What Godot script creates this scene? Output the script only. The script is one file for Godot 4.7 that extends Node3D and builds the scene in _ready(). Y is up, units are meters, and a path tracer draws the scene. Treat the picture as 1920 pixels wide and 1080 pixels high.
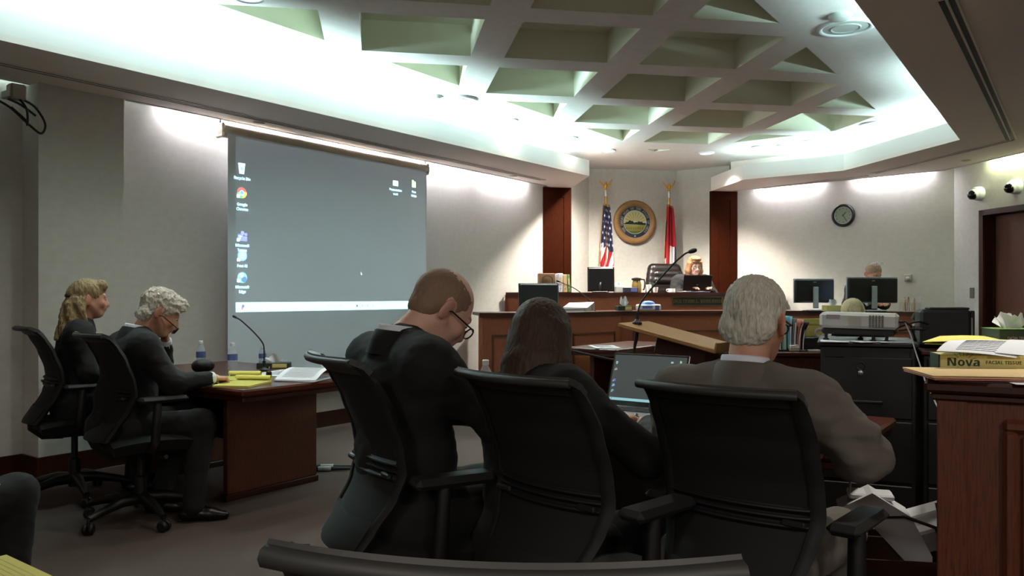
extends Node3D
# A courtroom. Plan coordinates: X to the right, D away from the camera, h up; W(X, D, h) gives the Godot point.
# The room is turned: U runs along the left wall, N across the room, A along the judge's wall, B square to A.

const U := Vector2(0.5813, 0.8137)
const N := Vector2(0.8137, -0.5813)
const A := Vector2(0.9864, 0.1644)
const B := Vector2(-0.1644, 0.9864)
const SOFFIT := 2.69
const CEIL := 3.08
const S := 0.96
var M := {}
var taken := {}
var head_cache := {}

func W(x: float, d: float, h: float) -> Vector3:
	return Vector3(x, h, -d)

func un(u: float, n: float) -> Vector2:
	return U * u + N * n

func ab(a: float, b: float) -> Vector2:
	return A * a + B * b

func heading(v: Vector2) -> float:
	return rad_to_deg(atan2(v.x, v.y))

# ---------------------------------------------------------------- mesh builder
class MB:
	var st := SurfaceTool.new()
	var group := 1
	func _init() -> void:
		st.begin(Mesh.PRIMITIVE_TRIANGLES)
		st.set_uv(Vector2.ZERO)
		st.set_smooth_group(-1)
	func flat() -> void:
		st.set_smooth_group(-1)
	func smooth() -> void:
		group += 1
		st.set_smooth_group(group)
	func tri(a: Vector3, b: Vector3, c: Vector3) -> void:
		st.add_vertex(a); st.add_vertex(c); st.add_vertex(b)
	func quad(a: Vector3, b: Vector3, c: Vector3, d: Vector3) -> void:
		tri(a, b, c); tri(a, c, d)
	func tri_out(a: Vector3, b: Vector3, c: Vector3, o: Vector3) -> void:
		if (b - a).cross(c - a).dot((a + b + c) / 3.0 - o) < 0.0:
			tri(a, c, b)
		else:
			tri(a, b, c)
	func quad_out(a: Vector3, b: Vector3, c: Vector3, d: Vector3, o: Vector3) -> void:
		tri_out(a, b, c, o); tri_out(a, c, d, o)
	# a box with chamfered edges; tf turns and places it
	func box(c: Vector3, s: Vector3, bev := 0.0, tf := Transform3D()) -> MB:
		flat()
		var h := s * 0.5
		bev = minf(bev, minf(h.x, minf(h.y, h.z)) * 0.9)
		var o := tf * c
		var P := func(sx, sy, sz, ax) -> Vector3:
			var q := Vector3(sx * (h.x - (0.0 if ax == 0 else bev)), sy * (h.y - (0.0 if ax == 1 else bev)), sz * (h.z - (0.0 if ax == 2 else bev)))
			return tf * (c + q)
		for s1 in [-1, 1]:
			quad_out(P.call(s1, -1, -1, 0), P.call(s1, 1, -1, 0), P.call(s1, 1, 1, 0), P.call(s1, -1, 1, 0), o)
			quad_out(P.call(-1, s1, -1, 1), P.call(1, s1, -1, 1), P.call(1, s1, 1, 1), P.call(-1, s1, 1, 1), o)
			quad_out(P.call(-1, -1, s1, 2), P.call(1, -1, s1, 2), P.call(1, 1, s1, 2), P.call(-1, 1, s1, 2), o)
			if bev > 0.0:
				for s2 in [-1, 1]:
					quad_out(P.call(s1, s2, -1, 0), P.call(s1, s2, 1, 0), P.call(s1, s2, 1, 1), P.call(s1, s2, -1, 1), o)
					quad_out(P.call(s1, -1, s2, 0), P.call(s1, 1, s2, 0), P.call(s1, 1, s2, 2), P.call(s1, -1, s2, 2), o)
					quad_out(P.call(-1, s1, s2, 1), P.call(1, s1, s2, 1), P.call(1, s1, s2, 2), P.call(-1, s1, s2, 2), o)
					for s3 in [-1, 1]:
						tri_out(P.call(s1, s2, s3, 0), P.call(s1, s2, s3, 1), P.call(s1, s2, s3, 2), o)
		return self
	# a tube along points with radii
	func tube(p: Array, r: Variant, sides := 8, caps := true) -> MB:
		smooth()
		var n := p.size()
		var rings := []
		var t0: Vector3 = (p[1] - p[0]).normalized()
		var side: Vector3 = t0.cross(Vector3.UP if absf(t0.y) < 0.9 else Vector3.RIGHT).normalized()
		for i in n:
			var t: Vector3 = ((p[mini(i + 1, n - 1)] - p[maxi(i - 1, 0)]) as Vector3).normalized()
			side = (side - t * side.dot(t)).normalized()
			var up := t.cross(side)
			var rr: float = r[i] if r is Array else r
			var ring := []
			for k in sides:
				var a := TAU * k / sides
				ring.append(p[i] + (side * cos(a) + up * sin(a)) * rr)
			rings.append(ring)
		for i in n - 1:
			for k in sides:
				var k2 := (k + 1) % sides
				quad(rings[i][k], rings[i][k2], rings[i + 1][k2], rings[i + 1][k])
		if caps:
			flat()
			for k in sides:
				tri(p[0], rings[0][(k + 1) % sides], rings[0][k])
				tri(p[n - 1], rings[n - 1][k], rings[n - 1][(k + 1) % sides])
		return self
	# a turned profile of (radius, height) from bottom to top
	func lathe(prof: Array, segs := 20, tf := Transform3D(), squash := Vector2.ONE) -> MB:
		for i in prof.size() - 1:
			if i == 0 or true:
				smooth()
			var a: Vector2 = prof[i]
			var b: Vector2 = prof[i + 1]
			for k in segs:
				var t0 := TAU * k / segs
				var t1 := TAU * (k + 1) / segs
				var p00 := tf * Vector3(cos(t0) * a.x * squash.x, a.y, sin(t0) * a.x * squash.y)
				var p01 := tf * Vector3(cos(t1) * a.x * squash.x, a.y, sin(t1) * a.x * squash.y)
				var p10 := tf * Vector3(cos(t0) * b.x * squash.x, b.y, sin(t0) * b.x * squash.y)
				var p11 := tf * Vector3(cos(t1) * b.x * squash.x, b.y, sin(t1) * b.x * squash.y)
				if a.x > 1e-5: tri(p00, p11, p01)
				if b.x > 1e-5: tri(p00, p10, p11)
		return self
	# lathe whose whole profile is smooth
	func round_lathe(prof: Array, segs := 20, tf := Transform3D(), squash := Vector2.ONE) -> MB:
		smooth()
		var g := group
		for i in prof.size() - 1:
			var a: Vector2 = prof[i]
			var b: Vector2 = prof[i + 1]
			st.set_smooth_group(g)
			for k in segs:
				var t0 := TAU * k / segs
				var t1 := TAU * ((k + 1) % segs) / segs
				var p00 := tf * Vector3(cos(t0) * a.x * squash.x, a.y, sin(t0) * a.x * squash.y)
				var p01 := tf * Vector3(cos(t1) * a.x * squash.x, a.y, sin(t1) * a.x * squash.y)
				var p10 := tf * Vector3(cos(t0) * b.x * squash.x, b.y, sin(t0) * b.x * squash.y)
				var p11 := tf * Vector3(cos(t1) * b.x * squash.x, b.y, sin(t1) * b.x * squash.y)
				if a.x > 1e-5: tri(p00, p11, p01)
				if b.x > 1e-5: tri(p00, p10, p11)
		return self
	# a polygon of plan points (X, D) raised from h0 to h1
	func prism(poly: PackedVector2Array, h0: float, h1: float) -> MB:
		flat()
		var pg := poly.duplicate()
		if not Geometry2D.is_polygon_clockwise(pg):
			pg.reverse()
		var idx := Geometry2D.triangulate_polygon(pg)
		for i in range(0, idx.size(), 3):
			var a := pg[idx[i]]; var b := pg[idx[i + 1]]; var c := pg[idx[i + 2]]
			var up := Vector3(0, 1000, 0)
			tri_out(Vector3(a.x, h1, -a.y), Vector3(b.x, h1, -b.y), Vector3(c.x, h1, -c.y), -up)
			tri_out(Vector3(a.x, h0, -a.y), Vector3(b.x, h0, -b.y), Vector3(c.x, h0, -c.y), up)
		for i in pg.size():
			var a := pg[i]; var b := pg[(i + 1) % pg.size()]
			var e := b - a
			var out := Vector2(-e.y, e.x)
			var m := (a + b) * 0.5
			if Geometry2D.is_point_in_polygon(m + out.normalized() * 1e-4, pg):
				out = -out
			var inside := Vector3(m.x - out.x, (h0 + h1) * 0.5, -(m.y - out.y))
			quad_out(Vector3(a.x, h0, -a.y), Vector3(b.x, h0, -b.y), Vector3(b.x, h1, -b.y), Vector3(a.x, h1, -a.y), inside)
		return self
	# a sheet with thickness: f(s, t) for s, t in 0..1; uv = (s, t)
	func sheet(nu: int, nv: int, f: Callable, thick: float) -> MB:
		var P := []
		var Q := []
		for j in nv + 1:
			for i in nu + 1:
				var s := float(i) / nu
				var t := float(j) / nv
				var e := 0.002
				var p: Vector3 = f.call(s, t)
				var du: Vector3 = f.call(minf(s + e, 1.0), t) - f.call(maxf(s - e, 0.0), t)
				var dv: Vector3 = f.call(s, minf(t + e, 1.0)) - f.call(s, maxf(t - e, 0.0))
				P.append(p)
				Q.append(p - du.cross(dv).normalized() * thick)
		var w := nu + 1
		smooth()
		var g := group
		for j in nv:
			for i in nu:
				var ids := [j * w + i, j * w + i + 1, (j + 1) * w + i + 1, (j + 1) * w + i]
				var uv := [Vector2(float(i) / nu, float(j) / nv), Vector2(float(i + 1) / nu, float(j) / nv), Vector2(float(i + 1) / nu, float(j + 1) / nv), Vector2(float(i) / nu, float(j + 1) / nv)]
				st.set_smooth_group(g)
				for k in [0, 2, 1, 0, 3, 2]:
					st.set_uv(uv[k]); st.add_vertex(P[ids[k]])
				st.set_smooth_group(g + 1)
				for k in [0, 1, 2, 0, 2, 3]:
					st.set_uv(uv[k]); st.add_vertex(Q[ids[k]])
		group += 1
		flat()
		for i in nu:
			for e in [[i, i + 1], [nv * w + i + 1, nv * w + i]]:
				quad(Q[e[0]], Q[e[1]], P[e[1]], P[e[0]])
		for j in nv:
			for e in [[(j + 1) * w, j * w], [j * w + nu, (j + 1) * w + nu]]:
				quad(Q[e[0]], Q[e[1]], P[e[1]], P[e[0]])
		st.set_uv(Vector2.ZERO)
		return self
	func add_mesh(m: Mesh, tf: Transform3D) -> MB:
		st.append_from(m, 0, tf)
		return self
	func done() -> ArrayMesh:
		st.generate_normals()
		return st.commit()

func obj(called: String, m: Variant, mat: Material, parent: Node = null) -> MeshInstance3D:
	var o := MeshInstance3D.new()
	o.mesh = m.done() if m is MB else m
	o.material_override = mat
	if parent == null:
		o.name = numbered(called)
		add_child(o)
	else:
		o.name = called
		parent.add_child(o, true)
	return o

func numbered(called: String) -> String:
	if not taken.has(called):
		taken[called] = 0
		return called
	taken[called] += 1
	return "%s_%03d" % [called, taken[called]]

func tag(o: Node, label: String, category: String, group := "") -> void:
	o.set_meta("label", label)
	o.set_meta("category", category)
	if group:
		o.set_meta("group", group)

func thing(called: String, label: String, category: String, at: Vector3, turn := 0.0, group := "") -> Node3D:
	var o := Node3D.new()
	o.name = numbered(called)
	add_child(o)
	o.position = at
	o.rotation.y = -deg_to_rad(turn)
	tag(o, label, category, group)
	return o

func struct(called: String, m: Variant, mat: Material) -> MeshInstance3D:
	var o := obj(called, m, mat)
	o.set_meta("kind", "structure")
	return o

# a straight wall slab between plan points, thickness away to the side given
func wall_slab(mb: MB, a: Vector2, b: Vector2, back: Vector2, h0: float, h1: float) -> void:
	mb.prism(PackedVector2Array([a, b, b + back, a + back]), h0, h1)

func text_mesh(text: String, size: float, depth: float, font: Font) -> TextMesh:
	var t := TextMesh.new()
	t.text = text
	t.font = font
	t.font_size = 32
	t.pixel_size = size / 32.0
	t.depth = depth
	t.curve_step = 2.0
	return t

func fontn(called: String, bold := false, italic := false) -> SystemFont:
	var f := SystemFont.new()
	f.font_names = PackedStringArray([called])
	if bold: f.font_weight = 700
	f.font_italic = italic
	return f
# lamp strengths and colours
var K := {"cove": 3.2, "cove_r": 1.2, "cove_n": 0.55, "cove_col": Color(0.84, 1.0, 1.0), "wash": 0.56, "wash_r": 0.5, "wash_d": 0.38, "wash_col": Color(0.97, 0.96, 1.0), "wash_d_col": Color(0.95, 1.0, 0.80), "down": 5.6, "down_edge": 0.3, "room": 0.42, "over": 1.0, "panel": 1.5, "desktop": 0.62}  # room, over and panel drive the added fill lamps

func _ready() -> void:
	# camera: level, the lens shifted down a little; eye at 1.24 m
	var cam := Camera3D.new()
	cam.name = "camera"
	add_child(cam)
	cam.position = Vector3(0, 1.24, 0)
	cam.projection = Camera3D.PROJECTION_FRUSTUM
	cam.near = 0.05
	cam.far = 60.0
	cam.size = 0.05 * 1080.0 / 1500.0
	cam.frustum_offset = Vector2(0, 0.05 * 15.0 / 1500.0)
	cam.current = true
	var we := WorldEnvironment.new()
	we.name = "environment"
	add_child(we)
	var e := Environment.new()
	e.background_mode = Environment.BG_COLOR
	e.background_color = Color.BLACK
	e.tonemap_mode = Environment.TONE_MAPPER_LINEAR
	e.tonemap_exposure = 2.7
	e.sdfgi_enabled = true
	e.ssao_enabled = true
	e.ssil_enabled = true
	we.environment = e
	make_materials()
	more_materials()
	build_room()
	build_wall_things()
	build_bench()
	build_left()
	build_middle()
	build_stands()
	build_av()
	build_podium()
	build_people()

# ---------------------------------------------------------------- materials
func noise_tex(freq: float, colors: Array, seed_: int, size := 512, type := FastNoiseLite.TYPE_SIMPLEX_SMOOTH, oct := 4, normal := false) -> NoiseTexture2D:
	var n := FastNoiseLite.new()
	n.noise_type = type
	n.seed = seed_
	n.frequency = freq
	n.fractal_octaves = oct
	var t := NoiseTexture2D.new()
	t.width = size
	t.height = size
	t.seamless = true
	t.noise = n
	if normal:
		t.as_normal_map = true
		t.bump_strength = 2.0
	elif colors:
		var g := Gradient.new()
		var offs := PackedFloat32Array()
		var cols := PackedColorArray()
		for i in colors.size():
			offs.append(float(i) / (colors.size() - 1))
			cols.append(colors[i])
		g.offsets = offs
		g.colors = cols
		t.color_ramp = g
	return t

func mat(c: Color, rough := 0.7, metal := 0.0) -> StandardMaterial3D:
	var m := StandardMaterial3D.new()
	m.albedo_color = c
	m.roughness = rough
	m.metallic = metal
	return m

func tmat(tex: Texture2D, scale: Vector3, rough := 0.7, tint := Color.WHITE) -> StandardMaterial3D:
	var m := mat(tint, rough)
	m.albedo_texture = tex
	m.uv1_triplanar = true
	m.uv1_scale = scale
	return m

func make_materials() -> void:
	var wall_t := noise_tex(0.02, [Color(0.75, 0.735, 0.705), Color(0.795, 0.78, 0.75)], 3)
	M.wall = tmat(wall_t, Vector3(1.5, 1.5, 1.5), 0.85)
	M.soffit = mat(Color(0.90, 0.86, 0.835), 0.9)
	M.ceiling = tmat(noise_tex(0.03, [Color(0.86, 0.835, 0.825), Color(0.89, 0.865, 0.855)], 8), Vector3(0.7, 0.7, 0.7), 0.9)
	M.coffer = mat(Color(0.92, 0.925, 0.855), 0.9)
	M.fascia = mat(Color(0.90, 0.885, 0.875), 0.85)
	var carpet_t := noise_tex(0.35, [Color(0.18, 0.14, 0.127), Color(0.295, 0.245, 0.222), Color(0.395, 0.335, 0.305)], 5, 512, FastNoiseLite.TYPE_SIMPLEX, 3)
	M.carpet = tmat(carpet_t, Vector3(1.6, 1.6, 1.6), 1.0)
	var wood_t := noise_tex(0.02, [Color(0.235, 0.112, 0.066), Color(0.335, 0.168, 0.098), Color(0.385, 0.20, 0.12), Color(0.29, 0.14, 0.082)], 11, 1024, FastNoiseLite.TYPE_SIMPLEX, 5)
	M.wood = tmat(wood_t, Vector3(5.0, 0.35, 5.0), 0.42)
	var bench_lit_t := noise_tex(0.02, [Color(0.40, 0.205, 0.12), Color(0.53, 0.285, 0.17), Color(0.58, 0.325, 0.195), Color(0.46, 0.24, 0.142)], 12, 1024, FastNoiseLite.TYPE_SIMPLEX, 5)  # same wood in lighter tones: the stronger light on the bench is in the colour
	M.bench = tmat(bench_lit_t, Vector3(5.0, 0.35, 5.0), 0.45)
	M.wood_h = tmat(wood_t, Vector3(0.35, 5.0, 5.0), 0.42)
	M.wood_d = tmat(wood_t, Vector3(5.0, 0.35, 5.0), 0.35, Color(0.62, 0.55, 0.52))
	M.wood_top = tmat(wood_t, Vector3(0.4, 3.0, 5.0), 0.28, Color(0.8, 0.72, 0.68))
	M.door = tmat(wood_t, Vector3(4.0, 0.3, 4.0), 0.55, Color(0.95, 0.86, 0.80))
	M.oak = tmat(noise_tex(0.02, [Color(0.45, 0.32, 0.18), Color(0.58, 0.43, 0.25), Color(0.52, 0.38, 0.21)], 21, 512), Vector3(0.5, 4.0, 4.0), 0.5)
	M.black = mat(Color(0.028, 0.029, 0.031), 0.5)
	M.rim = mat(Color(0.10, 0.105, 0.105), 0.45)
	M.frame_black = mat(Color(0.032, 0.034, 0.036), 0.7)
	M.rail = mat(Color(0.17, 0.175, 0.17), 0.55)
	M.wood_trim = tmat(wood_t, Vector3(5.0, 0.35, 5.0), 0.7, Color(0.56, 0.49, 0.43))
	M.wood_trim.metallic_specular = 0.12
	M.mesh_black = tmat(noise_tex(0.3, [Color(0.012, 0.013, 0.014), Color(0.028, 0.030, 0.032)], 31, 256), Vector3(6, 6, 6), 0.8)
	M.dark = mat(Color(0.06, 0.06, 0.065), 0.55)
	M.monitor_back = mat(Color(0.055, 0.05, 0.05), 0.35)
	M.bezel = mat(Color(0.62, 0.64, 0.66), 0.35, 0.3)
	M.silver = mat(Color(0.75, 0.76, 0.78), 0.3, 0.9)
	M.leather = mat(Color(0.075, 0.045, 0.035), 0.32)
	M.suit = tmat(noise_tex(0.25, [Color(0.03, 0.03, 0.034), Color(0.05, 0.05, 0.055)], 41, 256), Vector3(8, 8, 8), 0.9)
	M.trousers = mat(Color(0.032, 0.032, 0.037), 0.9)
	var tweed := noise_tex(0.4, [Color(0.27, 0.255, 0.235), Color(0.37, 0.35, 0.325), Color(0.45, 0.425, 0.395)], 43, 512, FastNoiseLite.TYPE_SIMPLEX, 2)
	M.tweed = tmat(tweed, Vector3(5, 5, 5), 0.95)
	M.shirt = mat(Color(0.85, 0.87, 0.92), 0.8)
	M.shoe = mat(Color(0.03, 0.027, 0.027), 0.35)
	M.skin = mat(Color(1, 1, 1), 0.55)
	M.skin.vertex_color_use_as_albedo = true
	M.skin.subsurf_scatter_enabled = true
	M.skin.subsurf_scatter_strength = 0.05
	for h in [["hair_grey", Color(0.50, 0.495, 0.45), Color(0.84, 0.835, 0.78)], ["hair_white", Color(0.52, 0.51, 0.47), Color(0.83, 0.82, 0.77)], ["hair_brown", Color(0.065, 0.045, 0.036), Color(0.27, 0.19, 0.135)], ["hair_blonde", Color(0.30, 0.235, 0.15), Color(0.62, 0.53, 0.38)], ["hair_red", Color(0.38, 0.25, 0.16), Color(0.57, 0.40, 0.265)], ["hair_short", Color(0.45, 0.355, 0.29), Color(0.53, 0.43, 0.355)], ["hair_pale", Color(0.56, 0.47, 0.31), Color(0.85, 0.78, 0.62)]]:
		var t := noise_tex(0.035, [h[1], h[2], h[1].lerp(h[2], 0.4)], 51 + h[0].length(), 256, FastNoiseLite.TYPE_SIMPLEX, 4)
		M[h[0]] = tmat(t, Vector3(14.0, 1.6, 14.0), 0.68)
	M.white = mat(Color(0.86, 0.87, 0.88), 0.6)
	M.plastic_white = mat(Color(0.72, 0.74, 0.73), 0.4)
	M.plastic_cream = mat(Color(0.66, 0.64, 0.57), 0.45)
	M.paper = mat(Color(0.88, 0.90, 0.93), 0.8)
	M.yellow = mat(Color(0.86, 0.84, 0.44), 0.8)
	M.manila = mat(Color(0.87, 0.76, 0.55), 0.8)
	M.pinkish = mat(Color(0.80, 0.52, 0.45), 0.8)
	M.green = mat(Color(0.10, 0.17, 0.12), 0.6)
	M.lime = mat(Color(0.45, 0.62, 0.36), 0.7)
	M.pale_green = mat(Color(0.60, 0.83, 0.71), 0.7)
	M.pale_blue = mat(Color(0.52, 0.78, 0.86), 0.7)
	M.grey_folder = mat(Color(0.62, 0.57, 0.60), 0.7)
	M.box_cream = mat(Color(0.80, 0.76, 0.48), 0.6)
	M.navy = mat(Color(0.10, 0.12, 0.20), 0.6)
	M.blue = mat(Color(0.32, 0.50, 0.86), 0.5)
	M.gold = mat(Color(0.72, 0.52, 0.22), 0.35, 0.8)
	M.brass = mat(Color(0.55, 0.45, 0.25), 0.4, 0.7)
	M.kraft = mat(Color(0.45, 0.34, 0.235), 0.85)
	M.carton = mat(Color(0.30, 0.185, 0.12), 0.85)
	M.ink = mat(Color(0.05, 0.06, 0.05), 0.7)
	M.print = mat(Color(0.45, 0.46, 0.48), 0.8)
	M.ruled = mat(Color(0.70, 0.72, 0.45), 0.8)
	M.water = mat(Color(0.85, 0.92, 1.0, 0.22), 0.06)
	M.water.transparency = BaseMaterial3D.TRANSPARENCY_ALPHA
	M.glass = mat(Color(0.9, 0.95, 1.0, 0.12), 0.03)
	M.glass.transparency = BaseMaterial3D.TRANSPARENCY_ALPHA
	M.label = mat(Color(0.30, 0.38, 0.60), 0.6)
	M.cable_grey = mat(Color(0.50, 0.50, 0.54), 0.6)
	M.tube = mat(Color(0.85, 1.0, 1.0), 0.5)
	M.tube.emission_enabled = true
	M.tube.emission = Color(0.80, 1.0, 1.0)
	M.tube.emission_energy_multiplier = 2.0
	M.lens = mat(Color(0.9, 0.98, 1.0), 0.4)
	M.lens.emission_enabled = true
	M.lens.emission = Color(0.92, 0.98, 1.0)
	M.lens.emission_energy_multiplier = 1.6
	M.glow_white = mat(Color(0.8, 0.9, 1.0), 0.6)
	M.glow_white.emission_enabled = true
	M.glow_white.emission = Color(0.76, 0.95, 1.0)
	M.glow_white.emission_energy_multiplier = 0.8
	M.eye_white = mat(Color(0.85, 0.83, 0.8), 0.2)
	M.frame_dark = mat(Color(0.06, 0.045, 0.04), 0.3)
	M.frame_brown = mat(Color(0.14, 0.06, 0.04), 0.3)
# ---------------------------------------------------------------- soft bodies: tapered capsules and ellipsoids joined with a smooth minimum, meshed as surface nets
# prims: ["c", a, b, ra, rb] or ["e", centre, radii, basis]; cuts: planes (keep n.p < d)
func blob(prims: Array, cell: float, k: float, cuts := []) -> Dictionary:
	var m := 4.0 * k + cell
	var boxes := []
	var all := AABB()
	for p in prims:
		var bb: AABB
		if p[0] == "c":
			bb = AABB(p[1], Vector3.ZERO).grow(p[3]).merge(AABB(p[2], Vector3.ZERO).grow(p[4]))
		else:
			bb = AABB(p[1], Vector3.ZERO).grow(maxf(p[2].x, maxf(p[2].y, p[2].z)))
		boxes.append(bb)
		all = bb if boxes.size() == 1 else all.merge(bb)
	all = all.grow(cell * 3.0 + k)
	var o := all.position
	var nx := int(all.size.x / cell) + 2
	var ny := int(all.size.y / cell) + 2
	var nz := int(all.size.z / cell) + 2
	var sy := nx
	var sz := nx * ny
	var F := PackedFloat32Array()
	F.resize(nx * ny * nz)
	F.fill(0.0)
	var ik := 1.0 / k
	for q in prims.size():
		var p: Array = prims[q]
		var bb: AABB = boxes[q].grow(m)
		var lo := ((bb.position - o) / cell).ceil()
		var hi := ((bb.end - o) / cell).floor()
		var x0 := maxi(int(lo.x), 0)
		var x1 := mini(int(hi.x), nx - 1)
		var y0 := maxi(int(lo.y), 0)
		var y1 := mini(int(hi.y), ny - 1)
		var z0 := maxi(int(lo.z), 0)
		var z1 := mini(int(hi.z), nz - 1)
		if p[0] == "c":
			var a: Vector3 = p[1]
			var ba: Vector3 = p[2] - p[1]
			var inv := 1.0 / maxf(ba.length_squared(), 1e-9)
			var ra: float = p[3]
			var dr: float = p[4] - p[3]
			for z in range(z0, z1 + 1):
				for y in range(y0, y1 + 1):
					var i := z * sz + y * sy + x0
					var pa := o + Vector3(x0, y, z) * cell - a
					for x in range(x0, x1 + 1):
						var h := clampf(pa.dot(ba) * inv, 0.0, 1.0)
						var d := (pa - ba * h).length() - ra - dr * h
						if d < m:
							F[i] += exp(-d * ik)
						i += 1
						pa.x += cell
		else:
			var r: Vector3 = p[2]
			var rot: Basis = (p[3] as Basis).transposed() if p.size() > 3 else Basis()
			var ir := Vector3.ONE / r
			var ir2 := ir * ir
			for z in range(z0, z1 + 1):
				for y in range(y0, y1 + 1):
					var i := z * sz + y * sy + x0
					for x in range(x0, x1 + 1):
						var l: Vector3 = rot * (o + Vector3(x, y, z) * cell - p[1])
						var k0 := (l * ir).length()
						var k1 := (l * ir2).length()
						var d := k0 * (k0 - 1.0) / maxf(k1, 1e-6)
						if d < m:
							F[i] += exp(-d * ik)
						i += 1
	for i in F.size():
		var v := F[i]
		F[i] = -k * log(v) if v > 1e-12 else 1.0
	if cuts:
		for z in nz:
			for y in ny:
				var i := z * sz + y * sy
				for x in nx:
					if F[i] < 3.0 * cell:
						var p := o + Vector3(x, y, z) * cell
						for c in cuts:
							if c.size() == 3:   # an ellipsoid taken away
								var l: Vector3 = (p - c[1]) / c[2]
								var k0 := l.length()
								F[i] = maxf(F[i], -k0 * (k0 - 1.0) / maxf((l / c[2]).length(), 1e-6))
							else:
								F[i] = maxf(F[i], c[0].dot(p) - c[1])
					i += 1
	var vid := PackedInt32Array()
	vid.resize(F.size())
	vid.fill(-1)
	var V := PackedVector3Array()
	var active := PackedInt32Array()
	var lim := 2.0 * cell
	var co := [0, 1, sy, sy + 1, sz, sz + 1, sz + sy, sz + sy + 1]
	var cp := [Vector3(0, 0, 0), Vector3(1, 0, 0), Vector3(0, 1, 0), Vector3(1, 1, 0), Vector3(0, 0, 1), Vector3(1, 0, 1), Vector3(0, 1, 1), Vector3(1, 1, 1)]
	var edges := [0, 1, 2, 3, 4, 5, 6, 7, 0, 2, 1, 3, 4, 6, 5, 7, 0, 4, 1, 5, 2, 6, 3, 7]
	for z in nz - 1:
		for y in ny - 1:
			var i := z * sz + y * sy - 1
			for x in nx - 1:
				i += 1
				if absf(F[i]) > lim:
					continue
				var mask := 0
				for c in 8:
					if F[i + co[c]] < 0.0:
						mask |= 1 << c
				if mask == 0 or mask == 255:
					continue
				var s := Vector3.ZERO
				var n := 0
				for e in 12:
					var c0: int = edges[e * 2]
					var c1: int = edges[e * 2 + 1]
					if ((mask >> c0) & 1) != ((mask >> c1) & 1):
						var f0 := F[i + co[c0]]
						var f1 := F[i + co[c1]]
						s += (cp[c0] as Vector3).lerp(cp[c1], f0 / (f0 - f1))
						n += 1
				vid[i] = V.size()
				active.append(i)
				V.append(o + (Vector3(x, y, z) + s / n) * cell)
	var I := PackedInt32Array()
	var st := [1, sy, sz]
	for i in active:
		for ax in 3:
			var j: int = i + st[ax]
			if (F[i] < 0.0) == (F[j] < 0.0):
				continue
			var s1: int = st[(ax + 1) % 3]
			var s2: int = st[(ax + 2) % 3]
			if i - s1 - s2 < 0:
				continue
			var a := vid[i]; var b := vid[i - s1]; var c := vid[i - s1 - s2]; var d := vid[i - s2]
			if a < 0 or b < 0 or c < 0 or d < 0:
				continue
			if F[i] < 0.0:
				I.append_array(PackedInt32Array([a, c, b, a, d, c]))
			else:
				I.append_array(PackedInt32Array([a, b, c, a, c, d]))
	return {"v": V, "i": I}

func blob_mesh(b: Dictionary, colour: Variant = null, shift: Variant = null) -> ArrayMesh:
	var V: PackedVector3Array = b.v
	var I: PackedInt32Array = b.i
	if shift != null:
		for i in V.size():
			V[i] = shift.call(V[i])
	var Nn := PackedVector3Array()
	Nn.resize(V.size())
	for t in range(0, I.size(), 3):
		var n := (V[I[t + 2]] - V[I[t]]).cross(V[I[t + 1]] - V[I[t]])
		for e in 3:
			Nn[I[t + e]] += n
	for i in Nn.size():
		Nn[i] = Nn[i].normalized()
	var arr := []
	arr.resize(Mesh.ARRAY_MAX)
	arr[Mesh.ARRAY_VERTEX] = V
	arr[Mesh.ARRAY_NORMAL] = Nn
	arr[Mesh.ARRAY_INDEX] = I
	if colour != null:
		var C := PackedColorArray()
		C.resize(V.size())
		for i in V.size():
			C[i] = colour.call(V[i])
		arr[Mesh.ARRAY_COLOR] = C
	var am := ArrayMesh.new()
	am.add_surface_from_arrays(Mesh.PRIMITIVE_TRIANGLES, arr)
	return am

# head in its own frame: origin between the ears, face towards -Z
func head_prims() -> Array:
	var p := [
		["e", Vector3(0, 0.035, 0.012), Vector3(0.074, 0.088, 0.098)],
		["e", Vector3(0, -0.022, -0.034), Vector3(0.062, 0.098, 0.058)],
		["e", Vector3(0, -0.090, -0.056), Vector3(0.030, 0.024, 0.028)],
		["c", Vector3(0, 0.004, -0.090), Vector3(0, -0.034, -0.108), 0.008, 0.012],
		["c", Vector3(-0.009, -0.037, -0.096), Vector3(0.009, -0.037, -0.096), 0.010, 0.010],
		["c", Vector3(-0.034, 0.020, -0.082), Vector3(0.034, 0.020, -0.082), 0.010, 0.010],
		["e", Vector3(-0.038, -0.028, -0.066), Vector3(0.022, 0.024, 0.022)],
		["e", Vector3(0.038, -0.028, -0.066), Vector3(0.022, 0.024, 0.022)],
		["c", Vector3(-0.016, -0.058, -0.088), Vector3(0.016, -0.058, -0.088), 0.007, 0.007],
		["c", Vector3(-0.012, -0.067, -0.086), Vector3(0.012, -0.067, -0.086), 0.007, 0.007],
		["c", Vector3(0, -0.06, 0.026), Vector3(0, -0.155, 0.036), 0.056, 0.056],
	]
	for s in [-1, 1]:
		p.append(["c", Vector3(s * 0.052, -0.040, -0.004), Vector3(s * 0.022, -0.088, -0.052), 0.022, 0.020])
		p.append(["e", Vector3(s * 0.083, -0.008, 0.018), Vector3(0.0075, 0.034, 0.021), Basis.from_euler(Vector3(-0.2, s * 0.55, 0))])
	return p

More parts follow.
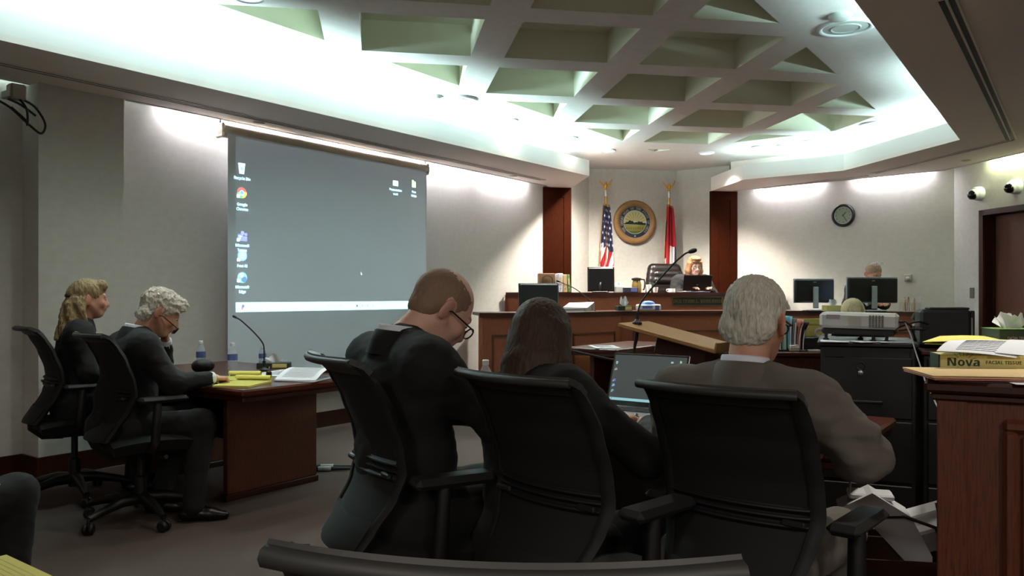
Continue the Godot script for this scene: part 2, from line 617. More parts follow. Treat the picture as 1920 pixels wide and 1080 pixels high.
func skin_colour(base: Color, ruddy: Color, lip: Color) -> Callable:
	return func(p: Vector3) -> Color:
		var c := base
		var red := exp(-(pow(absf(p.x) - 0.042, 2) + pow(p.y + 0.03, 2) + pow(p.z + 0.07, 2)) / 0.0012) + exp(-(p.x * p.x + pow(p.y + 0.035, 2) + pow(p.z + 0.108, 2)) / 0.0003)
		if absf(p.x) > 0.07 and absf(p.y) < 0.05: red += 0.7
		if p.y < -0.09 and p.z > -0.03: red += 0.45
		c = c.lerp(ruddy, clampf(red, 0, 1) * 0.75)
		if absf(p.x) < 0.024 and absf(p.y + 0.0625) < 0.0085 and p.z < -0.08:
			c = lip
		if absf(absf(p.x) - 0.032) < 0.018 and absf(p.y - 0.024 - 0.1 * (0.03 - absf(absf(p.x) - 0.03))) < 0.004 and p.z < -0.07:
			c = base.lerp(Color(0.12, 0.07, 0.05), 0.6)
		return c

func head_mesh(tone: String) -> ArrayMesh:
	if not head_cache.has("raw"):
		head_cache.raw = blob(head_prims(), 0.0042, 0.007)
	if not head_cache.has(tone):
		var t := {"fair": [Color(0.50, 0.27, 0.18), Color(0.48, 0.17, 0.12)], "pale": [Color(0.62, 0.38, 0.29), Color(0.58, 0.28, 0.22)], "tan": [Color(0.42, 0.21, 0.13), Color(0.40, 0.14, 0.09)]}
		head_cache[tone] = blob_mesh({"v": head_cache.raw.v.duplicate(), "i": head_cache.raw.i}, skin_colour(t[tone][0], t[tone][1], Color(0.42, 0.12, 0.10)))
	return head_cache[tone]

# right hand: wrist at the origin, fingers along -Z, palm down (-Y), thumb towards -X
func hand_mesh(curl: float, tone: Color) -> ArrayMesh:
	var key := "hand%.1f" % curl
	if not head_cache.has(key):
		var p := [["e", Vector3(0, 0, -0.045), Vector3(0.038, 0.014, 0.048)], ["c", Vector3(0, 0.0, 0.03), Vector3(0, 0, -0.02), 0.026, 0.024]]
		var lens := [0.070, 0.080, 0.075, 0.058]
		for f in 4:
			var x := -0.030 + f * 0.020
			var a := Vector3(x, 0.002, -0.082 + absf(f - 1.3) * 0.004)
			var ang := -0.10
			var seg: float = lens[f] / 3.0
			p.append(["c", Vector3(x * 0.8, 0.0, -0.05), a, 0.010, 0.0098])
			for q in 3:
				ang -= curl * (0.75 if q == 0 else 0.95)
				var b := a + Vector3((f - 1.5) * 0.0012, sin(ang), -cos(ang)) * seg * (1.25 if q == 0 else 0.9)
				p.append(["c", a, b, 0.0092 - q * 0.0008, 0.0088 - q * 0.0009])
				a = b
		var t0 := Vector3(-0.028, -0.004, -0.022)
		var t1 := Vector3(-0.050, -0.014, -0.050)
		var t2 := Vector3(-0.048, -0.024 - curl * 0.012, -0.078)
		p.append(["c", t0, t1, 0.013, 0.011])
		p.append(["c", t1, t2, 0.011, 0.009])
		p.append(["c", t2, t2 + Vector3(0.008, -0.006 - curl * 0.01, -0.022), 0.009, 0.0078])
		head_cache[key] = blob(p, 0.0036, 0.0028)
	return blob_mesh({"v": head_cache[key].v.duplicate(), "i": head_cache[key].i}, func(_p): return tone)

func look(from: Vector3, to: Vector3, up := Vector3.UP) -> Basis:
	return Basis.looking_at(to - from, up)

func jitter(amount: float, f: float, stretch: Vector3) -> Callable:
	var n := FastNoiseLite.new()
	n.seed = 7
	n.frequency = f
	n.fractal_octaves = 2
	return func(p: Vector3) -> Vector3:
		var q := p * stretch
		var d := Vector3(n.get_noise_3dv(q), n.get_noise_3dv(q + Vector3(31, 0, 0)), n.get_noise_3dv(q + Vector3(0, 57, 0)))
		return p + d * amount

# hair shapes in the head's frame
func hair(kind: String) -> ArrayMesh:
	match kind:
		"bald":
			return blob_mesh(blob([["e", Vector3(0, 0.033, 0.014), Vector3(0.0770, 0.0885, 0.1005)], ["e", Vector3(0, -0.025, 0.050), Vector3(0.060, 0.050, 0.050)]], 0.005, 0.006,
				[[Vector3(0, 0.93, -0.37).normalized(), 0.088], [Vector3(0, -0.25, -1).normalized(), 0.040], [Vector3(0, -1, 0), 0.070], [Vector3(0, -0.8, -0.6).normalized(), 0.022], ["e", Vector3(0.085, -0.01, 0.0), Vector3(0.02, 0.034, 0.030)], ["e", Vector3(-0.085, -0.01, 0.0), Vector3(0.02, 0.034, 0.030)]]), null, jitter(0.0015, 60.0, Vector3.ONE))
		"short_grey":
			return blob_mesh(blob([["e", Vector3(0, 0.040, 0.016), Vector3(0.081, 0.092, 0.106)], ["e", Vector3(-0.01, 0.082, -0.055), Vector3(0.062, 0.040, 0.055)], ["c", Vector3(-0.045, -0.025, 0.066), Vector3(0.045, -0.025, 0.066), 0.034, 0.034], ["e", Vector3(0, -0.055, 0.070), Vector3(0.050, 0.026, 0.026)]], 0.005, 0.010,
				[[Vector3(0, -0.15, -1).normalized(), 0.078], [Vector3(0, -0.72, -0.7).normalized(), 0.022], ["e", Vector3(0.088, -0.02, 0.008), Vector3(0.022, 0.045, 0.036)], ["e", Vector3(-0.088, -0.02, 0.008), Vector3(0.022, 0.045, 0.036)]]), null, jitter(0.005, 55.0, Vector3(1.7, 0.35, 1.7)))
		"fluffy":
			return blob_mesh(blob([["e", Vector3(0, 0.044, 0.014), Vector3(0.086, 0.092, 0.109)], ["e", Vector3(0.0, 0.080, -0.066), Vector3(0.070, 0.040, 0.052)], ["e", Vector3(0.04, 0.05, -0.062), Vector3(0.044, 0.04, 0.04)], ["e", Vector3(-0.04, 0.05, -0.062), Vector3(0.044, 0.04, 0.04)], ["c", Vector3(-0.045, -0.04, 0.068), Vector3(0.045, -0.04, 0.068), 0.036, 0.036]], 0.005, 0.010,
				[[Vector3(0, -0.75, -0.66).normalized(), 0.022], [Vector3(0, -1, 0), 0.078]]), null, jitter(0.011, 34.0, Vector3(1.3, 0.8, 1.3)))
		"long_brown":
			var p := [["e", Vector3(0, 0.038, 0.014), Vector3(0.088, 0.096, 0.110)]]
			for i in 27:
				var a := PI * (-0.08 + 1.16 * i / 26.0)
				var x := cos(a)
				var z := sin(a)
				var l := 0.215 + 0.014 * sin(i * 2.1)
				p.append(["c", Vector3(x * 0.074, 0.02, 0.012 + z * 0.086), Vector3(x * 0.092, -0.10, 0.020 + z * 0.092), 0.022, 0.018])
				p.append(["c", Vector3(x * 0.092, -0.10, 0.020 + z * 0.092), Vector3(x * (0.104 + 0.010 * sin(i * 1.7)), -l - 0.03, 0.035 + z * 0.085), 0.017, 0.006])
			return blob_mesh(blob(p, 0.006, 0.006, [["e", Vector3(0, -0.04, -0.10), Vector3(0.062, 0.10, 0.07)]]), null, jitter(0.0035, 80.0, Vector3(1.8, 0.10, 1.8)))
		"half_up":
			var p := [["e", Vector3(0, 0.040, 0.016), Vector3(0.082, 0.092, 0.105)], ["e", Vector3(0, 0.088, -0.064), Vector3(0.058, 0.040, 0.040)], ["e", Vector3(0, 0.030, 0.098), Vector3(0.046, 0.040, 0.034)]]
			for i in 13:
				var a := PI * (0.02 + 0.96 * i / 12.0)
				var x := cos(a)
				var z := sin(a)
				var q := Vector3(x * 0.072, -0.005, 0.030 + z * 0.078)
				for s in 7:
					var w := sin(i * 1.9 + s * 1.5) * 0.012
					var t := Vector3(x * (0.078 + 0.006 * s) + w, -0.035 - 0.036 * s, 0.036 + z * (0.086 + 0.008 * s) + w * 0.8)
					p.append(["c", q, t, 0.020 - s * 0.001, 0.019 - s * 0.001])
					q = t
			return blob_mesh(blob(p, 0.006, 0.006, [["e", Vector3(0, -0.045, -0.09), Vector3(0.10, 0.085, 0.085)], ["e", Vector3(0.09, -0.02, -0.01), Vector3(0.03, 0.04, 0.035)], ["e", Vector3(-0.09, -0.02, -0.01), Vector3(0.03, 0.04, 0.035)]]), null, jitter(0.005, 50.0, Vector3(1.4, 0.35, 1.4)))
		"bob":
			var p := [["e", Vector3(0, 0.040, 0.014), Vector3(0.086, 0.094, 0.106)], ["e", Vector3(0.005, 0.100, -0.052), Vector3(0.066, 0.032, 0.050)], ["c", Vector3(-0.05, 0.062, -0.080), Vector3(0.045, 0.066, -0.080), 0.016, 0.014]]
			for i in 15:
				var a := PI * (-0.16 + 1.32 * i / 14.0)
				var x := cos(a)
				var z := sin(a)
				p.append(["c", Vector3(x * 0.074, 0.03, 0.006 + z * 0.082), Vector3(x * 0.092, -0.07, 0.008 + z * 0.088), 0.024, 0.024])
				p.append(["c", Vector3(x * 0.092, -0.07, 0.008 + z * 0.088), Vector3(x * 0.090, -0.15, 0.002 + z * 0.09), 0.024, 0.013])
			return blob_mesh(blob(p, 0.006, 0.007, [["e", Vector3(0, -0.045, -0.085), Vector3(0.060, 0.088, 0.075)]]), null, jitter(0.004, 60.0, Vector3(1.5, 0.2, 1.5)))
		"pale_bun":
			var p := [["e", Vector3(0, 0.036, 0.016), Vector3(0.086, 0.094, 0.110)], ["e", Vector3(0.0, -0.02, 0.095), Vector3(0.060, 0.055, 0.04)]]
			for i in 13:
				var a := PI * (-0.05 + 1.1 * i / 12.0)
				p.append(["c", Vector3(cos(a) * 0.07, 0.02, 0.012 + sin(a) * 0.08), Vector3(cos(a) * 0.095, -0.15, 0.02 + sin(a) * 0.09), 0.027, 0.016])
			return blob_mesh(blob(p, 0.007, 0.008, [["e", Vector3(0, -0.04, -0.10), Vector3(0.062, 0.10, 0.07)]]), null, jitter(0.004, 60.0, Vector3(1.6, 0.15, 1.6)))
		_:
			return blob_mesh(blob([["e", Vector3(0, 0.034, 0.014), Vector3(0.078, 0.091, 0.103)]], 0.006, 0.006, [[Vector3(0, -0.2, -1).normalized(), 0.066], [Vector3(0, -0.8, -0.6).normalized(), 0.018]]), null, jitter(0.004, 50.0, Vector3.ONE))

func glasses(parent: Node3D, tf: Transform3D, m: Material, lift := Vector3.ZERO, tilt := 0.0) -> void:
	var mb := MB.new()
	var lens := MB.new()
	var t := tf * Transform3D(Basis.from_euler(Vector3(tilt, 0, 0)), lift)
	for s in [-1, 1]:
		var ring := []
		var rim := []
		for k in 13:
			var a := TAU * k / 12
			var q := Vector3(s * 0.034 + cos(a) * 0.026, -0.006 + sin(a) * 0.019, -0.106)
			ring.append(t * q)
			rim.append(t * q)
		mb.tube(ring, 0.0028, 6, false)
		lens.flat()
		for k in 12:
			lens.tri(t * Vector3(s * 0.034, -0.006, -0.106), rim[k], rim[k + 1])
		mb.tube([t * Vector3(s * 0.058, 0.002, -0.105), t * Vector3(s * 0.072, 0.004, -0.092), t * Vector3(s * 0.082, 0.006, 0.0), t * Vector3(s * 0.083, -0.01, 0.03)], 0.0028, 6)
	mb.tube([t * Vector3(-0.010, 0.0, -0.108), t * Vector3(0, 0.004, -0.111), t * Vector3(0.010, 0.0, -0.108)], 0.0025, 6)
	var g := obj("glasses", mb, m, parent)
	obj("lens", lens, M.glass, g)

# a seated figure. o: seat (hip height), lean, side, head (pitch, yaw, roll), head_shift, tone, hair, hair_mat, jacket, trousers, arms [[elbow, wrist, curl, tip], ...] left then right, knees, feet
func person(label: String, x: float, d: float, turn: float, o: Dictionary) -> Node3D:
	var root := thing("person", label, "person", W(x, d, o.get("floor", 0.0)), turn)
	var seat: float = o.get("seat", 0.55)
	var sc: float = o.get("scale", 1.0)
	var hip := Vector3(0, seat, 0)
	var lean: float = o.get("lean", 0.1)
	var side: float = o.get("side", 0.0)
	var tb := Basis.from_euler(Vector3(-lean, o.get("twist", 0.0), -side))
	var up := tb.y
	var rt := tb.x
	var neck := hip + up * 0.53 * sc + tb * Vector3(0, 0, -0.02)
	var hr: Vector3 = o.get("head", Vector3.ZERO)
	var hb := tb * Basis.from_euler(Vector3(0, -hr.y, 0)) * Basis.from_euler(Vector3(-hr.x + lean * 0.5, 0, -hr.z))
	var htf := Transform3D(hb.scaled(Vector3.ONE * o.get("head_scale", 1.0)), neck + hb.y * 0.150 * sc + hb.z * -0.045 + o.get("head_shift", Vector3.ZERO))
	var shw: float = o.get("shoulder", 0.175) * sc
	var sh := [hip + up * 0.455 * sc - rt * shw, hip + up * 0.455 * sc + rt * shw]
	var arms: Array = o.arms
	var knees: Array = o.get("knees", [Vector3(-0.12, seat - 0.02, -0.43), Vector3(0.12, seat - 0.02, -0.43)])
	var feet: Array = o.get("feet", [Vector3(-0.13, 0.09, -0.45), Vector3(0.13, 0.09, -0.45)])
	var g: float = o.get("girth", 1.0)
	var legs: bool = o.get("legs", true)
	# body: head and neck, hands, and the trunk and limbs under the clothes, in one surface
	var tone: String = o.get("tone", "fair")
	var base: Color = {"fair": Color(0.50, 0.27, 0.18), "pale": Color(0.60, 0.37, 0.28), "tan": Color(0.42, 0.21, 0.13)}[tone]
	var mb := MB.new()
	mb.st.set_color(base)
	mb.add_mesh(head_mesh(tone), htf)
	var inner := [["c", hip, hip + up * 0.34 * sc, 0.09, 0.08], ["c", hip + up * 0.34 * sc, neck, 0.06, 0.050], ["c", neck, htf * Vector3(0, -0.12, 0.03), 0.052, 0.05]]
	for s in 2:
		inner.append(["c", sh[s], arms[s][0], 0.045, 0.038])
		inner.append(["c", arms[s][0], arms[s][1], 0.036, 0.026])
		if legs:
			inner.append(["c", hip + rt * (s * 0.18 - 0.09), knees[s], 0.07, 0.05])
			inner.append(["c", knees[s], feet[s], 0.048, 0.034])
	mb.add_mesh(blob_mesh(blob(inner, 0.018, 0.012), func(_p): return base), Transform3D())
	for s in 2:
		var w: Vector3 = arms[s][1]
		var tip: Vector3 = arms[s][3] if arms[s].size() > 3 else w + (w - arms[s][0]).normalized()
		var hbas := look(w, tip, arms[s][4] if arms[s].size() > 4 else Vector3.UP)
		if s == 0:
			hbas = hbas * Basis.from_scale(Vector3(-1, 1, 1))
		var hm := hand_mesh(arms[s][2], base)
		if s == 0:   # a left hand is the mirror of a right one: turn its faces round
			var arr := hm.surface_get_arrays(0)
			var ix: PackedInt32Array = arr[Mesh.ARRAY_INDEX]
			for q in range(0, ix.size(), 3):
				var t := ix[q]; ix[q] = ix[q + 1]; ix[q + 1] = t
			arr[Mesh.ARRAY_INDEX] = ix
			hm = ArrayMesh.new()
			hm.add_surface_from_arrays(Mesh.PRIMITIVE_TRIANGLES, arr)
		mb.add_mesh(hm, Transform3D(hbas, w))
	var body := obj("body", mb.st.commit(), M.skin, root)
	if o.get("eyes", true):
		var ew := MB.new()
		var ep := MB.new()
		for s in [-1, 1]:
			ew.round_lathe([Vector2(0, -0.011), Vector2(0.008, -0.008), Vector2(0.011, 0), Vector2(0.008, 0.008), Vector2(0, 0.011)], 10, htf * Transform3D(Basis(), Vector3(s * 0.031, 0.002, -0.0805)))
			ep.round_lathe([Vector2(0, -0.005), Vector2(0.005, -0.002), Vector2(0.005, 0.002), Vector2(0, 0.005)], 8, htf * Transform3D(Basis(), Vector3(s * 0.031, 0.000, -0.0895)))
		var e := obj("eyes", ew, M.eye_white, body)
		e.set_meta("label", "pair of open eyes")
		obj("pupils", ep, M.ink, body)
	# jacket
	var jp := [
		["e", hip + tb * Vector3(0, 0.0, 0), Vector3(0.185 * g, 0.12, 0.145 * g), tb],
		["e", hip + tb * Vector3(0, 0.17 * sc, -0.005), Vector3(0.175 * g, 0.17 * sc, 0.135 * g), tb],
		["e", hip + tb * Vector3(0, 0.345 * sc, 0.0), Vector3((shw + 0.015), 0.165 * sc, 0.125 * g), tb],
		["c", sh[0] + rt * 0.03, sh[1] - rt * 0.03, 0.072, 0.072],
		["c", neck - rt * 0.03 - up * 0.015, sh[0] + rt * 0.01, 0.058, 0.066],
		["c", neck + rt * 0.03 - up * 0.015, sh[1] - rt * 0.01, 0.058, 0.066],
	]
	var slv: float = o.get("sleeve", 1.0)
	for s in 2:
		var el: Vector3 = arms[s][0]
		var wr: Vector3 = arms[s][1]
		jp.append(["c", sh[s], el, 0.072 * slv, 0.055 * slv])
		jp.append(["c", el, wr + (el - wr).normalized() * 0.03, 0.056 * slv, 0.040 * slv])
		if o.get("folds", 0.0) > 0.0:
			for q in 6:
				var t: float = 0.30 + 0.12 * q
				var ax: Vector3 = (el - sh[s]).normalized()
				var c: Vector3 = sh[s].lerp(el, t)
				var sd := ax.cross(Vector3(0.3, 0.2, 1).normalized()).normalized()
				var f := ax.cross(sd)
				var rr := lerpf(0.070, 0.055, t) * slv
				var off: float = o.folds * (1.0 if q % 2 else 0.6)
				jp.append(["c", c + (sd * cos(q * 1.3) + f * sin(q * 1.3)) * rr + ax * 0.012, c + (sd * cos(q * 1.3 + 1.5) + f * sin(q * 1.3 + 1.5)) * rr - ax * 0.03, off, off * 0.5])
	if o.get("skirt", true):
		for s in [-1, 1]:
			jp.append(["c", hip + tb * Vector3(s * 0.10, -0.02, 0.02), hip + Vector3(s * 0.12, -0.02, -0.16), 0.10 * g, 0.085])
	var jacket := obj("jacket", blob_mesh(blob(jp, o.get("cell", 0.0125), o.get("smooth", 0.020)), null, jitter(o.get("rumple", 0.006), 9.0, Vector3(1, 1.8, 1))), o.get("jacket", M.suit), root)
	# collars
	var nb := (htf.basis.y * 0.35 + up).normalized()
	var nz := rt.cross(nb).normalized()
	var ctf := Transform3D(Basis(nb.cross(nz).normalized(), nb, nz), neck - nb * 0.008 + tb * Vector3(0, 0, 0.012))
	if o.get("shirt", true):
		obj("shirt_collar", MB.new().round_lathe([Vector2(0.070, 0.0), Vector2(0.069, 0.044), Vector2(0.066, 0.050), Vector2(0.061, 0.046), Vector2(0.060, 0.0)], 24, ctf, Vector2(0.98, 1.08)), M.shirt, root)
		for s in 2:
			var el: Vector3 = arms[s][0]
			var wr: Vector3 = arms[s][1]
			var dir := (wr - el).normalized()
			obj("shirt_cuff", MB.new().tube([wr - dir * 0.045, wr + dir * 0.004, wr + dir * 0.008], [0.037, 0.036, 0.030], 14), M.shirt, root)
	if o.get("lapel", true):
		obj("jacket_collar", MB.new().round_lathe([Vector2(0.098, -0.045), Vector2(0.090, -0.004), Vector2(0.079, 0.028), Vector2(0.073, 0.032), Vector2(0.070, 0.02), Vector2(0.075, -0.02)], 24, ctf, Vector2(1.0, 1.06)), o.get("jacket", M.suit), jacket)
	# trousers and shoes
	if legs:
		var tp := [["e", hip + Vector3(0, -0.02, 0), Vector3(0.18 * g, 0.10, 0.14 * g)]]
		for s in 2:
			tp.append(["c", hip + rt * (s * 0.18 - 0.09) + Vector3(0, -0.015, 0), knees[s], 0.092 * g, 0.070])
			tp.append(["c", knees[s], feet[s] + Vector3(0, -0.005, 0.01), 0.070, 0.058])
		obj("trousers", blob_mesh(blob(tp, 0.014, 0.018), null, jitter(0.006, 9.0, Vector3(1, 1.5, 1))), o.get("trousers", M.trousers), root)
		for s in 2:
			var f: Vector3 = feet[s]
			var td: Vector3 = o.get("toe", Vector3(0, 0, -1))
			var sp := [["c", Vector3(f.x, 0.042, f.z) - td * 0.055, Vector3(f.x, 0.038, f.z) + td * 0.08, 0.036, 0.034], ["c", Vector3(f.x, 0.032, f.z) + td * 0.08, Vector3(f.x, 0.026, f.z) + td * 0.155, 0.036, 0.024], ["c", Vector3(f.x, 0.04, f.z) - td * 0.03, f, 0.036, 0.036]]
			var shoe := obj("shoe", blob_mesh(blob(sp, 0.009, 0.008, [[Vector3(0, -1, 0), -0.001]])), M.shoe, root)
			obj("sole", MB.new().tube([Vector3(f.x, 0.008, f.z) - td * 0.085, Vector3(f.x, 0.008, f.z) + td * 0.03, Vector3(f.x, 0.008, f.z) + td * 0.17], [0.007, 0.008, 0.006], 8), M.black, shoe)
	# hair and glasses
	if o.has("hair"):
		var hr_ := obj("hair", hair(o.hair), M[o.hair_mat], root)
		hr_.transform = htf
		if o.hair == "half_up":
			obj("hair_clip", MB.new().tube([Vector3(-0.045, 0.015, 0.108), Vector3(-0.015, 0.020, 0.124), Vector3(0.015, 0.020, 0.124), Vector3(0.045, 0.015, 0.108)], [0.010, 0.015, 0.015, 0.010], 8), M.black, hr_)
	if o.has("glasses"):
		glasses(root, htf, M[o.glasses], o.get("glasses_lift", Vector3.ZERO), o.get("glasses_tilt", 0.0))
	root.set_meta("head", htf)
	return root
# ---------------------------------------------------------------- the room
func clip_field(rect: PackedVector2Array) -> Array:
	# the coffered field in (a, b): -6.548 < a - b < -2.455, 2.2 < a + b < 13.775
	var c1 := [Vector2(-6.548, 2.2) * S, Vector2(-2.455, 2.2) * S, Vector2(-2.455, 13.775) * S, Vector2(-6.548, 13.775) * S]
	var field := PackedVector2Array()
	for q in c1:
		field.append(Vector2((q.x + q.y) * 0.5, (q.y - q.x) * 0.5))
	return [Geometry2D.intersect_polygons(rect, field), Geometry2D.clip_polygons(rect, field)]

func to_plan(poly: PackedVector2Array) -> PackedVector2Array:
	var r := PackedVector2Array()
	for q in poly:
		r.append(ab(q.x, q.y))
	return r

func flat_down(mb: MB, poly: PackedVector2Array, h: float) -> void:
	mb.flat()
	var idx := Geometry2D.triangulate_polygon(poly)
	for i in range(0, idx.size(), 3):
		var a := poly[idx[i]]; var b := poly[idx[i + 1]]; var c := poly[idx[i + 2]]
		mb.tri_out(W(a.x, a.y, h), W(b.x, b.y, h), W(c.x, c.y, h), Vector3(0, 100, 0))

func build_ceiling() -> void:
	var mb := MB.new()
	var pieces := []
	var al := []
	var ar := []
	for i in range(-6, 9):
		al.append((-0.13 + 1.126 * i) * S)
		ar.append((0.725 + 1.126 * i) * S)
	var bl := [-3.46, -2.34, -1.22, -0.11, 1.01, 2.13, 3.26, 4.385, 5.50, 6.63, 7.77, 8.87, 10.0, 11.12, 12.25]
	var br := [-2.61, -1.49, -0.37, 0.74, 1.86, 2.98, 4.11, 5.235, 6.355, 7.495, 8.585, 9.56, 10.85, 11.97, 13.2]
	for q in bl.size():
		bl[q] *= S
		br[q] *= S
	for j in bl.size():
		# rib along a, from this row's far edge to the next row's near edge
		if j + 1 < bl.size():
			flat_down(mb, to_plan(PackedVector2Array([Vector2(al[0], br[j]), Vector2(ar[-1], br[j]), Vector2(ar[-1], bl[j + 1]), Vector2(al[0], bl[j + 1])])), CEIL)
		for i in al.size():
			if i + 1 < al.size():
				flat_down(mb, to_plan(PackedVector2Array([Vector2(ar[i], bl[j]), Vector2(al[i + 1], bl[j]), Vector2(al[i + 1], br[j]), Vector2(ar[i], br[j])])), CEIL)
			var rect := PackedVector2Array([Vector2(al[i], bl[j]), Vector2(ar[i], bl[j]), Vector2(ar[i], br[j]), Vector2(al[i], br[j])])
			var cut := clip_field(rect)
			for q in cut[1]:
				flat_down(mb, to_plan(q), CEIL)
			for q in cut[0]:
				pieces.append(to_plan(q))
	# slab above
	mb.box(Vector3(0.5, CEIL + 0.36, -3.5), Vector3(26, 0.1, 26))
	var c := struct("ceiling", mb, M.ceiling)
	for poly in pieces:
		var k := MB.new()
		var top := CEIL + 0.235
		flat_down(k, poly, top)
		var mid := Vector2.ZERO
		for q in poly: mid += q
		mid /= poly.size()
		for i in poly.size():
			var a: Vector2 = poly[i]; var b: Vector2 = poly[(i + 1) % poly.size()]
			var e := (b - a).normalized()
			var out := Vector2(-e.y, e.x)
			if out.dot((a + b) * 0.5 - mid) < 0: out = -out
			var far := (a + b) * 0.5 + out
			k.quad_out(W(a.x, a.y, CEIL), W(b.x, b.y, CEIL), W(b.x, b.y, top), W(a.x, a.y, top), W(far.x, far.y, CEIL + 0.1))
		obj("coffer", k, M.coffer, c)

func cove_edge(called: String, line: Array, inward: Vector2) -> void:
	# the upright lip of a light cove along a plan polyline; inward points away from the open middle
	var mb := MB.new()
	for i in line.size() - 1:
		var a: Vector2 = line[i]; var b: Vector2 = line[i + 1]
		var e := (b - a).normalized()
		var n := Vector2(-e.y, e.x)
		if n.dot(inward) < 0: n = -n
		mb.prism(PackedVector2Array([a, b, b + n * 0.035, a + n * 0.035]), SOFFIT + 0.04, 2.88)
	struct(called, mb, M.fascia)

func build_room() -> void:
	# floor
	struct("floor", MB.new().box(Vector3(0.5, -0.05, -3.5), Vector3(26, 0.1, 26)), M.carpet)
	build_ceiling()
	# left wall: u runs along it
	var w := MB.new()
	var u0 := un(0, -5.764)   # plane of the pier
	var uc: float = U.dot(Vector2(-3.21, 5.423))   # u of the pier's near corner
	wall_slab(w, un(-6, -6.0), un(uc, -6.0), N * -0.3, 0, 3.6)
	struct("wall_left_near", w, M.wall)
	w = MB.new()
	w.prism(PackedVector2Array([un(uc, -5.764), un(uc + 0.592, -5.764), un(uc + 0.592, -6.2), un(uc, -6.2)]), 0, 3.6)
	struct("wall_left_pier", w, M.wall)
	w = MB.new()
	var we := Vector2(0.412, 10.665)
	wall_slab(w, un(uc + 0.592, -5.864), un(U.dot(we) + 0.02, -5.864), N * -0.3, 0, 3.6)
	struct("wall_left", w, M.wall)
	# judge's alcove
	w = MB.new()
	var fl := Vector2(1.153, 12.01) * S
	var fr := Vector2(2.52, 12.236) * S
	wall_slab(w, fl, fr, B * 0.3, 0, 3.6)
	struct("wall_judge", w, M.wall)
	w = MB.new()
	wall_slab(w, fl, fl - U * 0.95, N * -0.25, 0, 3.6)
	struct("wall_alcove_left", w, M.wall)
	w = MB.new()
	wall_slab(w, fr, fr + N * 0.8, U * 0.25, 0, 3.6)
	struct("wall_alcove_right", w, M.wall)
	# clock wall and door wall
	var r0 := Vector2(3.128, 11.118)
	var r1 := Vector2(5.14, 9.30)
	var cd := (r1 - r0).normalized()
	var cn := Vector2(-cd.y, cd.x)
	w = MB.new()
	wall_slab(w, r0, r1 + cd * 0.3, cn * 0.3, 0, 3.6)
	struct("wall_clock", w, M.wall)
	var dd := -B
	var dn := Vector2(dd.y, -dd.x) * -1.0
	if dn.x < 0: dn = -dn
	w = MB.new()
	wall_slab(w, r1, r1 + dd * 0.409, dn * 0.25, 0, 3.6)
	wall_slab(w, r1 + dd * 0.409, r1 + dd * 1.65, dn * 0.25, 2.19, 3.6)
	wall_slab(w, r1 + dd * 1.65, r1 + dd * 15.0, dn * 0.25, 0, 3.6)
	struct("wall_door", w, M.wall)
	# back of the room, behind the camera
	w = MB.new()
	wall_slab(w, un(-5.5, -7.0), un(-5.5, 9.0), U * -0.3, 0, 3.6)
	struct("wall_rear", w, M.wall)
	# wood panels at the ends of the judge's alcove
	for q in [[Vector2(0.412, 10.665), 0.387, "trim_1"], [Vector2(2.749, 11.054), 0.384, "trim_2"]]:
		var p: Vector2 = q[0]
		var e: Vector2 = p + A * q[1]
		w = MB.new()
		w.prism(PackedVector2Array([p, e, e + B * 0.05, p + B * 0.05]), 0, SOFFIT)
		# stiles and rails, proud of the panel
		for st in [[0.0, 0.10, 0.0, SOFFIT], [q[1] - 0.10, q[1], 0.0, SOFFIT], [0.10, q[1] - 0.10, SOFFIT - 0.13, SOFFIT], [0.10, q[1] - 0.10, 0.4, 0.55]]:
			var a0: Vector2 = p + A * st[0]
			var a1: Vector2 = p + A * st[1]
			w.prism(PackedVector2Array([a0, a1, a1 - B * 0.010, a0 - B * 0.010]), st[2], st[3])
		struct(q[2], w, M.wood_trim)
	# soffits: thin slab, lip, divider behind the wall slot
	var e0 := Vector2(0.934, 9.667)
	var q0 := Vector2(2.88, 9.977)
	var q1 := Vector2(3.838, 9.255)
	var q2 := Vector2(4.157, 7.423)
	var q3 := Vector2(1.677, 3.919)
	var near_u := 1.5
	var ql := (q2 - q3).normalized()
	var q4 := q3 - ql * ((U.dot(q3) - near_u) / U.dot(ql))
	var lf := un(near_u, -5.005)
	var pl := we + A * 0.387
	# left soffit, with a gap of 0.10 along the main wall for the wall lamps
	w = MB.new()
	w.prism(PackedVector2Array([lf, e0, pl, we + A * 0.12, un(uc + 0.592, -5.754), un(uc + 0.592, -5.80), un(uc, -5.80), un(uc, -5.9), un(near_u, -5.9)]), SOFFIT, SOFFIT + 0.04)
	struct("ceiling_soffit_left", w, M.soffit)
	w = MB.new()
	wall_slab(w, un(uc + 0.592, -5.70), un(U.dot(we) - 0.1, -5.70), N * 0.03, SOFFIT + 0.04, CEIL)
	struct("trim_slot_back_left", w, M.soffit)
	cove_edge("trim_cove_left", [lf, e0], N * -1.0)
	w = MB.new()
	wall_slab(w, e0, pl, A * -0.035, SOFFIT + 0.04, 2.88)
	struct("trim_cove_end_left", w, M.fascia)
	# right soffit along the clock wall and the door wall
	var gap := 0.10
	var s0: Vector2 = r0 - cn * gap
	var s1: Vector2 = r1 - cn * gap - dn * gap
	var pr := Vector2(2.749, 11.054)
	w = MB.new()
	w.prism(PackedVector2Array([pr, q0, q1, q2, q2 - B * 2.0 + A * 0.6, s1 + dd * 6.0, s1, s0, r0 - A * 0.05]), SOFFIT, SOFFIT + 0.04)
	struct("ceiling_soffit_right", w, M.soffit)
	cove_edge("trim_cove_right", [q0, q1, q2], A)
	w = MB.new()
	wall_slab(w, pr, q0, A * 0.035, SOFFIT + 0.04, 2.88)
	struct("trim_cove_end_right", w, M.fascia)
	w = MB.new()
	wall_slab(w, r0 - cn * 0.16, r1 - cn * 0.16, cn * -0.03, SOFFIT + 0.04, CEIL)
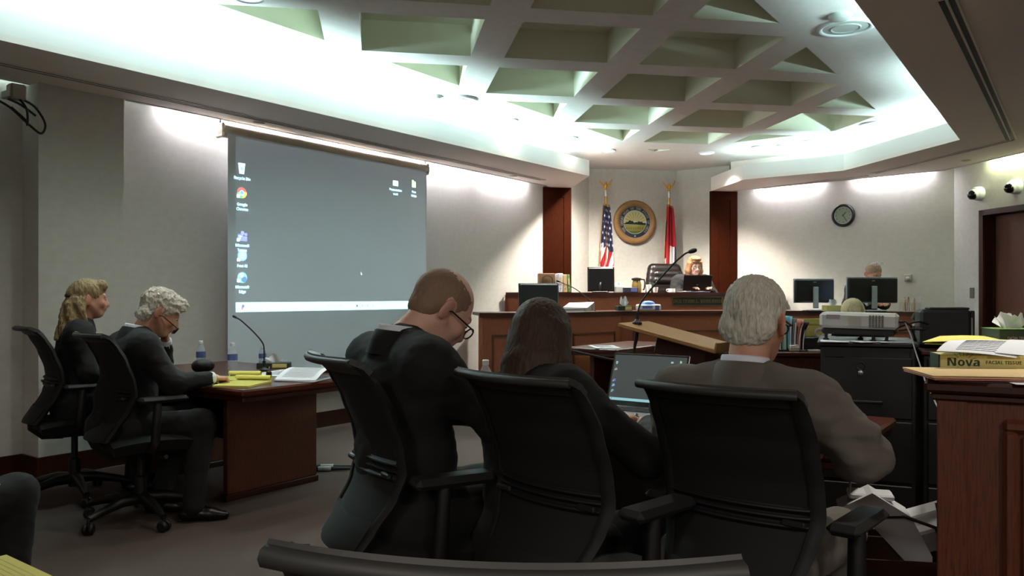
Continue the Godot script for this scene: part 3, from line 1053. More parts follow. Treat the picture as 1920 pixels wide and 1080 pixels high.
	wall_slab(w, r1 - dn * 0.16 - cn * 0.16, r1 - dn * 0.16 + dd * 9, dn * -0.03, SOFFIT + 0.04, CEIL)
	struct("trim_slot_back_right", w, M.soffit)
	# the big soffit over the near right, and the one behind
	w = MB.new()
	w.prism(PackedVector2Array([q2, q2 - B * 2.0 + A * 0.6, q2 - B * 2.0 + A * 9.0, un(-6, 9.0), un(-6, -6.1), un(near_u, -6.1), lf, q4]), SOFFIT, SOFFIT + 0.04)
	struct("ceiling_soffit_near", w, M.soffit)
	cove_edge("trim_cove_near", [q2, q4, lf], ql * -1.0 + N)
	# slot air diffusers in the soffits: two dark lines between bright edges
	var slots := [[un(1.6, -5.49), un(8.35, -5.49), "left"], [Vector2(2.129, 3.919), Vector2(4.627, 7.423), "near"], [Vector2(4.627, 7.423), Vector2(4.27, 9.45), "right"], [Vector2(3.35, 10.75), Vector2(4.27, 9.62), "clock"]]
	for s in slots:
		var a: Vector2 = s[0]; var b: Vector2 = s[1]
		var dirv := (b - a).normalized()
		var nn := Vector2(-dirv.y, dirv.x)
		var dk := MB.new()
		var br := MB.new()
		for t in [-0.022, 0.022]:
			dk.prism(PackedVector2Array([a + nn * (t - 0.014), b + nn * (t - 0.014), b + nn * (t + 0.014), a + nn * (t + 0.014)]), SOFFIT - 0.004, SOFFIT - 0.0005)
		for t in [-0.042, 0.0, 0.042]:
			br.prism(PackedVector2Array([a + nn * (t - 0.006), b + nn * (t - 0.006), b + nn * (t + 0.006), a + nn * (t + 0.006)]), SOFFIT - 0.007, SOFFIT - 0.0005)
		var d := obj("air_diffuser", br, M.soffit)
		tag(d, {"left": "long linear air diffuser in the soffit above the projection screen", "near": "long dark linear air diffuser in the near right soffit", "right": "linear air diffuser in the right soffit running back from the corner", "clock": "linear air diffuser in the soffit in front of the clock wall"}[s[2]], "vent", "")
		obj("slot", dk, M.black, d)
	# reflector strips of the wall lamps
	var rf := MB.new()
	wall_slab(rf, un(uc + 0.6, -5.756), un(U.dot(we) - 0.1, -5.756), N * 0.016, SOFFIT - 0.008, SOFFIT + 0.03)
	struct("trim_reflector_left", rf, M.silver)
	rf = MB.new()
	wall_slab(rf, s0, s1 - cd * 0.0, cn * -0.016, SOFFIT - 0.008, SOFFIT + 0.03)
	wall_slab(rf, s1, s1 + dd * 5, dn * -0.016, SOFFIT - 0.008, SOFFIT + 0.03)
	struct("trim_reflector_right", rf, M.silver)
	# baseboards
	var bb := MB.new()
	wall_slab(bb, un(-6, -5.985), un(uc, -5.985), N * 0.0 - N * 0.02, 0, 0.145)
	bb.prism(PackedVector2Array([un(uc - 0.015, -5.749), un(uc + 0.605, -5.749), un(uc + 0.605, -5.9), un(uc - 0.015, -6.0)]), 0, 0.145)
	wall_slab(bb, un(uc + 0.592, -5.849), un(U.dot(we), -5.849), N * -0.02, 0, 0.145)
	struct("baseboard_left", bb, M.wood_d)
	bb = MB.new()
	wall_slab(bb, r0 - cn * 0.015, r1 - cn * 0.015, cn * 0.02, 0, 0.145)
	wall_slab(bb, r1 - dn * 0.015, r1 - dn * 0.015 + dd * 0.40, dn * 0.02, 0, 0.145)
	struct("baseboard_right", bb, M.wood_d)
	# door in its frame
	var fp := r1 + dd * 0.409
	var dr := MB.new()
	wall_slab(dr, fp - dn * 0.02, fp - dn * 0.02 + dd * 0.06, dn * 0.24, 0, 2.19)
	wall_slab(dr, fp - dn * 0.02 + dd * 1.18, fp - dn * 0.02 + dd * 1.24, dn * 0.24, 0, 2.19)
	wall_slab(dr, fp - dn * 0.02, fp - dn * 0.02 + dd * 1.24, dn * 0.24, 2.13, 2.19)
	wall_slab(dr, fp + dd * 0.06 + dn * 0.10, fp + dd * 0.085 + dn * 0.10, dn * 0.1, 0, 2.13)
	var df := struct("door_1", dr, M.wood_d)
	dr = MB.new()
	wall_slab(dr, fp + dd * 0.065 + dn * 0.12, fp + dd * 1.175 + dn * 0.12, dn * 0.045, 0.01, 2.125)
	obj("door_leaf", dr, M.door, df)
	dr = MB.new()
	var kp := fp + dd * 1.09 + dn * 0.07
	dr.tube([W(kp.x + dn.x * 0.05, kp.y + dn.y * 0.05, 1.0), W(kp.x, kp.y, 1.0), W(kp.x - dd.x * 0.11, kp.y - dd.y * 0.11, 1.0)], 0.010, 8)
	obj("door_handle", dr, M.silver, df)
	build_lamps(uc, we, r0, r1, cd, cn, dd, dn, q0, q1, q2, q3)

func strip_lamp(label: String, group: String, a: Vector2, b: Vector2, h: float, face: Vector3, energy: float, col: Color) -> void:
	var fl := -1.0 if face.y < 0.0 else 1.0   # channel over or under the tube
	var c := (a + b) * 0.5
	var dirv := (b - a)
	var l := thing("strip_lamp", label, "lamp", W(c.x, c.y, h - 0.05 * fl), heading(dirv), group)
	var L := dirv.length()
	obj("channel", MB.new().box(Vector3(0, 0.008 * fl, 0), Vector3(0.06, 0.016, L), 0.003), M.white, l)
	if fl > 0.0:
		for s in [-1, 1]:
			obj("bracket", MB.new().box(Vector3(0, -0.022, s * L * 0.3), Vector3(0.04, 0.043, 0.03), 0.003), M.white, l)
	var ends := MB.new()
	ends.box(Vector3(0, 0.035 * fl, L / 2 - 0.012), Vector3(0.03, 0.04, 0.02), 0.004)
	ends.box(Vector3(0, 0.035 * fl, -L / 2 + 0.012), Vector3(0.03, 0.04, 0.02), 0.004)
	obj("lamp_holder", ends, M.white, l)
	obj("tube", MB.new().tube([Vector3(0, 0.045 * fl, -L / 2 + 0.02), Vector3(0, 0.045 * fl, L / 2 - 0.02)], 0.0125, 10), M.tube, l)
	var li := AreaLight3D.new()
	li.name = "lamp_light"
	l.add_child(li, true)
	li.area_size = Vector2(L - 0.04, 0.03)
	li.light_energy = energy
	li.light_color = col
	li.shadow_enabled = true
	li.area_range = 30.0
	var p := W(c.x, c.y, h) + face * 0.02
	var zax := -face.normalized()
	var d3 := Vector3(dirv.x, 0, -dirv.y).normalized()
	li.global_transform = Transform3D(Basis(d3, zax.cross(d3).normalized(), zax), p)

func build_lamps(uc: float, we: Vector2, r0: Vector2, r1: Vector2, cd: Vector2, cn: Vector2, dd: Vector2, dn: Vector2, q0: Vector2, q1: Vector2, q2: Vector2, q3: Vector2) -> void:
	# cove lamps behind the lips, shining up and across the ceiling
	var up_left := (Vector3.UP * 1.0 + Vector3(N.x, 0, -N.y) * 0.25).normalized()
	for i in 5:
		var a := 1.75 + i * 1.31
		strip_lamp(["first", "second", "third", "fourth", "fifth"][i] + " fluorescent tube from the camera hidden in the left ceiling cove", "cove tubes on the left", un(a, -5.16), un(a + 1.22, -5.16), 2.825, up_left, K.cove, K.cove_col)
	var n1: Vector2 = (q1 - q0).normalized()
	var i1 := Vector2(-n1.y, n1.x)   # away from the open middle
	if i1.dot(A) < 0: i1 = -i1
	var f1 := (Vector3.UP - Vector3(i1.x, 0, -i1.y) * 0.25).normalized()
	strip_lamp("fluorescent tube hidden in the ceiling cove before the clock wall", "cove tubes on the right", q0 + i1 * 0.15 + n1 * 0.02, q1 + i1 * 0.15 - n1 * 0.02, 2.835, f1, K.cove_r, K.cove_col)
	var n2: Vector2 = (q2 - q1).normalized()
	var f2 := (Vector3.UP - Vector3(A.x, 0, -A.y) * 0.25).normalized()
	for t in [0.12, 1.02]:
		strip_lamp(("farther" if t < 0.5 else "nearer") + " fluorescent tube hidden in the ceiling cove by the door wall", "cove tubes on the right", q1 + A * 0.15 + n2 * t, q1 + A * 0.15 + n2 * (t + 0.80), 2.835, f2, K.cove_r * 0.7, K.cove_col)
	var n3: Vector2 = (q3 - q2).normalized()
	for t in [0.4, 2.6]:
		var f3 := (Vector3.UP - Vector3(N.x, 0, -N.y) * 0.75).normalized()
		strip_lamp(("farther" if t < 1.0 else "nearer") + " fluorescent tube hidden in the near right ceiling cove", "cove tubes near right", q2 + N * 0.16 + n3 * t, q2 + N * 0.16 + n3 * (t + 1.2), 2.835, f3, K.cove_n, K.cove_col)
	# wall lamps in the slots
	var w0 := Vector2(-3.291, 5.481)
	var fl := (Vector3.DOWN * 1.0 - Vector3(N.x, 0, -N.y) * 0.55).normalized()
	for t in [[0.95, 2.13], [2.28, 3.46], [3.62, 4.78], [4.92, 5.95]]:
		strip_lamp({0.95: "nearest fluorescent tube in the slot over the left wall, left of the screen", 2.28: "fluorescent tube in the slot over the left half of the screen", 3.62: "fluorescent tube in the slot over the right edge of the screen", 4.92: "farthest fluorescent tube in the left wall slot, near the wood panel"}[t[0]], "wall slot tubes on the left", w0 + U * t[0] + N * 0.06, w0 + U * t[1] + N * 0.06, 2.76, fl, K.wash * (t[1] - t[0]), K.wash_col)
	var fc := (Vector3.DOWN + Vector3(cn.x, 0, -cn.y) * 0.55).normalized()
	for t in [[0.30, 1.18], [1.60, 2.46]]:
		strip_lamp(("left" if t[0] < 1.0 else "right") + " fluorescent tube in the slot over the clock wall", "wall slot tubes over the clock wall", r0 - cn * 0.05 + cd * t[0], r0 - cn * 0.05 + cd * t[1], 2.76, fc, K.wash_r * (t[1] - t[0]), K.wash_col)
	var fd := (Vector3.DOWN + Vector3(dn.x, 0, -dn.y) * 0.55).normalized()
	for t in [[0.55, 1.7], [1.85, 3.0]]:
		strip_lamp(("farther" if t[0] < 1.0 else "nearer") + " fluorescent tube in the slot over the door", "wall slot tubes over the door", r1 - dn * 0.05 + dd * t[0], r1 - dn * 0.05 + dd * t[1], 2.76, fd, K.wash_d * (t[1] - t[0]), K.wash_d_col)
	# round ceiling fittings: X, D, radius, lit
	var rounds := [[1.259, 10.495, 0.105, 1, "lit recessed downlight nearest the end of the left cove"], [2.601, 10.69, 0.105, 1, "lit recessed downlight in front of the right flag"], [3.184, 10.27, 0.12, 0, "round unlit recessed light over the cove by the right wood panel"], [3.70, 9.916, 0.13, 0, "round unlit recessed light over the middle of the clock wall cove"],
		[4.065, 8.902, 0.19, 2, "round ceiling speaker grille over the cove by the door"], [0.697, 9.682, 0.105, 1, "lit recessed downlight over the far end of the left cove"], [-0.029, 8.714, 0.105, 1, "lit recessed downlight over the middle of the left cove"], [-0.531, 7.814, 0.20, 2, "round ceiling speaker grille over the left cove"], [2.373, 5.694, 0.195, 2, "large round ceiling speaker grille beside the near right soffit"],
		[-1.68, 5.10, 0.105, 1, "added fill downlight in the ceiling over the left table"], [-0.958, 4.146, 0.105, 1, "added fill downlight in the ceiling rib between the two counsel tables"], [0.151, 4.333, 0.105, 1, "added fill downlight in the ceiling rib over the silver laptop"], [1.26, 4.52, 0.105, 1, "added fill downlight in the ceiling over the black cabinet"], [1.82, 2.95, 0.09, 1, "added fill downlight in the near soffit over the podium", 1]]  # fill downlights added out of frame to brighten tables, heads and podium
	for r in rounds:
		var l := thing("ceiling_light" if r[3] != 2 else "ceiling_speaker", r[4], "light" if r[3] != 2 else "speaker", W(r[0] * S, r[1] * S, CEIL if r.size() < 6 else SOFFIT), 0.0)
		var R: float = r[2] * S
		obj("ring", MB.new().round_lathe([Vector2(R * 0.80, 0.0), Vector2(R * 0.80, -0.012), Vector2(R * 0.9, -0.020), Vector2(R, -0.010), Vector2(R, 0.002)], 28), M.white, l)
		if r[3] == 2:
			obj("grille", MB.new().lathe([Vector2(0, -0.010), Vector2(R * 0.45, -0.010), Vector2(R * 0.50, -0.016), Vector2(R * 0.55, -0.010), Vector2(R * 0.81, -0.008)], 28), M.plastic_white, l)
		else:
			obj("lens", MB.new().lathe([Vector2(0, -0.006), Vector2(R * 0.81, -0.006)], 28), M.lens if r[3] == 1 else M.plastic_white, l)
		if r[3] == 1:
			var sp := SpotLight3D.new()
			sp.name = "lamp_light"
			l.add_child(sp, true)
			sp.position = Vector3(0, -0.03, 0)
			sp.rotation.x = -PI / 2
			sp.spot_angle = 42 if r.size() > 5 else 74 if r[1] > 10.0 and r[0] < 2.0 else 54 if r[1] > 10.0 else 62
			sp.spot_range = 30
			sp.spot_attenuation = 2
			sp.spot_angle_attenuation = 0.8
			sp.light_size = 0.08
			sp.light_energy = K.over if r.size() > 5 else K.down if r[1] > 10.0 else (K.room if r[1] < 6.0 else K.down_edge)
			sp.light_color = Color(1.0, 0.965, 0.91)
			sp.shadow_enabled = true
	# unseen panel lamps added behind the camera to fill the foreground
	for q in [[-1.6, -1.2, "left front"], [1.4, -1.2, "middle front"], [4.4, -1.2, "right front"], [-1.6, -3.4, "left rear"], [1.4, -3.4, "middle rear"]]:
		var l := thing("fill_panel_lamp", "added square fill panel lamp behind the camera, " + q[2], "lamp", W(q[0], q[1], SOFFIT - 0.002))
		obj("frame", MB.new().box(Vector3(0, 0, 0.29), Vector3(0.62, 0.012, 0.03), 0.003).box(Vector3(0, 0, -0.29), Vector3(0.62, 0.012, 0.03), 0.003).box(Vector3(0.29, 0, 0), Vector3(0.03, 0.012, 0.56), 0.003).box(Vector3(-0.29, 0, 0), Vector3(0.03, 0.012, 0.56), 0.003), M.white, l)
		obj("lens", MB.new().box(Vector3(0, -0.001, 0), Vector3(0.56, 0.004, 0.56), 0.001), M.lens, l)
		var al := AreaLight3D.new()
		al.name = "lamp_light"
		l.add_child(al, true)
		al.area_size = Vector2(0.54, 0.54)
		al.position = Vector3(0, -0.02, 0)
		al.rotation.x = -PI / 2
		al.light_energy = K.panel
		al.light_color = Color(1.0, 0.95, 0.90)
		al.area_range = 30.0
		al.shadow_enabled = true
	for r in [[2.237, 5.456, 0.075, "small round smoke detector by the large ceiling speaker"], [-0.741, 7.668, 0.07, "small round detector beside the left cove speaker"], [3.389, 10.125, 0.05, "small round detector between the clock wall cove lights"]]:
		obj("base", MB.new().round_lathe([Vector2(0, -0.035), Vector2(r[2] * 0.6, -0.034), Vector2(r[2] * 0.9, -0.022), Vector2(r[2], -0.008), Vector2(r[2], 0.0)], 20), M.plastic_white, thing("detector", r[3], "detector", W(r[0] * S, r[1] * S, CEIL)))
	for r in [[-2.119, 6.692, "small concealed sprinkler cap in the soffit above the screen"], [0.013, 9.667, "small concealed sprinkler cap in the soffit by the left wood panel"], [4.85, 8.55, "small concealed sprinkler cap in the soffit near the door"]]:
		obj("cap", MB.new().round_lathe([Vector2(0, -0.010), Vector2(0.04, -0.009), Vector2(0.05, -0.003), Vector2(0.05, 0.0)], 18), M.plastic_cream, thing("sprinkler_cap", r[2], "sprinkler", W(r[0], r[1], SOFFIT)))
# ---------------------------------------------------------------- chairs
func back_z(h: float) -> float:
	# backward offset of the back shell at height h (0..1 from its foot to its top)
	var pts := [[0.0, 0.13], [0.12, 0.085], [0.28, 0.03], [0.42, 0.005], [0.55, 0.015], [0.75, 0.055], [0.9, 0.10], [0.96, 0.13], [1.0, 0.18]]
	for i in pts.size() - 1:
		if h <= pts[i + 1][0]:
			var t: float = (h - pts[i][0]) / (pts[i + 1][0] - pts[i][0])
			t = lerpf(t, t * t * (3.0 - 2.0 * t), 0.4)
			return lerpf(pts[i][1], pts[i + 1][1], t)
	return 0.18

func make_chair(label: String, at: Vector2, turn: float, top: float, group := "black task chairs with slotted mesh backs") -> Node3D:
	# origin on the floor under the seat; faces -Z; the back top is 0.30 behind
	var c := thing("task_chair", label, "chair", W(at.x, at.y, 0), turn, group)
	var y0 := top - 0.56
	var H := 0.56
	var half := func(t: float) -> float: return lerpf(0.175, 0.225, smoothstep(0.0, 0.45, t)) - 0.008 * smoothstep(0.8, 1.0, t)
	var P := func(s: float, t: float) -> Vector3:   # s -1..1
		var x: float = s * half.call(t)
		return Vector3(x, y0 + t * H, 0.135 + back_z(t) - 0.045 * s * s)
	# mesh panel inside the frame
	obj("back_mesh", MB.new().sheet(14, 28, func(s, t): return P.call(lerpf(-0.9, 0.9, s), lerpf(0.12, 0.97, t)) + Vector3(0, 0, 0.004), 0.006), M.mesh_black, c)
	# frame: left and right uprights, foot and top rail
	var fr := MB.new()
	for s in [-1, 1]:
		fr.sheet(4, 28, func(a, t): return P.call(s * lerpf(0.84, 1.0, a if s > 0 else 1.0 - a), t * 0.965) + Vector3(0, 0, 0.012 + 0.006 * sin(a * PI)), 0.022)
	fr.sheet(14, 5, func(a, t): return P.call(lerpf(-0.86, 0.86, a), lerpf(0.0, 0.17, t)) + Vector3(0, 0, 0.014 + 0.006 * sin(t * PI)), 0.026)
	obj("back_frame", fr, M.frame_black, c)
	var edge := []
	for k in 17:
		edge.append(P.call(lerpf(-0.99, 0.99, k / 16.0), 0.995) + Vector3(0, 0, 0.004))
	obj("top_rail", MB.new().tube(edge, 0.0115, 8).sheet(16, 4, func(a, t): return P.call(lerpf(-1.0, 1.0, a), lerpf(0.93, 0.995, t)) + Vector3(0, 0, 0.011), 0.018), M.rail, c)
	# lumbar slats
	for k in 3:
		var t0 := 0.375 + k * 0.036
		obj("lumbar_slat", MB.new().sheet(14, 3, func(a, t): return P.call(lerpf(-0.85, 0.85, a), t0 + t * 0.020) + Vector3(0, 0, 0.012 + 0.009 * sin(t * PI)), 0.016), M.dark, c)
	for s in [-1, 1]:
		var q: Vector3 = P.call(s * 0.70, 0.40)
		obj("lumbar_grip", MB.new().box(q + Vector3(0, 0, 0.024), Vector3(0.06, 0.016, 0.014), 0.004), M.rim, c)
	# spine behind the seat
	obj("back_bracket", MB.new().tube([Vector3(0, y0 + 0.02, 0.225), Vector3(0, y0 - 0.02, 0.215), Vector3(0, y0 - 0.065, 0.16), Vector3(0, y0 - 0.075, 0.06)], [0.03, 0.045, 0.05, 0.045], 8), M.black, c)
	# seat
	var ys := y0 + 0.0
	obj("seat", MB.new().sheet(12, 14, func(s, t):
		var x: float = lerpf(-0.245, 0.245, s)
		var z: float = lerpf(0.215, -0.26, t)
		var e: float = pow(absf(s * 2 - 1), 4)
		var f: float = pow(t, 5)
		var b: float = pow(1.0 - t, 6)
		return Vector3(x * (1.0 - 0.12 * pow(1 - t, 3) - 0.10 * f), ys + 0.025 - 0.030 * e - 0.045 * f - 0.02 * b, z), 0.065), M.mesh_black, c)
	obj("seat_pan", MB.new().box(Vector3(0, ys - 0.065, -0.02), Vector3(0.36, 0.05, 0.36), 0.02), M.black, c)
	# arms
	for s in [-1, 1]:
		var a := MB.new()
		a.tube([Vector3(s * 0.16, ys - 0.055, 0.03), Vector3(s * 0.26, ys - 0.05, 0.03), Vector3(s * 0.27, ys - 0.01, 0.025), Vector3(s * 0.265, ys + 0.20, 0.01)], [0.025, 0.026, 0.026, 0.022], 8)
		var arm := obj("arm_post", a, M.black, c)
		obj("arm_pad", MB.new().box(Vector3(s * 0.26, ys + 0.215, -0.02), Vector3(0.085, 0.032, 0.25), 0.014), M.frame_black, arm)
	# lever
	obj("lever", MB.new().tube([Vector3(0.12, ys - 0.09, -0.02), Vector3(0.24, ys - 0.10, -0.02), Vector3(0.30, ys - 0.085, -0.02)], [0.006, 0.006, 0.012], 6), M.black, c)
	# column
	obj("gas_column", MB.new().lathe([Vector2(0.034, 0.075), Vector2(0.034, 0.24), Vector2(0.030, 0.245), Vector2(0.019, 0.25), Vector2(0.019, ys - 0.085)], 14), M.black, c)
	# five legs with castors
	for k in 5:
		var a := TAU * k / 5.0 + 0.32
		var d := Vector3(sin(a), 0, cos(a))
		obj("leg", MB.new().tube([d * 0.02 + Vector3(0, 0.125, 0), d * 0.12 + Vector3(0, 0.125, 0), d * 0.25 + Vector3(0, 0.098, 0), d * 0.31 + Vector3(0, 0.078, 0)], [0.034, 0.030, 0.022, 0.016], 8), M.black, c)
		var wmb := MB.new()
		var sd := Vector3(cos(a + 0.6), 0, -sin(a + 0.6))
		var hub := d * 0.315 + Vector3(0, 0.030, 0)
		for q in [-1, 1]:
			wmb.tube([hub + sd * q * 0.006, hub + sd * q * 0.010, hub + sd * q * 0.022, hub + sd * q * 0.027], [0.026, 0.030, 0.029, 0.020], 16)
		wmb.tube([hub, hub + Vector3(0, 0.05, 0)], 0.009, 6)
		obj("castor", wmb, M.black, c)
	return c

# ---------------------------------------------------------------- tables
func counsel_table(label: String, corner: Vector2, length: float, depth: float, h: float, flip := 1.0) -> Node3D:
	# corner: near corner at the right end; runs along -N by length and along U by depth
	var t := thing("counsel_table", label, "table", W(corner.x, corner.y, 0), heading(U))
	# local: +X = N, -Z = U, origin at the right near corner
	var r := 0.03
	var top := MB.new()
	top.box(Vector3(-length / 2, h - 0.02, -depth / 2), Vector3(length, 0.04, depth), 0.010)
	obj("tabletop", top, M.wood_top, t)
	obj("edge_band", MB.new().box(Vector3(-length / 2, h - 0.055, -depth / 2), Vector3(length - 0.03, 0.032, depth - 0.03), 0.006), M.wood_d, t)
	var xs := [-0.52, -length + 0.35] if length > 1.0 else [-length * 0.25, -length * 0.75]
	for x in xs:
		var b := MB.new()
		b.box(Vector3(x, (h - 0.07) / 2 + 0.02, -depth * 0.52), Vector3(0.045, h - 0.11, depth * 0.60), 0.004)
		var leg := obj("panel_leg", b, M.wood, t)
		obj("plinth", MB.new().box(Vector3(x, 0.02, -depth * 0.52), Vector3(0.06, 0.04, depth * 0.62), 0.004), M.wood_d, leg)
	obj("modesty_panel", MB.new().box(Vector3((xs[0] + xs[1]) / 2, h - 0.30, -depth * 0.72), Vector3(xs[0] - xs[1] - 0.045, 0.44, 0.02), 0.003), M.wood_d, t)
	return t

func paper_stack(called: String, label: String, cat: String, p: Vector3, turn: float, size: Vector2, n: int, m: Material, group := "", tilt := Vector3.ZERO, lines := true) -> Node3D:
	var t := thing(called, label, cat, p, turn, group)
	if tilt != Vector3.ZERO: t.rotation += tilt
	for k in n:
		var off := Vector2(sin(k * 3.1) * 0.006, cos(k * 2.3) * 0.006)
		var ang := sin(k * 1.7) * 0.03
		obj("sheet", MB.new().sheet(6, 6, func(s, v):
			var q := Vector2((s - 0.5) * size.x, (0.5 - v) * size.y).rotated(ang) + off
			return Vector3(q.x, 0.003 + k * 0.0016 + 0.002 * sin(s * 3.0 + k) * sin(v * 3.0), q.y), 0.0012), m, t)
	if lines:
		var ln := MB.new()
		var yy := 0.0062 + (n - 1) * 0.0016
		for k in 16:
			var z := (k - 8) * size.y / 19.0
			ln.box(Vector3(-size.x * 0.03 * (1 if k % 4 == 3 else 0), yy, z), Vector3(size.x * (0.62 if k % 4 == 3 else 0.76), 0.0006, 0.0035))
		obj("printed_lines", ln, M.print, t)
	return t

func legal_pad(label: String, p: Vector3, turn: float, size := Vector2(0.216, 0.30), rolled := true, group := "yellow legal pads") -> Node3D:
	var t := thing("legal_pad", label, "notepad", p, turn, group)
	obj("pad", MB.new().box(Vector3(0, 0.006, 0), Vector3(size.x, 0.012, size.y), 0.001), M.yellow, t)
	var ln := MB.new()
	for k in 20:
		ln.box(Vector3(0, 0.0123, -size.y * 0.42 + k * size.y * 0.044), Vector3(size.x * 0.94, 0.0005, 0.0012))
	obj("ruled_lines", ln, M.ruled, t)
	if rolled:
		obj("rolled_pages", MB.new().sheet(4, 14, func(s, v):
			var a: float = lerpf(-0.2, 5.0, v)
			return Vector3((s - 0.5) * size.x, 0.026 + 0.014 * sin(a - PI / 2), -size.y / 2 + 0.012 - 0.014 * cos(a - PI / 2)), 0.002), M.yellow, t)
	return t

func bottle(label: String, p: Vector3, h := 0.195, r := 0.032) -> Node3D:
	var t := thing("water_bottle", label, "bottle", p, 0.0, "clear plastic water bottles")
	obj("shell", MB.new().round_lathe([Vector2(0, 0.004), Vector2(r * 0.7, 0.0), Vector2(r, 0.01), Vector2(r, h * 0.32), Vector2(r * 0.95, h * 0.36), Vector2(r, h * 0.40), Vector2(r, h * 0.62), Vector2(r * 0.85, h * 0.73), Vector2(r * 0.42, h * 0.86), Vector2(r * 0.38, h * 0.90)], 18), M.water, t)
	obj("cap", MB.new().lathe([Vector2(r * 0.46, h * 0.895), Vector2(r * 0.46, h * 0.985), Vector2(r * 0.40, h), Vector2(0, h)], 16), M.white, t)
	obj("label_band", MB.new().lathe([Vector2(r * 1.015, h * 0.40), Vector2(r * 1.015, h * 0.61)], 18), M.label, t)
	return t

func tissue_box(label: String, p: Vector3, turn: float, size: Vector3, m: Material, panel: Material, tuft := 0.06, group := "tissue boxes") -> Node3D:
	var t := thing("tissue_box", label, "tissue box", p, turn, group)
	obj("carton", MB.new().box(Vector3(0, size.y / 2, 0), size, 0.002), m, t)
	if panel:
		obj("side_panel", MB.new().box(Vector3(size.x * 0.22, size.y * 0.5, 0), Vector3(size.x * 0.46, size.y * 0.7, size.z + 0.002), 0.0005), panel, t)
	if tuft > 0.0:
		var n := FastNoiseLite.new()
		n.seed = int(absf(p.x * 100))
		n.frequency = 9.0
		obj("tissue", MB.new().sheet(14, 14, func(s, v):
			var w: float = lerpf(0.035, 0.115, pow(v, 0.8))
			return Vector3((s - 0.5) * w, size.y - 0.004 + v * tuft * (0.45 + 0.55 * sin(PI * clampf(s * 0.9 + 0.12, 0.0, 1.0)) + 0.5 * n.get_noise_2d(s * 0.35, 3.0)), 0.016 * sin(s * 8.0 + v * 2.5) * (0.4 + 0.6 * v) + 0.012 * v), 0.001), M.white, t)
		obj("tissue", MB.new().sheet(14, 10, func(s, v):
			var w: float = lerpf(0.03, 0.095, pow(v, 0.8))
			return Vector3((s - 0.5) * w + 0.008, size.y - 0.004 + v * tuft * 0.8 * (0.5 + 0.5 * sin(PI * s) + 0.5 * n.get_noise_2d(s * 0.35, 8.0)), -0.012 + 0.014 * cos(s * 7.0 + v * 2.0) * (0.4 + 0.6 * v) - 0.014 * v), 0.001), M.white, t)
	return t

func gooseneck(called: String, label: String, base: Vector3, pts: Array, r := 0.005, foam := 0.012, base_r := 0.035) -> Node3D:
	var t := thing(called, label, "microphone", base, 0.0)
	obj("base", MB.new().lathe([Vector2(base_r, 0), Vector2(base_r, 0.012), Vector2(base_r * 0.5, 0.022), Vector2(0.010, 0.030), Vector2(0.010, 0.07), Vector2(0, 0.07)], 16), M.black, t)
	var c := Curve3D.new()
	for q in pts: c.add_point(q)
	var ps := []
	for i in pts.size():
		ps.append(pts[i])
	# smooth the neck
	var sm := []
	for i in pts.size() - 1:
		var a: Vector3 = pts[maxi(i - 1, 0)]; var b: Vector3 = pts[i]; var d: Vector3 = pts[i + 1]; var e: Vector3 = pts[mini(i + 2, pts.size() - 1)]
		for k in 5:
			sm.append(b.cubic_interpolate(d, a, e, k / 5.0))
	sm.append(pts[-1])
	obj("neck", MB.new().tube(sm, r, 8), M.black, t)
	var dirv: Vector3 = (sm[-1] - sm[-3]).normalized()
	var tip: Vector3 = sm[-1]
	obj("capsule", MB.new().tube([tip, tip + dirv * foam * 0.5, tip + dirv * foam * 2.0, tip + dirv * foam * 3.2, tip + dirv * foam * 3.6], [r * 1.3, foam * 0.8, foam, foam * 0.8, foam * 0.2], 12), M.black, t)
	return t

func monitor(label: String, p: Vector3, turn: float, size: Vector2, logo: bool, tilt := 0.0, neck := true, group := "monitors seen from behind", thin := false) -> Node3D:
	# seen from behind: its back looks along +Z
	var t := thing("computer_monitor", label, "monitor", p, turn, group)
	var y0 := 0.09 if neck else 0.012
	var tf := Transform3D(Basis.from_euler(Vector3(tilt, 0, 0)), Vector3(0, y0, 0))
	obj("bezel", MB.new().box(Vector3(0, size.y / 2, 0), Vector3(size.x, size.y, 0.022), 0.004, tf), M.bezel if not thin else M.monitor_back, t)
	obj("back_shell", MB.new().box(Vector3(0, size.y / 2, 0.020), Vector3(size.x - 0.018, size.y - 0.018, 0.03), 0.012, tf), M.monitor_back, t)
	obj("screen", MB.new().box(Vector3(0, size.y / 2, -0.0115), Vector3(size.x - 0.03, size.y - 0.03, 0.002), 0.0, tf), M.glow_dim, t)
	if neck:
		obj("stand_neck", MB.new().box(Vector3(0, 0.02 + (y0 + size.y * 0.62) / 2, 0.055), Vector3(0.062, y0 + size.y * 0.55, 0.02), 0.006), M.bezel, t)
		obj("stand_foot", MB.new().box(Vector3(0, 0.008, 0.03), Vector3(0.22, 0.016, 0.17), 0.006), M.bezel, t)
	else:
		obj("stand_foot", MB.new().box(Vector3(0, 0.008, 0.04), Vector3(0.20, 0.016, 0.16), 0.006), M.black, t)
		obj("stand_arm", MB.new().tube([tf * Vector3(0, size.y * 0.35, 0.03), Vector3(0, 0.10, 0.09), Vector3(0, 0.012, 0.05)], 0.016, 8), M.rim, t)
	if logo:
		var ring := []
		for k in 21:
			ring.append(tf * Vector3(cos(TAU * k / 20) * 0.020, size.y - 0.042 + sin(TAU * k / 20) * 0.020, 0.0365))
		var lg := MB.new().tube(ring, 0.002, 5, false)
		var tm := text_mesh("DELL", 0.016, 0.002, fontn("Droid Sans", true))
		lg.st.append_from(tm, 0, tf * Transform3D(Basis(), Vector3(0, size.y - 0.042, 0.0365)))
		obj("logo", lg.st.commit() if false else lg, M.bezel, t)
	return t

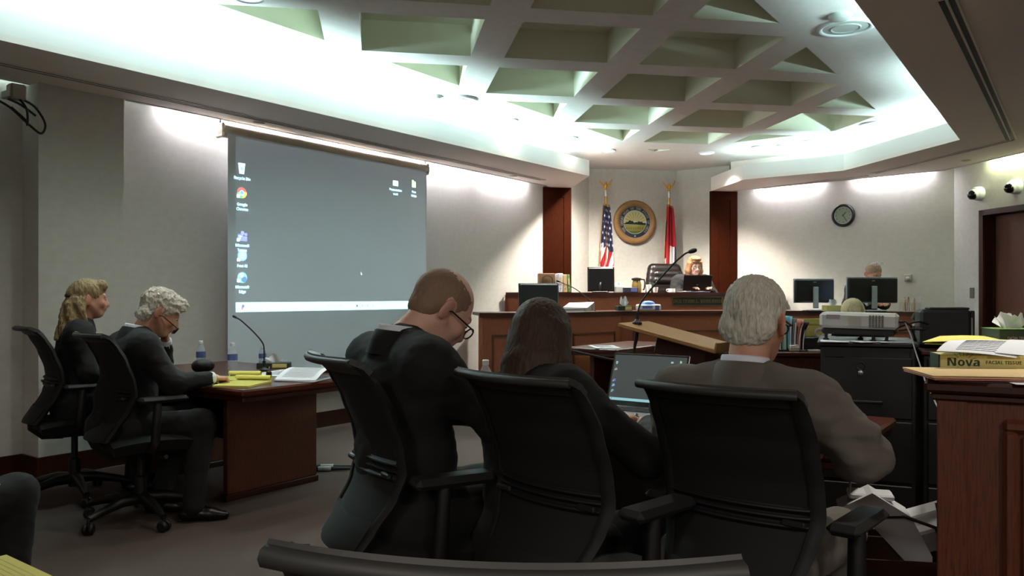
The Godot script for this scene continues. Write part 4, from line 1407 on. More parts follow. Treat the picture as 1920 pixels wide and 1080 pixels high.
func laptop(label: String, p: Vector3, turn: float, w: float, d: float, lid: float, tilt: float, screen_mat: Material, back: Material) -> Node3D:
	# the user sits at +Z; the hinge lies at -Z
	var t := thing("laptop", label, "laptop", p, turn)
	obj("keyboard_base", MB.new().box(Vector3(0, 0.010, 0), Vector3(w, 0.016, d), 0.004), M.silver, t)
	obj("palm_rest", MB.new().box(Vector3(0, 0.0185, d * 0.28), Vector3(w - 0.02, 0.001, d * 0.36)), M.bezel, t)
	var keys := MB.new()
	for r in 5:
		for c in 14:
			keys.box(Vector3((c - 6.5) * (w - 0.03) / 14.0, 0.0195, -d * 0.38 + r * d * 0.088), Vector3((w - 0.03) / 14.0 - 0.003, 0.003, d * 0.088 - 0.003), 0.0008)
	obj("keys", keys, M.dark, t)
	var tf := Transform3D(Basis.from_euler(Vector3(-tilt, 0, 0)), Vector3(0, 0.020, -d / 2))
	obj("lid", MB.new().box(Vector3(0, lid / 2, -0.004), Vector3(w, lid, 0.008), 0.003, tf), back, t)
	obj("bezel", MB.new().box(Vector3(0, lid / 2, 0.0005), Vector3(w - 0.004, lid - 0.004, 0.002), 0.0, tf), M.black, t)
	var sm := MB.new()
	sm.flat()
	var x := w / 2 - 0.010
	var q := [tf * Vector3(-x, 0.022, 0.0022), tf * Vector3(x, 0.022, 0.0022), tf * Vector3(x, lid - 0.010, 0.0022), tf * Vector3(-x, lid - 0.010, 0.0022)]
	var uv := [Vector2(0, 1), Vector2(1, 1), Vector2(1, 0), Vector2(0, 0)]
	for k in [0, 2, 1, 0, 3, 2]:
		sm.st.set_uv(uv[k]); sm.st.add_vertex(q[k])
	obj("screen", sm, screen_mat, t)
	return t
# ---------------------------------------------------------------- pictures for screens, flags and the seal
func disc(im: Image, cx: float, cy: float, r: float, c: Color, ry := 0.0) -> void:
	if ry == 0.0: ry = r
	for y in range(maxi(int(cy - ry), 0), mini(int(cy + ry) + 1, im.get_height())):
		for x in range(maxi(int(cx - r), 0), mini(int(cx + r) + 1, im.get_width())):
			if pow((x - cx) / r, 2) + pow((y - cy) / ry, 2) <= 1.0:
				im.set_pixel(x, y, c)

func desktop_image(bg: Color) -> Image:
	# a computer desktop as projected: icons at the left and the upper right, task bar along the foot
	var im := Image.create(1024, 640, false, Image.FORMAT_RGB8)
	im.fill(bg)
	var wt := Color(0.80, 0.97, 1.0)
	# bin
	for y in 40:
		im.fill_rect(Rect2i(26 + y / 8, 92 + y, 30 - y / 4, 1), wt)
	disc(im, 41, 112, 7, Color(0.55, 0.8, 0.95))
	# round browser wheel
	disc(im, 41, 200, 20, Color(0.85, 0.30, 0.32))
	im.fill_rect(Rect2i(41, 196, 21, 12), Color(0.9, 0.8, 0.3))
	for y in range(200, 221):
		for x in range(21, 62):
			if pow(x - 41, 2) + pow(y - 200, 2) <= 400: im.set_pixel(x, y, Color(0.35, 0.85, 0.45) if x < 44 else Color(0.75, 0.85, 0.35))
	disc(im, 41, 200, 10, wt)
	disc(im, 41, 200, 7, Color(0.35, 0.65, 0.95))
	im.fill_rect(Rect2i(20, 206, 14, 14), wt)
	# meeting people
	im.fill_rect(Rect2i(24, 350, 24, 26), Color(0.45, 0.50, 0.92))
	disc(im, 44, 346, 8, Color(0.55, 0.6, 0.98))
	disc(im, 58, 350, 6, Color(0.5, 0.55, 0.95))
	im.fill_rect(Rect2i(48, 358, 16, 18), Color(0.5, 0.55, 0.95))
	im.fill_rect(Rect2i(28, 356, 14, 4), wt)
	im.fill_rect(Rect2i(33, 356, 4, 14), wt)
	im.fill_rect(Rect2i(20, 366, 12, 12), wt)
	# round bubble
	disc(im, 43, 428, 20, Color(0.50, 0.72, 1.0))
	disc(im, 43, 428, 13, Color(0.66, 0.88, 1.0))
	im.fill_rect(Rect2i(21, 438, 14, 12), wt)
	# swirl
	disc(im, 43, 508, 20, Color(0.45, 0.85, 0.88))
	disc(im, 50, 514, 11, Color(0.2, 0.40, 0.62))
	disc(im, 40, 500, 9, Color(0.7, 0.95, 0.92))
	im.fill_rect(Rect2i(21, 514, 14, 12), wt)
	# upper right: picture file and folder
	im.fill_rect(Rect2i(812, 62, 34, 24), wt)
	im.fill_rect(Rect2i(838, 80, 8, 8), Color(0.6, 0.85, 0.9))
	im.fill_rect(Rect2i(934, 52, 26, 28), Color(0.78, 1.0, 0.72))
	im.fill_rect(Rect2i(934, 46, 12, 6), Color(0.78, 1.0, 0.72))
	# pointer
	for y in 16:
		im.fill_rect(Rect2i(622, 470 + y, maxi(1, y * 5 / 8), 1), Color.WHITE)
	# task bar
	im.fill_rect(Rect2i(16, 598, 1008, 36), Color(0.72, 0.97, 1.0))
	disc(im, 46, 612, 6, Color(0.35, 0.4, 0.75))
	im.fill_rect(Rect2i(40, 616, 6, 10), Color(0.75, 0.35, 0.5))
	for x in [440, 470, 500]:
		im.fill_rect(Rect2i(x, 612, 16, 6), Color(0.62, 0.88, 0.93))
	for q in [[600, Color(0.25, 0.3, 0.3)], [632, Color(0.5, 0.72, 0.78)], [660, Color(0.45, 0.75, 0.8)], [690, Color(0.6, 0.85, 0.8)]]:
		disc(im, q[0], 616, 5, q[1])
	for x in [930, 948, 966]:
		im.fill_rect(Rect2i(x, 611, 9, 8), Color(0.55, 0.78, 0.85))
	return im

func screen_mat(bg: Color, energy: float, base: Color) -> StandardMaterial3D:
	var m := mat(base, 0.8)
	m.emission_enabled = true
	m.emission = Color.BLACK
	m.emission_texture = ImageTexture.create_from_image(desktop_image(bg))
	m.emission_energy_multiplier = energy
	m.texture_repeat = false
	return m

func star(im: Image, cx: float, cy: float, r: float, c: Color) -> void:
	for y in range(int(cy - r), int(cy + r) + 1):
		for x in range(int(cx - r), int(cx + r) + 1):
			var p := Vector2(x - cx, y - cy)
			var a := fposmod(atan2(p.x, -p.y), TAU / 5.0) - PI / 5.0
			if p.length() < r * 0.42 / cos(absf(absf(a) - PI / 5.0) * 0.9 + 0.55) * 0.95 and x >= 0 and y >= 0 and x < im.get_width() and y < im.get_height():
				im.set_pixel(x, y, c)

func flag_tex(which: int) -> ImageTexture:
	var w := 192
	var h := 320
	var im := Image.create(w, h, false, Image.FORMAT_RGB8)
	var red := Color(0.62, 0.06, 0.12)
	var blue := Color(0.07, 0.08, 0.22)
	var white := Color(0.86, 0.83, 0.84)
	for y in h:
		for x in w:
			var c: Color
			if which == 0:   # stars on the upper two thirds, slanting stripes below
				var k := int(floor((x * 0.75 + y * 0.55) / 24.0))
				c = red if k % 2 == 0 else white
				if y < 157 + int(10.0 * sin(x * 0.05)) - (20 if x < 60 else 0): c = blue
			else:            # slanting bars of red and white with a dark triangle by the pole
				c = white
				var q := x + y * 0.12
				if q < 120: c = red
				if q > 178: c = Color(0.10, 0.13, 0.20)
				if q > 112 and y < 150: c = red
				if x < 46 and y > 60 and y < 135: c = blue
				if x < 52 and y > 196 and y < 250: c = white
				if x > 6 and x < 40 and y > 206 and y < 240 and pow(x - 23, 2) + pow(y - 223, 2) > 80: c = blue
			if (x < 5 or y < 8) and which >= 0: c = Color(0.58, 0.42, 0.16)
			im.set_pixel(x, y, c)
	if which == 0:
		for j in 7:
			for i in 6:
				star(im, 22 + i * 30 + (15 if j % 2 else 0), 22 + j * 20, 7.5, white)
	return ImageTexture.create_from_image(im)

func flag(label: String, x: float, d: float, which: int, lower: float) -> void:
	var t := thing("flag", label, "flag", W(x, d, 0.45), heading(B), "flags on poles beside the wall seal")
	t.scale = Vector3.ONE * S
	obj("stand", MB.new().round_lathe([Vector2(0, 0), Vector2(0.15, 0.0), Vector2(0.15, 0.02), Vector2(0.06, 0.05), Vector2(0.025, 0.10), Vector2(0.016, 0.12)], 20), M.gold, t)
	obj("pole", MB.new().lathe([Vector2(0.014, 0.05), Vector2(0.014, 2.28), Vector2(0.017, 2.285), Vector2(0.017, 2.36), Vector2(0.010, 2.37)], 12), M.gold, t)
	obj("ferrule", MB.new().lathe([Vector2(0.019, 2.30), Vector2(0.019, 2.39)], 12), M.silver, t)
	# eagle: body, head and two raised wings
	var e := MB.new()
	e.tube([Vector3(0, 2.37, 0), Vector3(0, 2.41, 0), Vector3(0.0, 2.46, 0.005), Vector3(0, 2.50, 0.01), Vector3(0.006, 2.515, 0.012)], [0.012, 0.020, 0.026, 0.014, 0.006], 10)
	e.tube([Vector3(0, 2.37, 0), Vector3(0, 2.38, 0)], [0.024, 0.012], 10)
	for s in [-1, 1]:
		e.sheet(5, 3, func(a, v): return Vector3(s * (0.012 + a * 0.085), 2.455 + a * a * 0.10 + (0.5 - v) * 0.055 * (1.0 - a * 0.6), 0.01 - a * 0.02), 0.008)
	obj("eagle", e, M.gold, t)
	var m := mat(Color.WHITE, 0.75)
	m.albedo_texture = flag_tex(which)
	var top := 2.20
	obj("cloth", MB.new().sheet(56, 40, func(s, v):
		var y: float = top - v * (top - lower)
		var spread: float = lerpf(0.04, 0.15 if which == 0 else 0.135, pow(v, 0.65))
		var f: float = s * TAU * 3.5
		return Vector3((s - 0.5) * 2.0 * spread + 0.012 * sin(f * 0.7 + v * 2.0), y - 0.03 * s * (1.0 - v) - 0.09 * v * absf(s - 0.4), 0.025 + 0.032 * sin(f + v * 1.5) * (0.4 + 0.6 * v)), 0.003), m, t)

func seal(label: String, p: Vector3, turn: float) -> void:
	var t := thing("wall_seal", label, "seal", p, turn)
	t.scale = Vector3.ONE * S
	# a disc upright on the wall: its axis is local Z
	var tf := Transform3D(Basis.from_euler(Vector3(PI / 2, 0, 0)), Vector3.ZERO)
	var R := 0.332
	obj("wood_ring", MB.new().round_lathe([Vector2(0.24, 0.008), Vector2(0.245, 0.045), Vector2(0.30, 0.050), Vector2(0.322, 0.044), Vector2(R, 0.030), Vector2(R, 0.004)], 48, tf), M.oak, t)
	obj("letter_band", MB.new().lathe([Vector2(0.176, 0.030), Vector2(0.244, 0.030)], 48, tf), M.navy, t)
	var rings := MB.new()
	for r in [0.178, 0.243]:
		rings.round_lathe([Vector2(r - 0.004, 0.029), Vector2(r - 0.003, 0.034), Vector2(r + 0.003, 0.034), Vector2(r + 0.004, 0.029)], 48, tf)
	obj("ring_lines", rings, M.plastic_cream, t)
	# the picture: sun with rays, hills, fields with sheaves
	var im := Image.create(256, 256, false, Image.FORMAT_RGB8)
	for y in 256:
		for x in 256:
			var u := (x - 128) / 128.0
			var v := (y - 128) / 128.0
			var c := Color(0.62, 0.66, 0.55)
			var ang := atan2(u, -(v - 0.05))
			if v < 0.2:
				c = Color(0.66, 0.52, 0.24) if fposmod(ang, 0.32) < 0.15 and Vector2(u, v - 0.05).length() < 0.9 else Color(0.62, 0.66, 0.52)
			if Vector2(u, v - 0.05).length() < 0.17: c = Color(0.66, 0.75, 0.60)
			var hill := 0.10 - 0.24 * exp(-pow((u + 0.42) / 0.30, 2)) - 0.16 * exp(-pow((u - 0.40) / 0.36, 2)) - 0.03 * sin(u * 23.0)
			if v > hill: c = Color(0.06, 0.085, 0.05)
			if v > 0.20 + 0.03 * u: c = Color(0.50, 0.49, 0.27)
			if v > 0.46 and fposmod(u * 5.0 + v * 1.5, 1.0) < 0.35 and v < 0.62: c = Color(0.44, 0.33, 0.16)
			if v > 0.75: c = Color(0.36, 0.40, 0.20)
			im.set_pixel(x, y, c)
	var fm := mat(Color.WHITE, 0.15)
	fm.albedo_texture = ImageTexture.create_from_image(im)
	var face := MB.new()
	face.flat()
	for k in 40:
		var a0 := TAU * k / 40.0
		var a1 := TAU * (k + 1) / 40.0
		for q in [[0.0, 0.0], [cos(a1), sin(a1)], [cos(a0), sin(a0)]]:
			face.st.set_uv(Vector2(0.5 + q[0] * 0.5, 0.5 - q[1] * 0.5))
			face.st.add_vertex(Vector3(q[0] * 0.176, q[1] * 0.176, 0.031))
	obj("picture", face, fm, t)
	obj("sheaf", MB.new().tube([Vector3(0.055, -0.10, 0.033), Vector3(0.06, -0.072, 0.036), Vector3(0.075, -0.062, 0.034)], [0.004, 0.008, 0.003], 6), M.kraft, t)
	var lt := MB.new()
	var s := "THE GREAT SEAL OF THE STATE OF OHIO"
	var f := fontn("Droid Serif", true)
	for i in s.length():
		if s[i] == " ": continue
		var a := deg_to_rad(-222.0 + 264.0 * i / (s.length() - 1.0))   # clockwise from lower left over the top
		var th := PI / 2 - (a + PI / 2) 
		var pos := Vector3(cos(th) * 0.210, sin(th) * 0.210, 0.0315)
		lt.st.append_from(text_mesh(s[i], 0.042, 0.002, f), 0, Transform3D(Basis(Vector3(0, 0, 1), th - PI / 2), pos))
	obj("lettering", lt, M.plastic_cream, t)
	var stx := MB.new()
	stx.flat()
	for k in 5:
		var a := TAU * k / 5.0 + PI / 2
		var c := Vector3(0, -0.210, 0.034)
		var p0 := c + Vector3(cos(a), sin(a), 0) * 0.018
		var p1 := c + Vector3(cos(a + 0.63), sin(a + 0.63), 0) * 0.008
		var p2 := c + Vector3(cos(a - 0.63), sin(a - 0.63), 0) * 0.008
		stx.tri(c, p0, p1); stx.tri(c, p2, p0)
	obj("star", stx, M.plastic_cream, t)

# ---------------------------------------------------------------- the judge's bench and what stands on it
func poly_off(line: Array, d: float) -> Array:
	# the line moved away from the room (to larger D side) by d, mitred
	var out := []
	for i in line.size():
		var n := Vector2.ZERO
		if i > 0:
			var e: Vector2 = (line[i] - line[i - 1]).normalized(); n += Vector2(-e.y, e.x)
		if i + 1 < line.size():
			var e: Vector2 = (line[i + 1] - line[i]).normalized(); n += Vector2(-e.y, e.x)
		n = n.normalized()
		var k := 1.0
		if i > 0 and i + 1 < line.size():
			var e: Vector2 = (line[i + 1] - line[i]).normalized()
			k = 1.0 / maxf(0.3, n.dot(Vector2(-e.y, e.x)))
		out.append(line[i] + n * d * k)
	return out

func band(mb: MB, line: Array, d0: float, d1: float, h0: float, h1: float) -> void:
	var a := poly_off(line, d0)
	var b := poly_off(line, d1)
	for i in line.size() - 1:
		mb.prism(PackedVector2Array([a[i], a[i + 1], b[i + 1], b[i]]), h0, h1)

func bench_run(t: Node3D, line: Array, h: float, depth: float, sub: float) -> void:
	var body := MB.new()
	band(body, line, 0.0, 0.04, 0.0, h - 0.03)
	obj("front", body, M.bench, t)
	var top := MB.new()
	band(top, line, -0.03, depth, h - 0.03, h)
	obj("counter_top", top, M.wood_top, t)
	var mo := MB.new()
	band(mo, line, -0.018, 0.0, h - 0.05, h - 0.03)
	obj("moulding", mo, M.wood, t)
	# framed panels along each run
	for i in line.size() - 1:
		var a: Vector2 = line[i]; var b: Vector2 = line[i + 1]
		var e := (b - a).normalized()
		var nn := Vector2(-e.y, e.x)
		var L := a.distance_to(b)
		var n := maxi(1, int(round(L / 1.5)))
		for k in n:
			var s0 := L * k / n + 0.13
			var s1 := L * (k + 1) / n - 0.13
			if s1 - s0 < 0.15: continue
			var fr := MB.new()
			var hh := h - sub
			for q in [[s0, s1, hh, hh + 0.022], [s0, s1, 0.16, 0.182], [s0, s0 + 0.022, 0.182, hh], [s1 - 0.022, s1, 0.182, hh]]:
				var p0: Vector2 = a + e * q[0]
				var p1: Vector2 = a + e * q[1]
				fr.prism(PackedVector2Array([p0 - nn * 0.012, p1 - nn * 0.012, p1, p0]), q[2], q[3])
			obj("panel_frame", fr, M.wood, t)

func build_bench() -> void:
	# raised floor behind the counters
	struct("floor_platform", MB.new().prism(PackedVector2Array([Vector2(-0.02, 9.96), Vector2(3.42, 10.53), Vector2(3.05, 11.0), Vector2(2.75, 11.06), Vector2(2.42, 11.7), Vector2(1.13, 11.5), Vector2(0.82, 10.80), Vector2(0.45, 10.62)]), 0.0, 0.42), M.carpet)
	# lower counter
	var low := [Vector2(-0.331, 8.0), Vector2(0.543, 8.15), Vector2(1.223, 8.95), Vector2(2.956, 9.24), Vector2(4.53, 8.50)]
	var t := thing("front_counter", "long wooden front counter with panelled face below the judge's bench", "counter", W(0, 0, 0))
	bench_run(t, low, 1.072, 0.55, 0.24)
	# its left end
	var le := MB.new()
	le.prism(PackedVector2Array([low[0], low[0] + Vector2(0.04, 0.0), Vector2(-0.27, 9.45), Vector2(-0.31, 9.45)]), 0, 1.04)
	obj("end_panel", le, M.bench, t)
	# judge's bench
	var ub := Vector2(-0.112, 9.9)
	var t2 := thing("judge_bench", "raised wooden judge's bench behind the front counter", "bench", W(0, 0, 0))
	var line := [ub + A * 0.03, ub + A * 3.66]
	var body := MB.new()
	band(body, line, 0.0, 0.04, 0.42, 1.255)
	var f0 := ub + A * 0.03
	var f1 := ub + A * 3.66
	body.prism(PackedVector2Array([f0, f0 + A * 0.04, f0 + A * 0.04 + U * 0.5, f0 + U * 0.5]), 0.0, 1.255)
	body.prism(PackedVector2Array([f1 - A * 0.04, f1, f1 + Vector2(0.6704, 0.742) * 0.13, f1 - A * 0.04 + Vector2(0.6704, 0.742) * 0.13]), 0.0, 1.255)
	band(body, line, 0.0, 0.04, 0.0, 0.42)
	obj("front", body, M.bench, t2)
	var top := MB.new()
	top.prism(PackedVector2Array([f0 - B * 0.03, f1 - B * 0.03, Vector2(3.60, 10.62), Vector2(2.67, 10.86), Vector2(0.44, 10.50), Vector2(0.275, 10.39)]), 1.255, 1.285)
	obj("counter_top", top, M.wood_top, t2)
	var mo := MB.new()
	band(mo, line, -0.02, 0.0, 1.232, 1.255)
	obj("moulding", mo, M.wood, t2)
	# name plate on its face
	var np := ub + A * 2.535 - B * 0.004
	var pl := thing("name_plate", "dark name plate with gold frame and lettering on the judge's bench", "name plate", W(np.x, np.y, 1.172), heading(B))
	obj("plate", MB.new().box(Vector3(0, 0, 0.004), Vector3(0.66, 0.105, 0.008), 0.002), M.ink, pl)
	var fr := MB.new()
	for s in [-1, 1]:
		fr.box(Vector3(0, s * 0.053, 0.007), Vector3(0.675, 0.007, 0.012), 0.002)
		fr.box(Vector3(s * 0.334, 0, 0.007), Vector3(0.007, 0.105, 0.012), 0.002)
	obj("frame", fr, M.brass, pl)
	var tm := text_mesh("JUDGE TERRI L. KOHLRIESER", 0.052, 0.003, fontn("Droid Serif", true))
	var lt := obj("lettering", tm, M.brass, pl)
	lt.position = Vector3(0, 0, 0.009)
	# judge's high-backed chair
	var jc := thing("judge_chair", "high-backed dark brown leather chair behind the judge's bench", "chair", W(2.26, 10.98, 0.42), heading(B) + 172.0)
	var bp := []
	for k in 9:
		var v := k / 8.0
		var w: float = 0.20 + 0.035 * sin(v * PI) - 0.02 * pow(v, 4.0)
		bp.append(["c", Vector3(-w, 0.56 + v * 0.64, 0.25 + 0.10 * v), Vector3(w, 0.56 + v * 0.64, 0.25 + 0.10 * v), 0.078, 0.078])
	obj("backrest", blob_mesh(blob(bp, 0.016, 0.012)), M.leather, jc)
	obj("head_cushion", blob_mesh(blob([["c", Vector3(-0.16, 1.12, 0.295), Vector3(0.16, 1.12, 0.295), 0.07, 0.07], ["c", Vector3(-0.17, 1.03, 0.275), Vector3(0.17, 1.03, 0.275), 0.065, 0.065]], 0.014, 0.012)), M.leather, jc)
	obj("seat", MB.new().box(Vector3(0, 0.45, 0.0), Vector3(0.54, 0.12, 0.52), 0.05), M.leather, jc)
	for s in [-1, 1]:
		obj("arm", MB.new().box(Vector3(s * 0.30, 0.66, 0.02), Vector3(0.07, 0.07, 0.40), 0.03), M.leather, jc)
		obj("arm_post", MB.new().box(Vector3(s * 0.30, 0.55, 0.08), Vector3(0.05, 0.20, 0.10), 0.015), M.silver, jc)
	obj("pedestal", MB.new().lathe([Vector2(0.28, 0.03), Vector2(0.28, 0.05), Vector2(0.05, 0.10), Vector2(0.03, 0.12), Vector2(0.03, 0.40)], 16), M.black, jc)
	var feet := MB.new()
	for k in 5:
		feet.box(Vector3(sin(TAU * k / 5) * 0.24, 0.016, cos(TAU * k / 5) * 0.24), Vector3(0.05, 0.032, 0.05), 0.01)
	obj("castors", feet, M.black, jc)
	# flags and the seal
	flag("American flag of stars and stripes hanging on its pole left of the seal", 1.39 * S, 11.87 * S, 0, 0.86)
	flag("red, white and dark blue state flag hanging on its pole right of the seal", 2.36 * S, 12.02 * S, 1, 0.90)
	seal("round painted state seal in a wide wooden ring on the judge's wall", W(1.853 * S, 12.118 * S, 1.24 + 1.116 * S), heading(B))
	build_bench_things(ub, low)

func build_bench_things(ub: Vector2, low: Array) -> void:
	var hu := 1.285
	var hl := 1.072
	# on the judge's bench, left to right
	var p := ub + A * 0.31 + B * 0.13
	paper_stack("loose_papers", "few thin papers lying at the left end of the judge's bench", "papers", W(p.x, p.y, hu), heading(A) - 90.0 + 8.0, Vector2(0.20, 0.14), 3, M.paper)
	p = ub + A * 0.595 + B * 0.22
	var fo := thing("file_holder", "brown accordion file in a wire bookend on the judge's bench", "file", W(p.x, p.y, hu), heading(B))
	obj("file", MB.new().box(Vector3(0, 0.122, 0), Vector3(0.21, 0.245, 0.11), 0.008), M.kraft, fo)
	var arch := []
	for k in 13:
		var a := PI * k / 12.0
		arch.append(Vector3(-cos(a) * 0.066, 0.16 + sin(a) * 0.055, 0.066))
	arch.push_front(Vector3(-0.066, 0.004, 0.066)); arch.append(Vector3(0.066, 0.004, 0.066))
	obj("wire", MB.new().tube(arch, 0.005, 6), M.dark, fo)
	obj("foot_plate", MB.new().box(Vector3(0, 0.002, 0.09), Vector3(0.15, 0.004, 0.09)), M.dark, fo)
	for q in [[0.755, 0.055, 0.24, M.paper, "white ring binder standing beside the brown accordion file", 0.0], [0.815, 0.05, 0.225, M.manila, "cream folder standing between the white binder and the green binder", -0.03], [0.868, 0.035, 0.225, M.lime, "green binder standing at the right of the files on the judge's bench", -0.07]]:
		p = ub + A * q[0] + B * 0.20
		var b := thing("standing_binder", q[4], "binder", W(p.x, p.y, hu), heading(B))
		b.rotation.z = -q[5]
		obj("cover", MB.new().box(Vector3(0, q[2] / 2 + 0.003, 0), Vector3(q[1], q[2], 0.20), 0.004), q[3], b)
		obj("spine_label", MB.new().box(Vector3(0, q[2] * 0.62, 0.101), Vector3(q[1] * 0.55, q[2] * 0.35, 0.002), 0.0), M.manila, b)
		obj("finger_ring", MB.new().lathe([Vector2(0.005, 0.0), Vector2(0.008, 0.002), Vector2(0.005, 0.003)], 10, Transform3D(Basis.from_euler(Vector3(PI / 2, 0, 0)), Vector3(0, q[2] * 0.2, 0.1))), M.dark, b)
	p = ub + A * 1.32 + B * 0.24
	monitor("tilted black monitor with bare arm beside the flag on the judge's bench", W(p.x, p.y, hu), heading(B) + 22.0, Vector2(0.345, 0.32), false, 0.06, false, "monitors seen from behind", true)
	p = ub + A * 1.535 + B * 0.16
	tissue_box("white tissue box with tissue up, left of the navy box on the judge's bench", W(p.x, p.y, hu), heading(B), Vector3(0.10, 0.075, 0.10), M.plastic_white, null, 0.055)
	p = ub + A * 1.665 + B * 0.10
	tissue_box("low navy blue tissue box on the judge's bench before the coffee pot", W(p.x, p.y, hu), heading(B), Vector3(0.185, 0.062, 0.10), M.navy, M.label, 0.0)
	p = ub + A * 1.80 + B * 0.24
	var ca := thing("coffee_carafe", "bronze coffee carafe with black lid and handle on the judge's bench", "carafe", W(p.x, p.y, hu), heading(B))
	obj("body", MB.new().round_lathe([Vector2(0, 0), Vector2(0.058, 0.0), Vector2(0.062, 0.02), Vector2(0.062, 0.10), Vector2(0.05, 0.15), Vector2(0.045, 0.16)], 22), M.brass, ca)
	obj("lid", MB.new().lathe([Vector2(0.050, 0.158), Vector2(0.064, 0.165), Vector2(0.064, 0.185), Vector2(0.02, 0.195), Vector2(0, 0.195)], 20), M.black, ca)
	obj("handle", MB.new().tube([Vector3(0.05, 0.175, 0), Vector3(0.105, 0.17, 0), Vector3(0.115, 0.13, 0), Vector3(0.105, 0.05, 0), Vector3(0.09, 0.035, 0)], 0.010, 8), M.black, ca)
	for q in [[1.94, 0.17, 0.10, "taller of two white paper cups right of the coffee carafe"], [2.01, 0.11, 0.065, "shorter of two white paper cups right of the coffee carafe"]]:
		p = ub + A * q[0] + B * q[1]
		var c := thing("paper_cup", q[3], "cup", W(p.x, p.y, hu), 0.0, "white paper cups")
		obj("cup", MB.new().lathe([Vector2(0, 0.002), Vector2(0.026, 0.0), Vector2(0.036, q[2]), Vector2(0.033, q[2]), Vector2(0.024, 0.006), Vector2(0, 0.006)], 18), M.white, c)
		obj("rim", MB.new().round_lathe([Vector2(0.0345, q[2] - 0.003), Vector2(0.0375, q[2] - 0.001), Vector2(0.0365, q[2] + 0.002), Vector2(0.034, q[2] + 0.001)], 18), M.white, c)
	p = ub + A * 2.235 + B * 0.12
	var mg := thing("mug", "white mug with handle before the judge's laptop", "mug", W(p.x, p.y, hu), heading(B))
	obj("cup", MB.new().lathe([Vector2(0, 0.002), Vector2(0.042, 0.0), Vector2(0.045, 0.005), Vector2(0.045, 0.052), Vector2(0.041, 0.052), Vector2(0.039, 0.008), Vector2(0, 0.008)], 22), M.white, mg)
	obj("handle", MB.new().tube([Vector3(-0.043, 0.042, 0), Vector3(-0.066, 0.040, 0), Vector3(-0.072, 0.026, 0), Vector3(-0.062, 0.013, 0), Vector3(-0.043, 0.011, 0)], 0.006, 8), M.white, mg)
	p = ub + A * 2.56 + B * 0.24
	var lp := laptop("open black laptop with round logo in front of the judge", W(p.x, p.y, hu), heading(B) + 180.0 - 4.0, 0.40, 0.26, 0.215, 0.25, M.glow_dim, M.monitor_back)
	var ring := []
	var tf := Transform3D(Basis.from_euler(Vector3(-0.25, 0, 0)), Vector3(0, 0.020, -0.13))
	for k in 17:
		ring.append(tf * Vector3(cos(TAU * k / 16) * 0.017, 0.085 + sin(TAU * k / 16) * 0.017, -0.0095))
	var lg := MB.new().tube(ring, 0.0022, 5, false)
	lg.st.append_from(text_mesh("DELL", 0.013, 0.002, fontn("Droid Sans", true)), 0, tf * Transform3D(Basis.from_euler(Vector3(0, PI, 0)), Vector3(0, 0.085, -0.0090)))
	obj("logo", lg, M.bezel, lp)
	# on the front counter
	p = low[0] + A * 0.66 + B * 0.22
	monitor("dark flat monitor back on the left part of the front counter", W(p.x, p.y, hl), heading(B) - 3.0, Vector2(0.43, 0.29), false, -0.12, false, "monitors seen from behind", true)
	p = Vector2(0.715, 8.66)
	var bi := thing("ring_binder", "thick white ring binder lying flat on the front counter", "binder", W(p.x, p.y, hl), heading(A) - 60.0)
	obj("cover", MB.new().box(Vector3(0, 0.004, 0), Vector3(0.29, 0.006, 0.30), 0.002, Transform3D(Basis.from_euler(Vector3(0.20, 0, 0.03)), Vector3(0, 0.062, 0))), M.white, bi)
	obj("back_cover", MB.new().box(Vector3(0, 0.003, 0), Vector3(0.29, 0.006, 0.30), 0.002), M.white, bi)
	obj("pages", MB.new().box(Vector3(-0.01, 0.028, 0), Vector3(0.25, 0.042, 0.275), 0.003), M.plastic_cream, bi)
	obj("spine", MB.new().box(Vector3(0.0, 0.045, -0.147), Vector3(0.29, 0.085, 0.006), 0.002), M.white, bi)
	gooseneck("gooseneck_microphone", "thin gooseneck microphone rising behind the white binder on the front counter", W(0.90, 8.92, hl), [Vector3(0, 0.06, 0), Vector3(-0.06, 0.14, 0.0), Vector3(-0.20, 0.25, 0.02), Vector3(-0.37, 0.325, 0.04)], 0.0045, 0.011)
	p = low[2] + A * 0.10 + B * 0.22
	tissue_box("small green tissue box with tissue up on the front counter", W(p.x, p.y, hl), heading(B), Vector3(0.17, 0.055, 0.11), M.green, M.box_cream, 0.10)
	p = low[2] + A * 0.385 + B * 0.20
	var wp := thing("wipes_pack", "white and blue pack with blue dome top on the front counter", "pack", W(p.x, p.y, hl), heading(B))
	obj("pack", MB.new().box(Vector3(0, 0.036, 0), Vector3(0.27, 0.072, 0.12), 0.012), M.plastic_white, wp)
	obj("dome", MB.new().round_lathe([Vector2(0.085, 0.066), Vector2(0.075, 0.09), Vector2(0.05, 0.108), Vector2(0.0, 0.114)], 20, Transform3D(), Vector2(1, 0.6)), M.blue, wp)
	obj("print", MB.new().box(Vector3(-0.03, 0.038, 0.0605), Vector3(0.12, 0.03, 0.001)).box(Vector3(0.085, 0.036, 0.0605), Vector3(0.05, 0.05, 0.001)), M.label, wp)
	# monitors on the right part of the counter
	monitor("left one of two big monitors with silver stands on the right counter", W(3.40, 9.02, hl), heading(B) + 5.0, Vector2(0.47, 0.275), true, 0.0)
	monitor("right one of two big monitors with silver stands, nearest the wall sensor", W(3.93, 8.74, hl), heading(B) + 4.0, Vector2(0.585, 0.285), true, 0.0)
	tissue_box("cream tissue box with tissue up between the two big monitors", W(3.56, 8.88, hl), heading(B), Vector3(0.20, 0.065, 0.11), M.box_cream, null, 0.075)
	# cup of pencils
	var pc := thing("pencil_cups", "clear tray of pencils and pens at the right end of the counter", "pencils", W(4.28, 8.60, hl), heading(B))
	obj("tray", MB.new().box(Vector3(0, 0.05, 0), Vector3(0.20, 0.10, 0.10), 0.006), M.glass, pc)
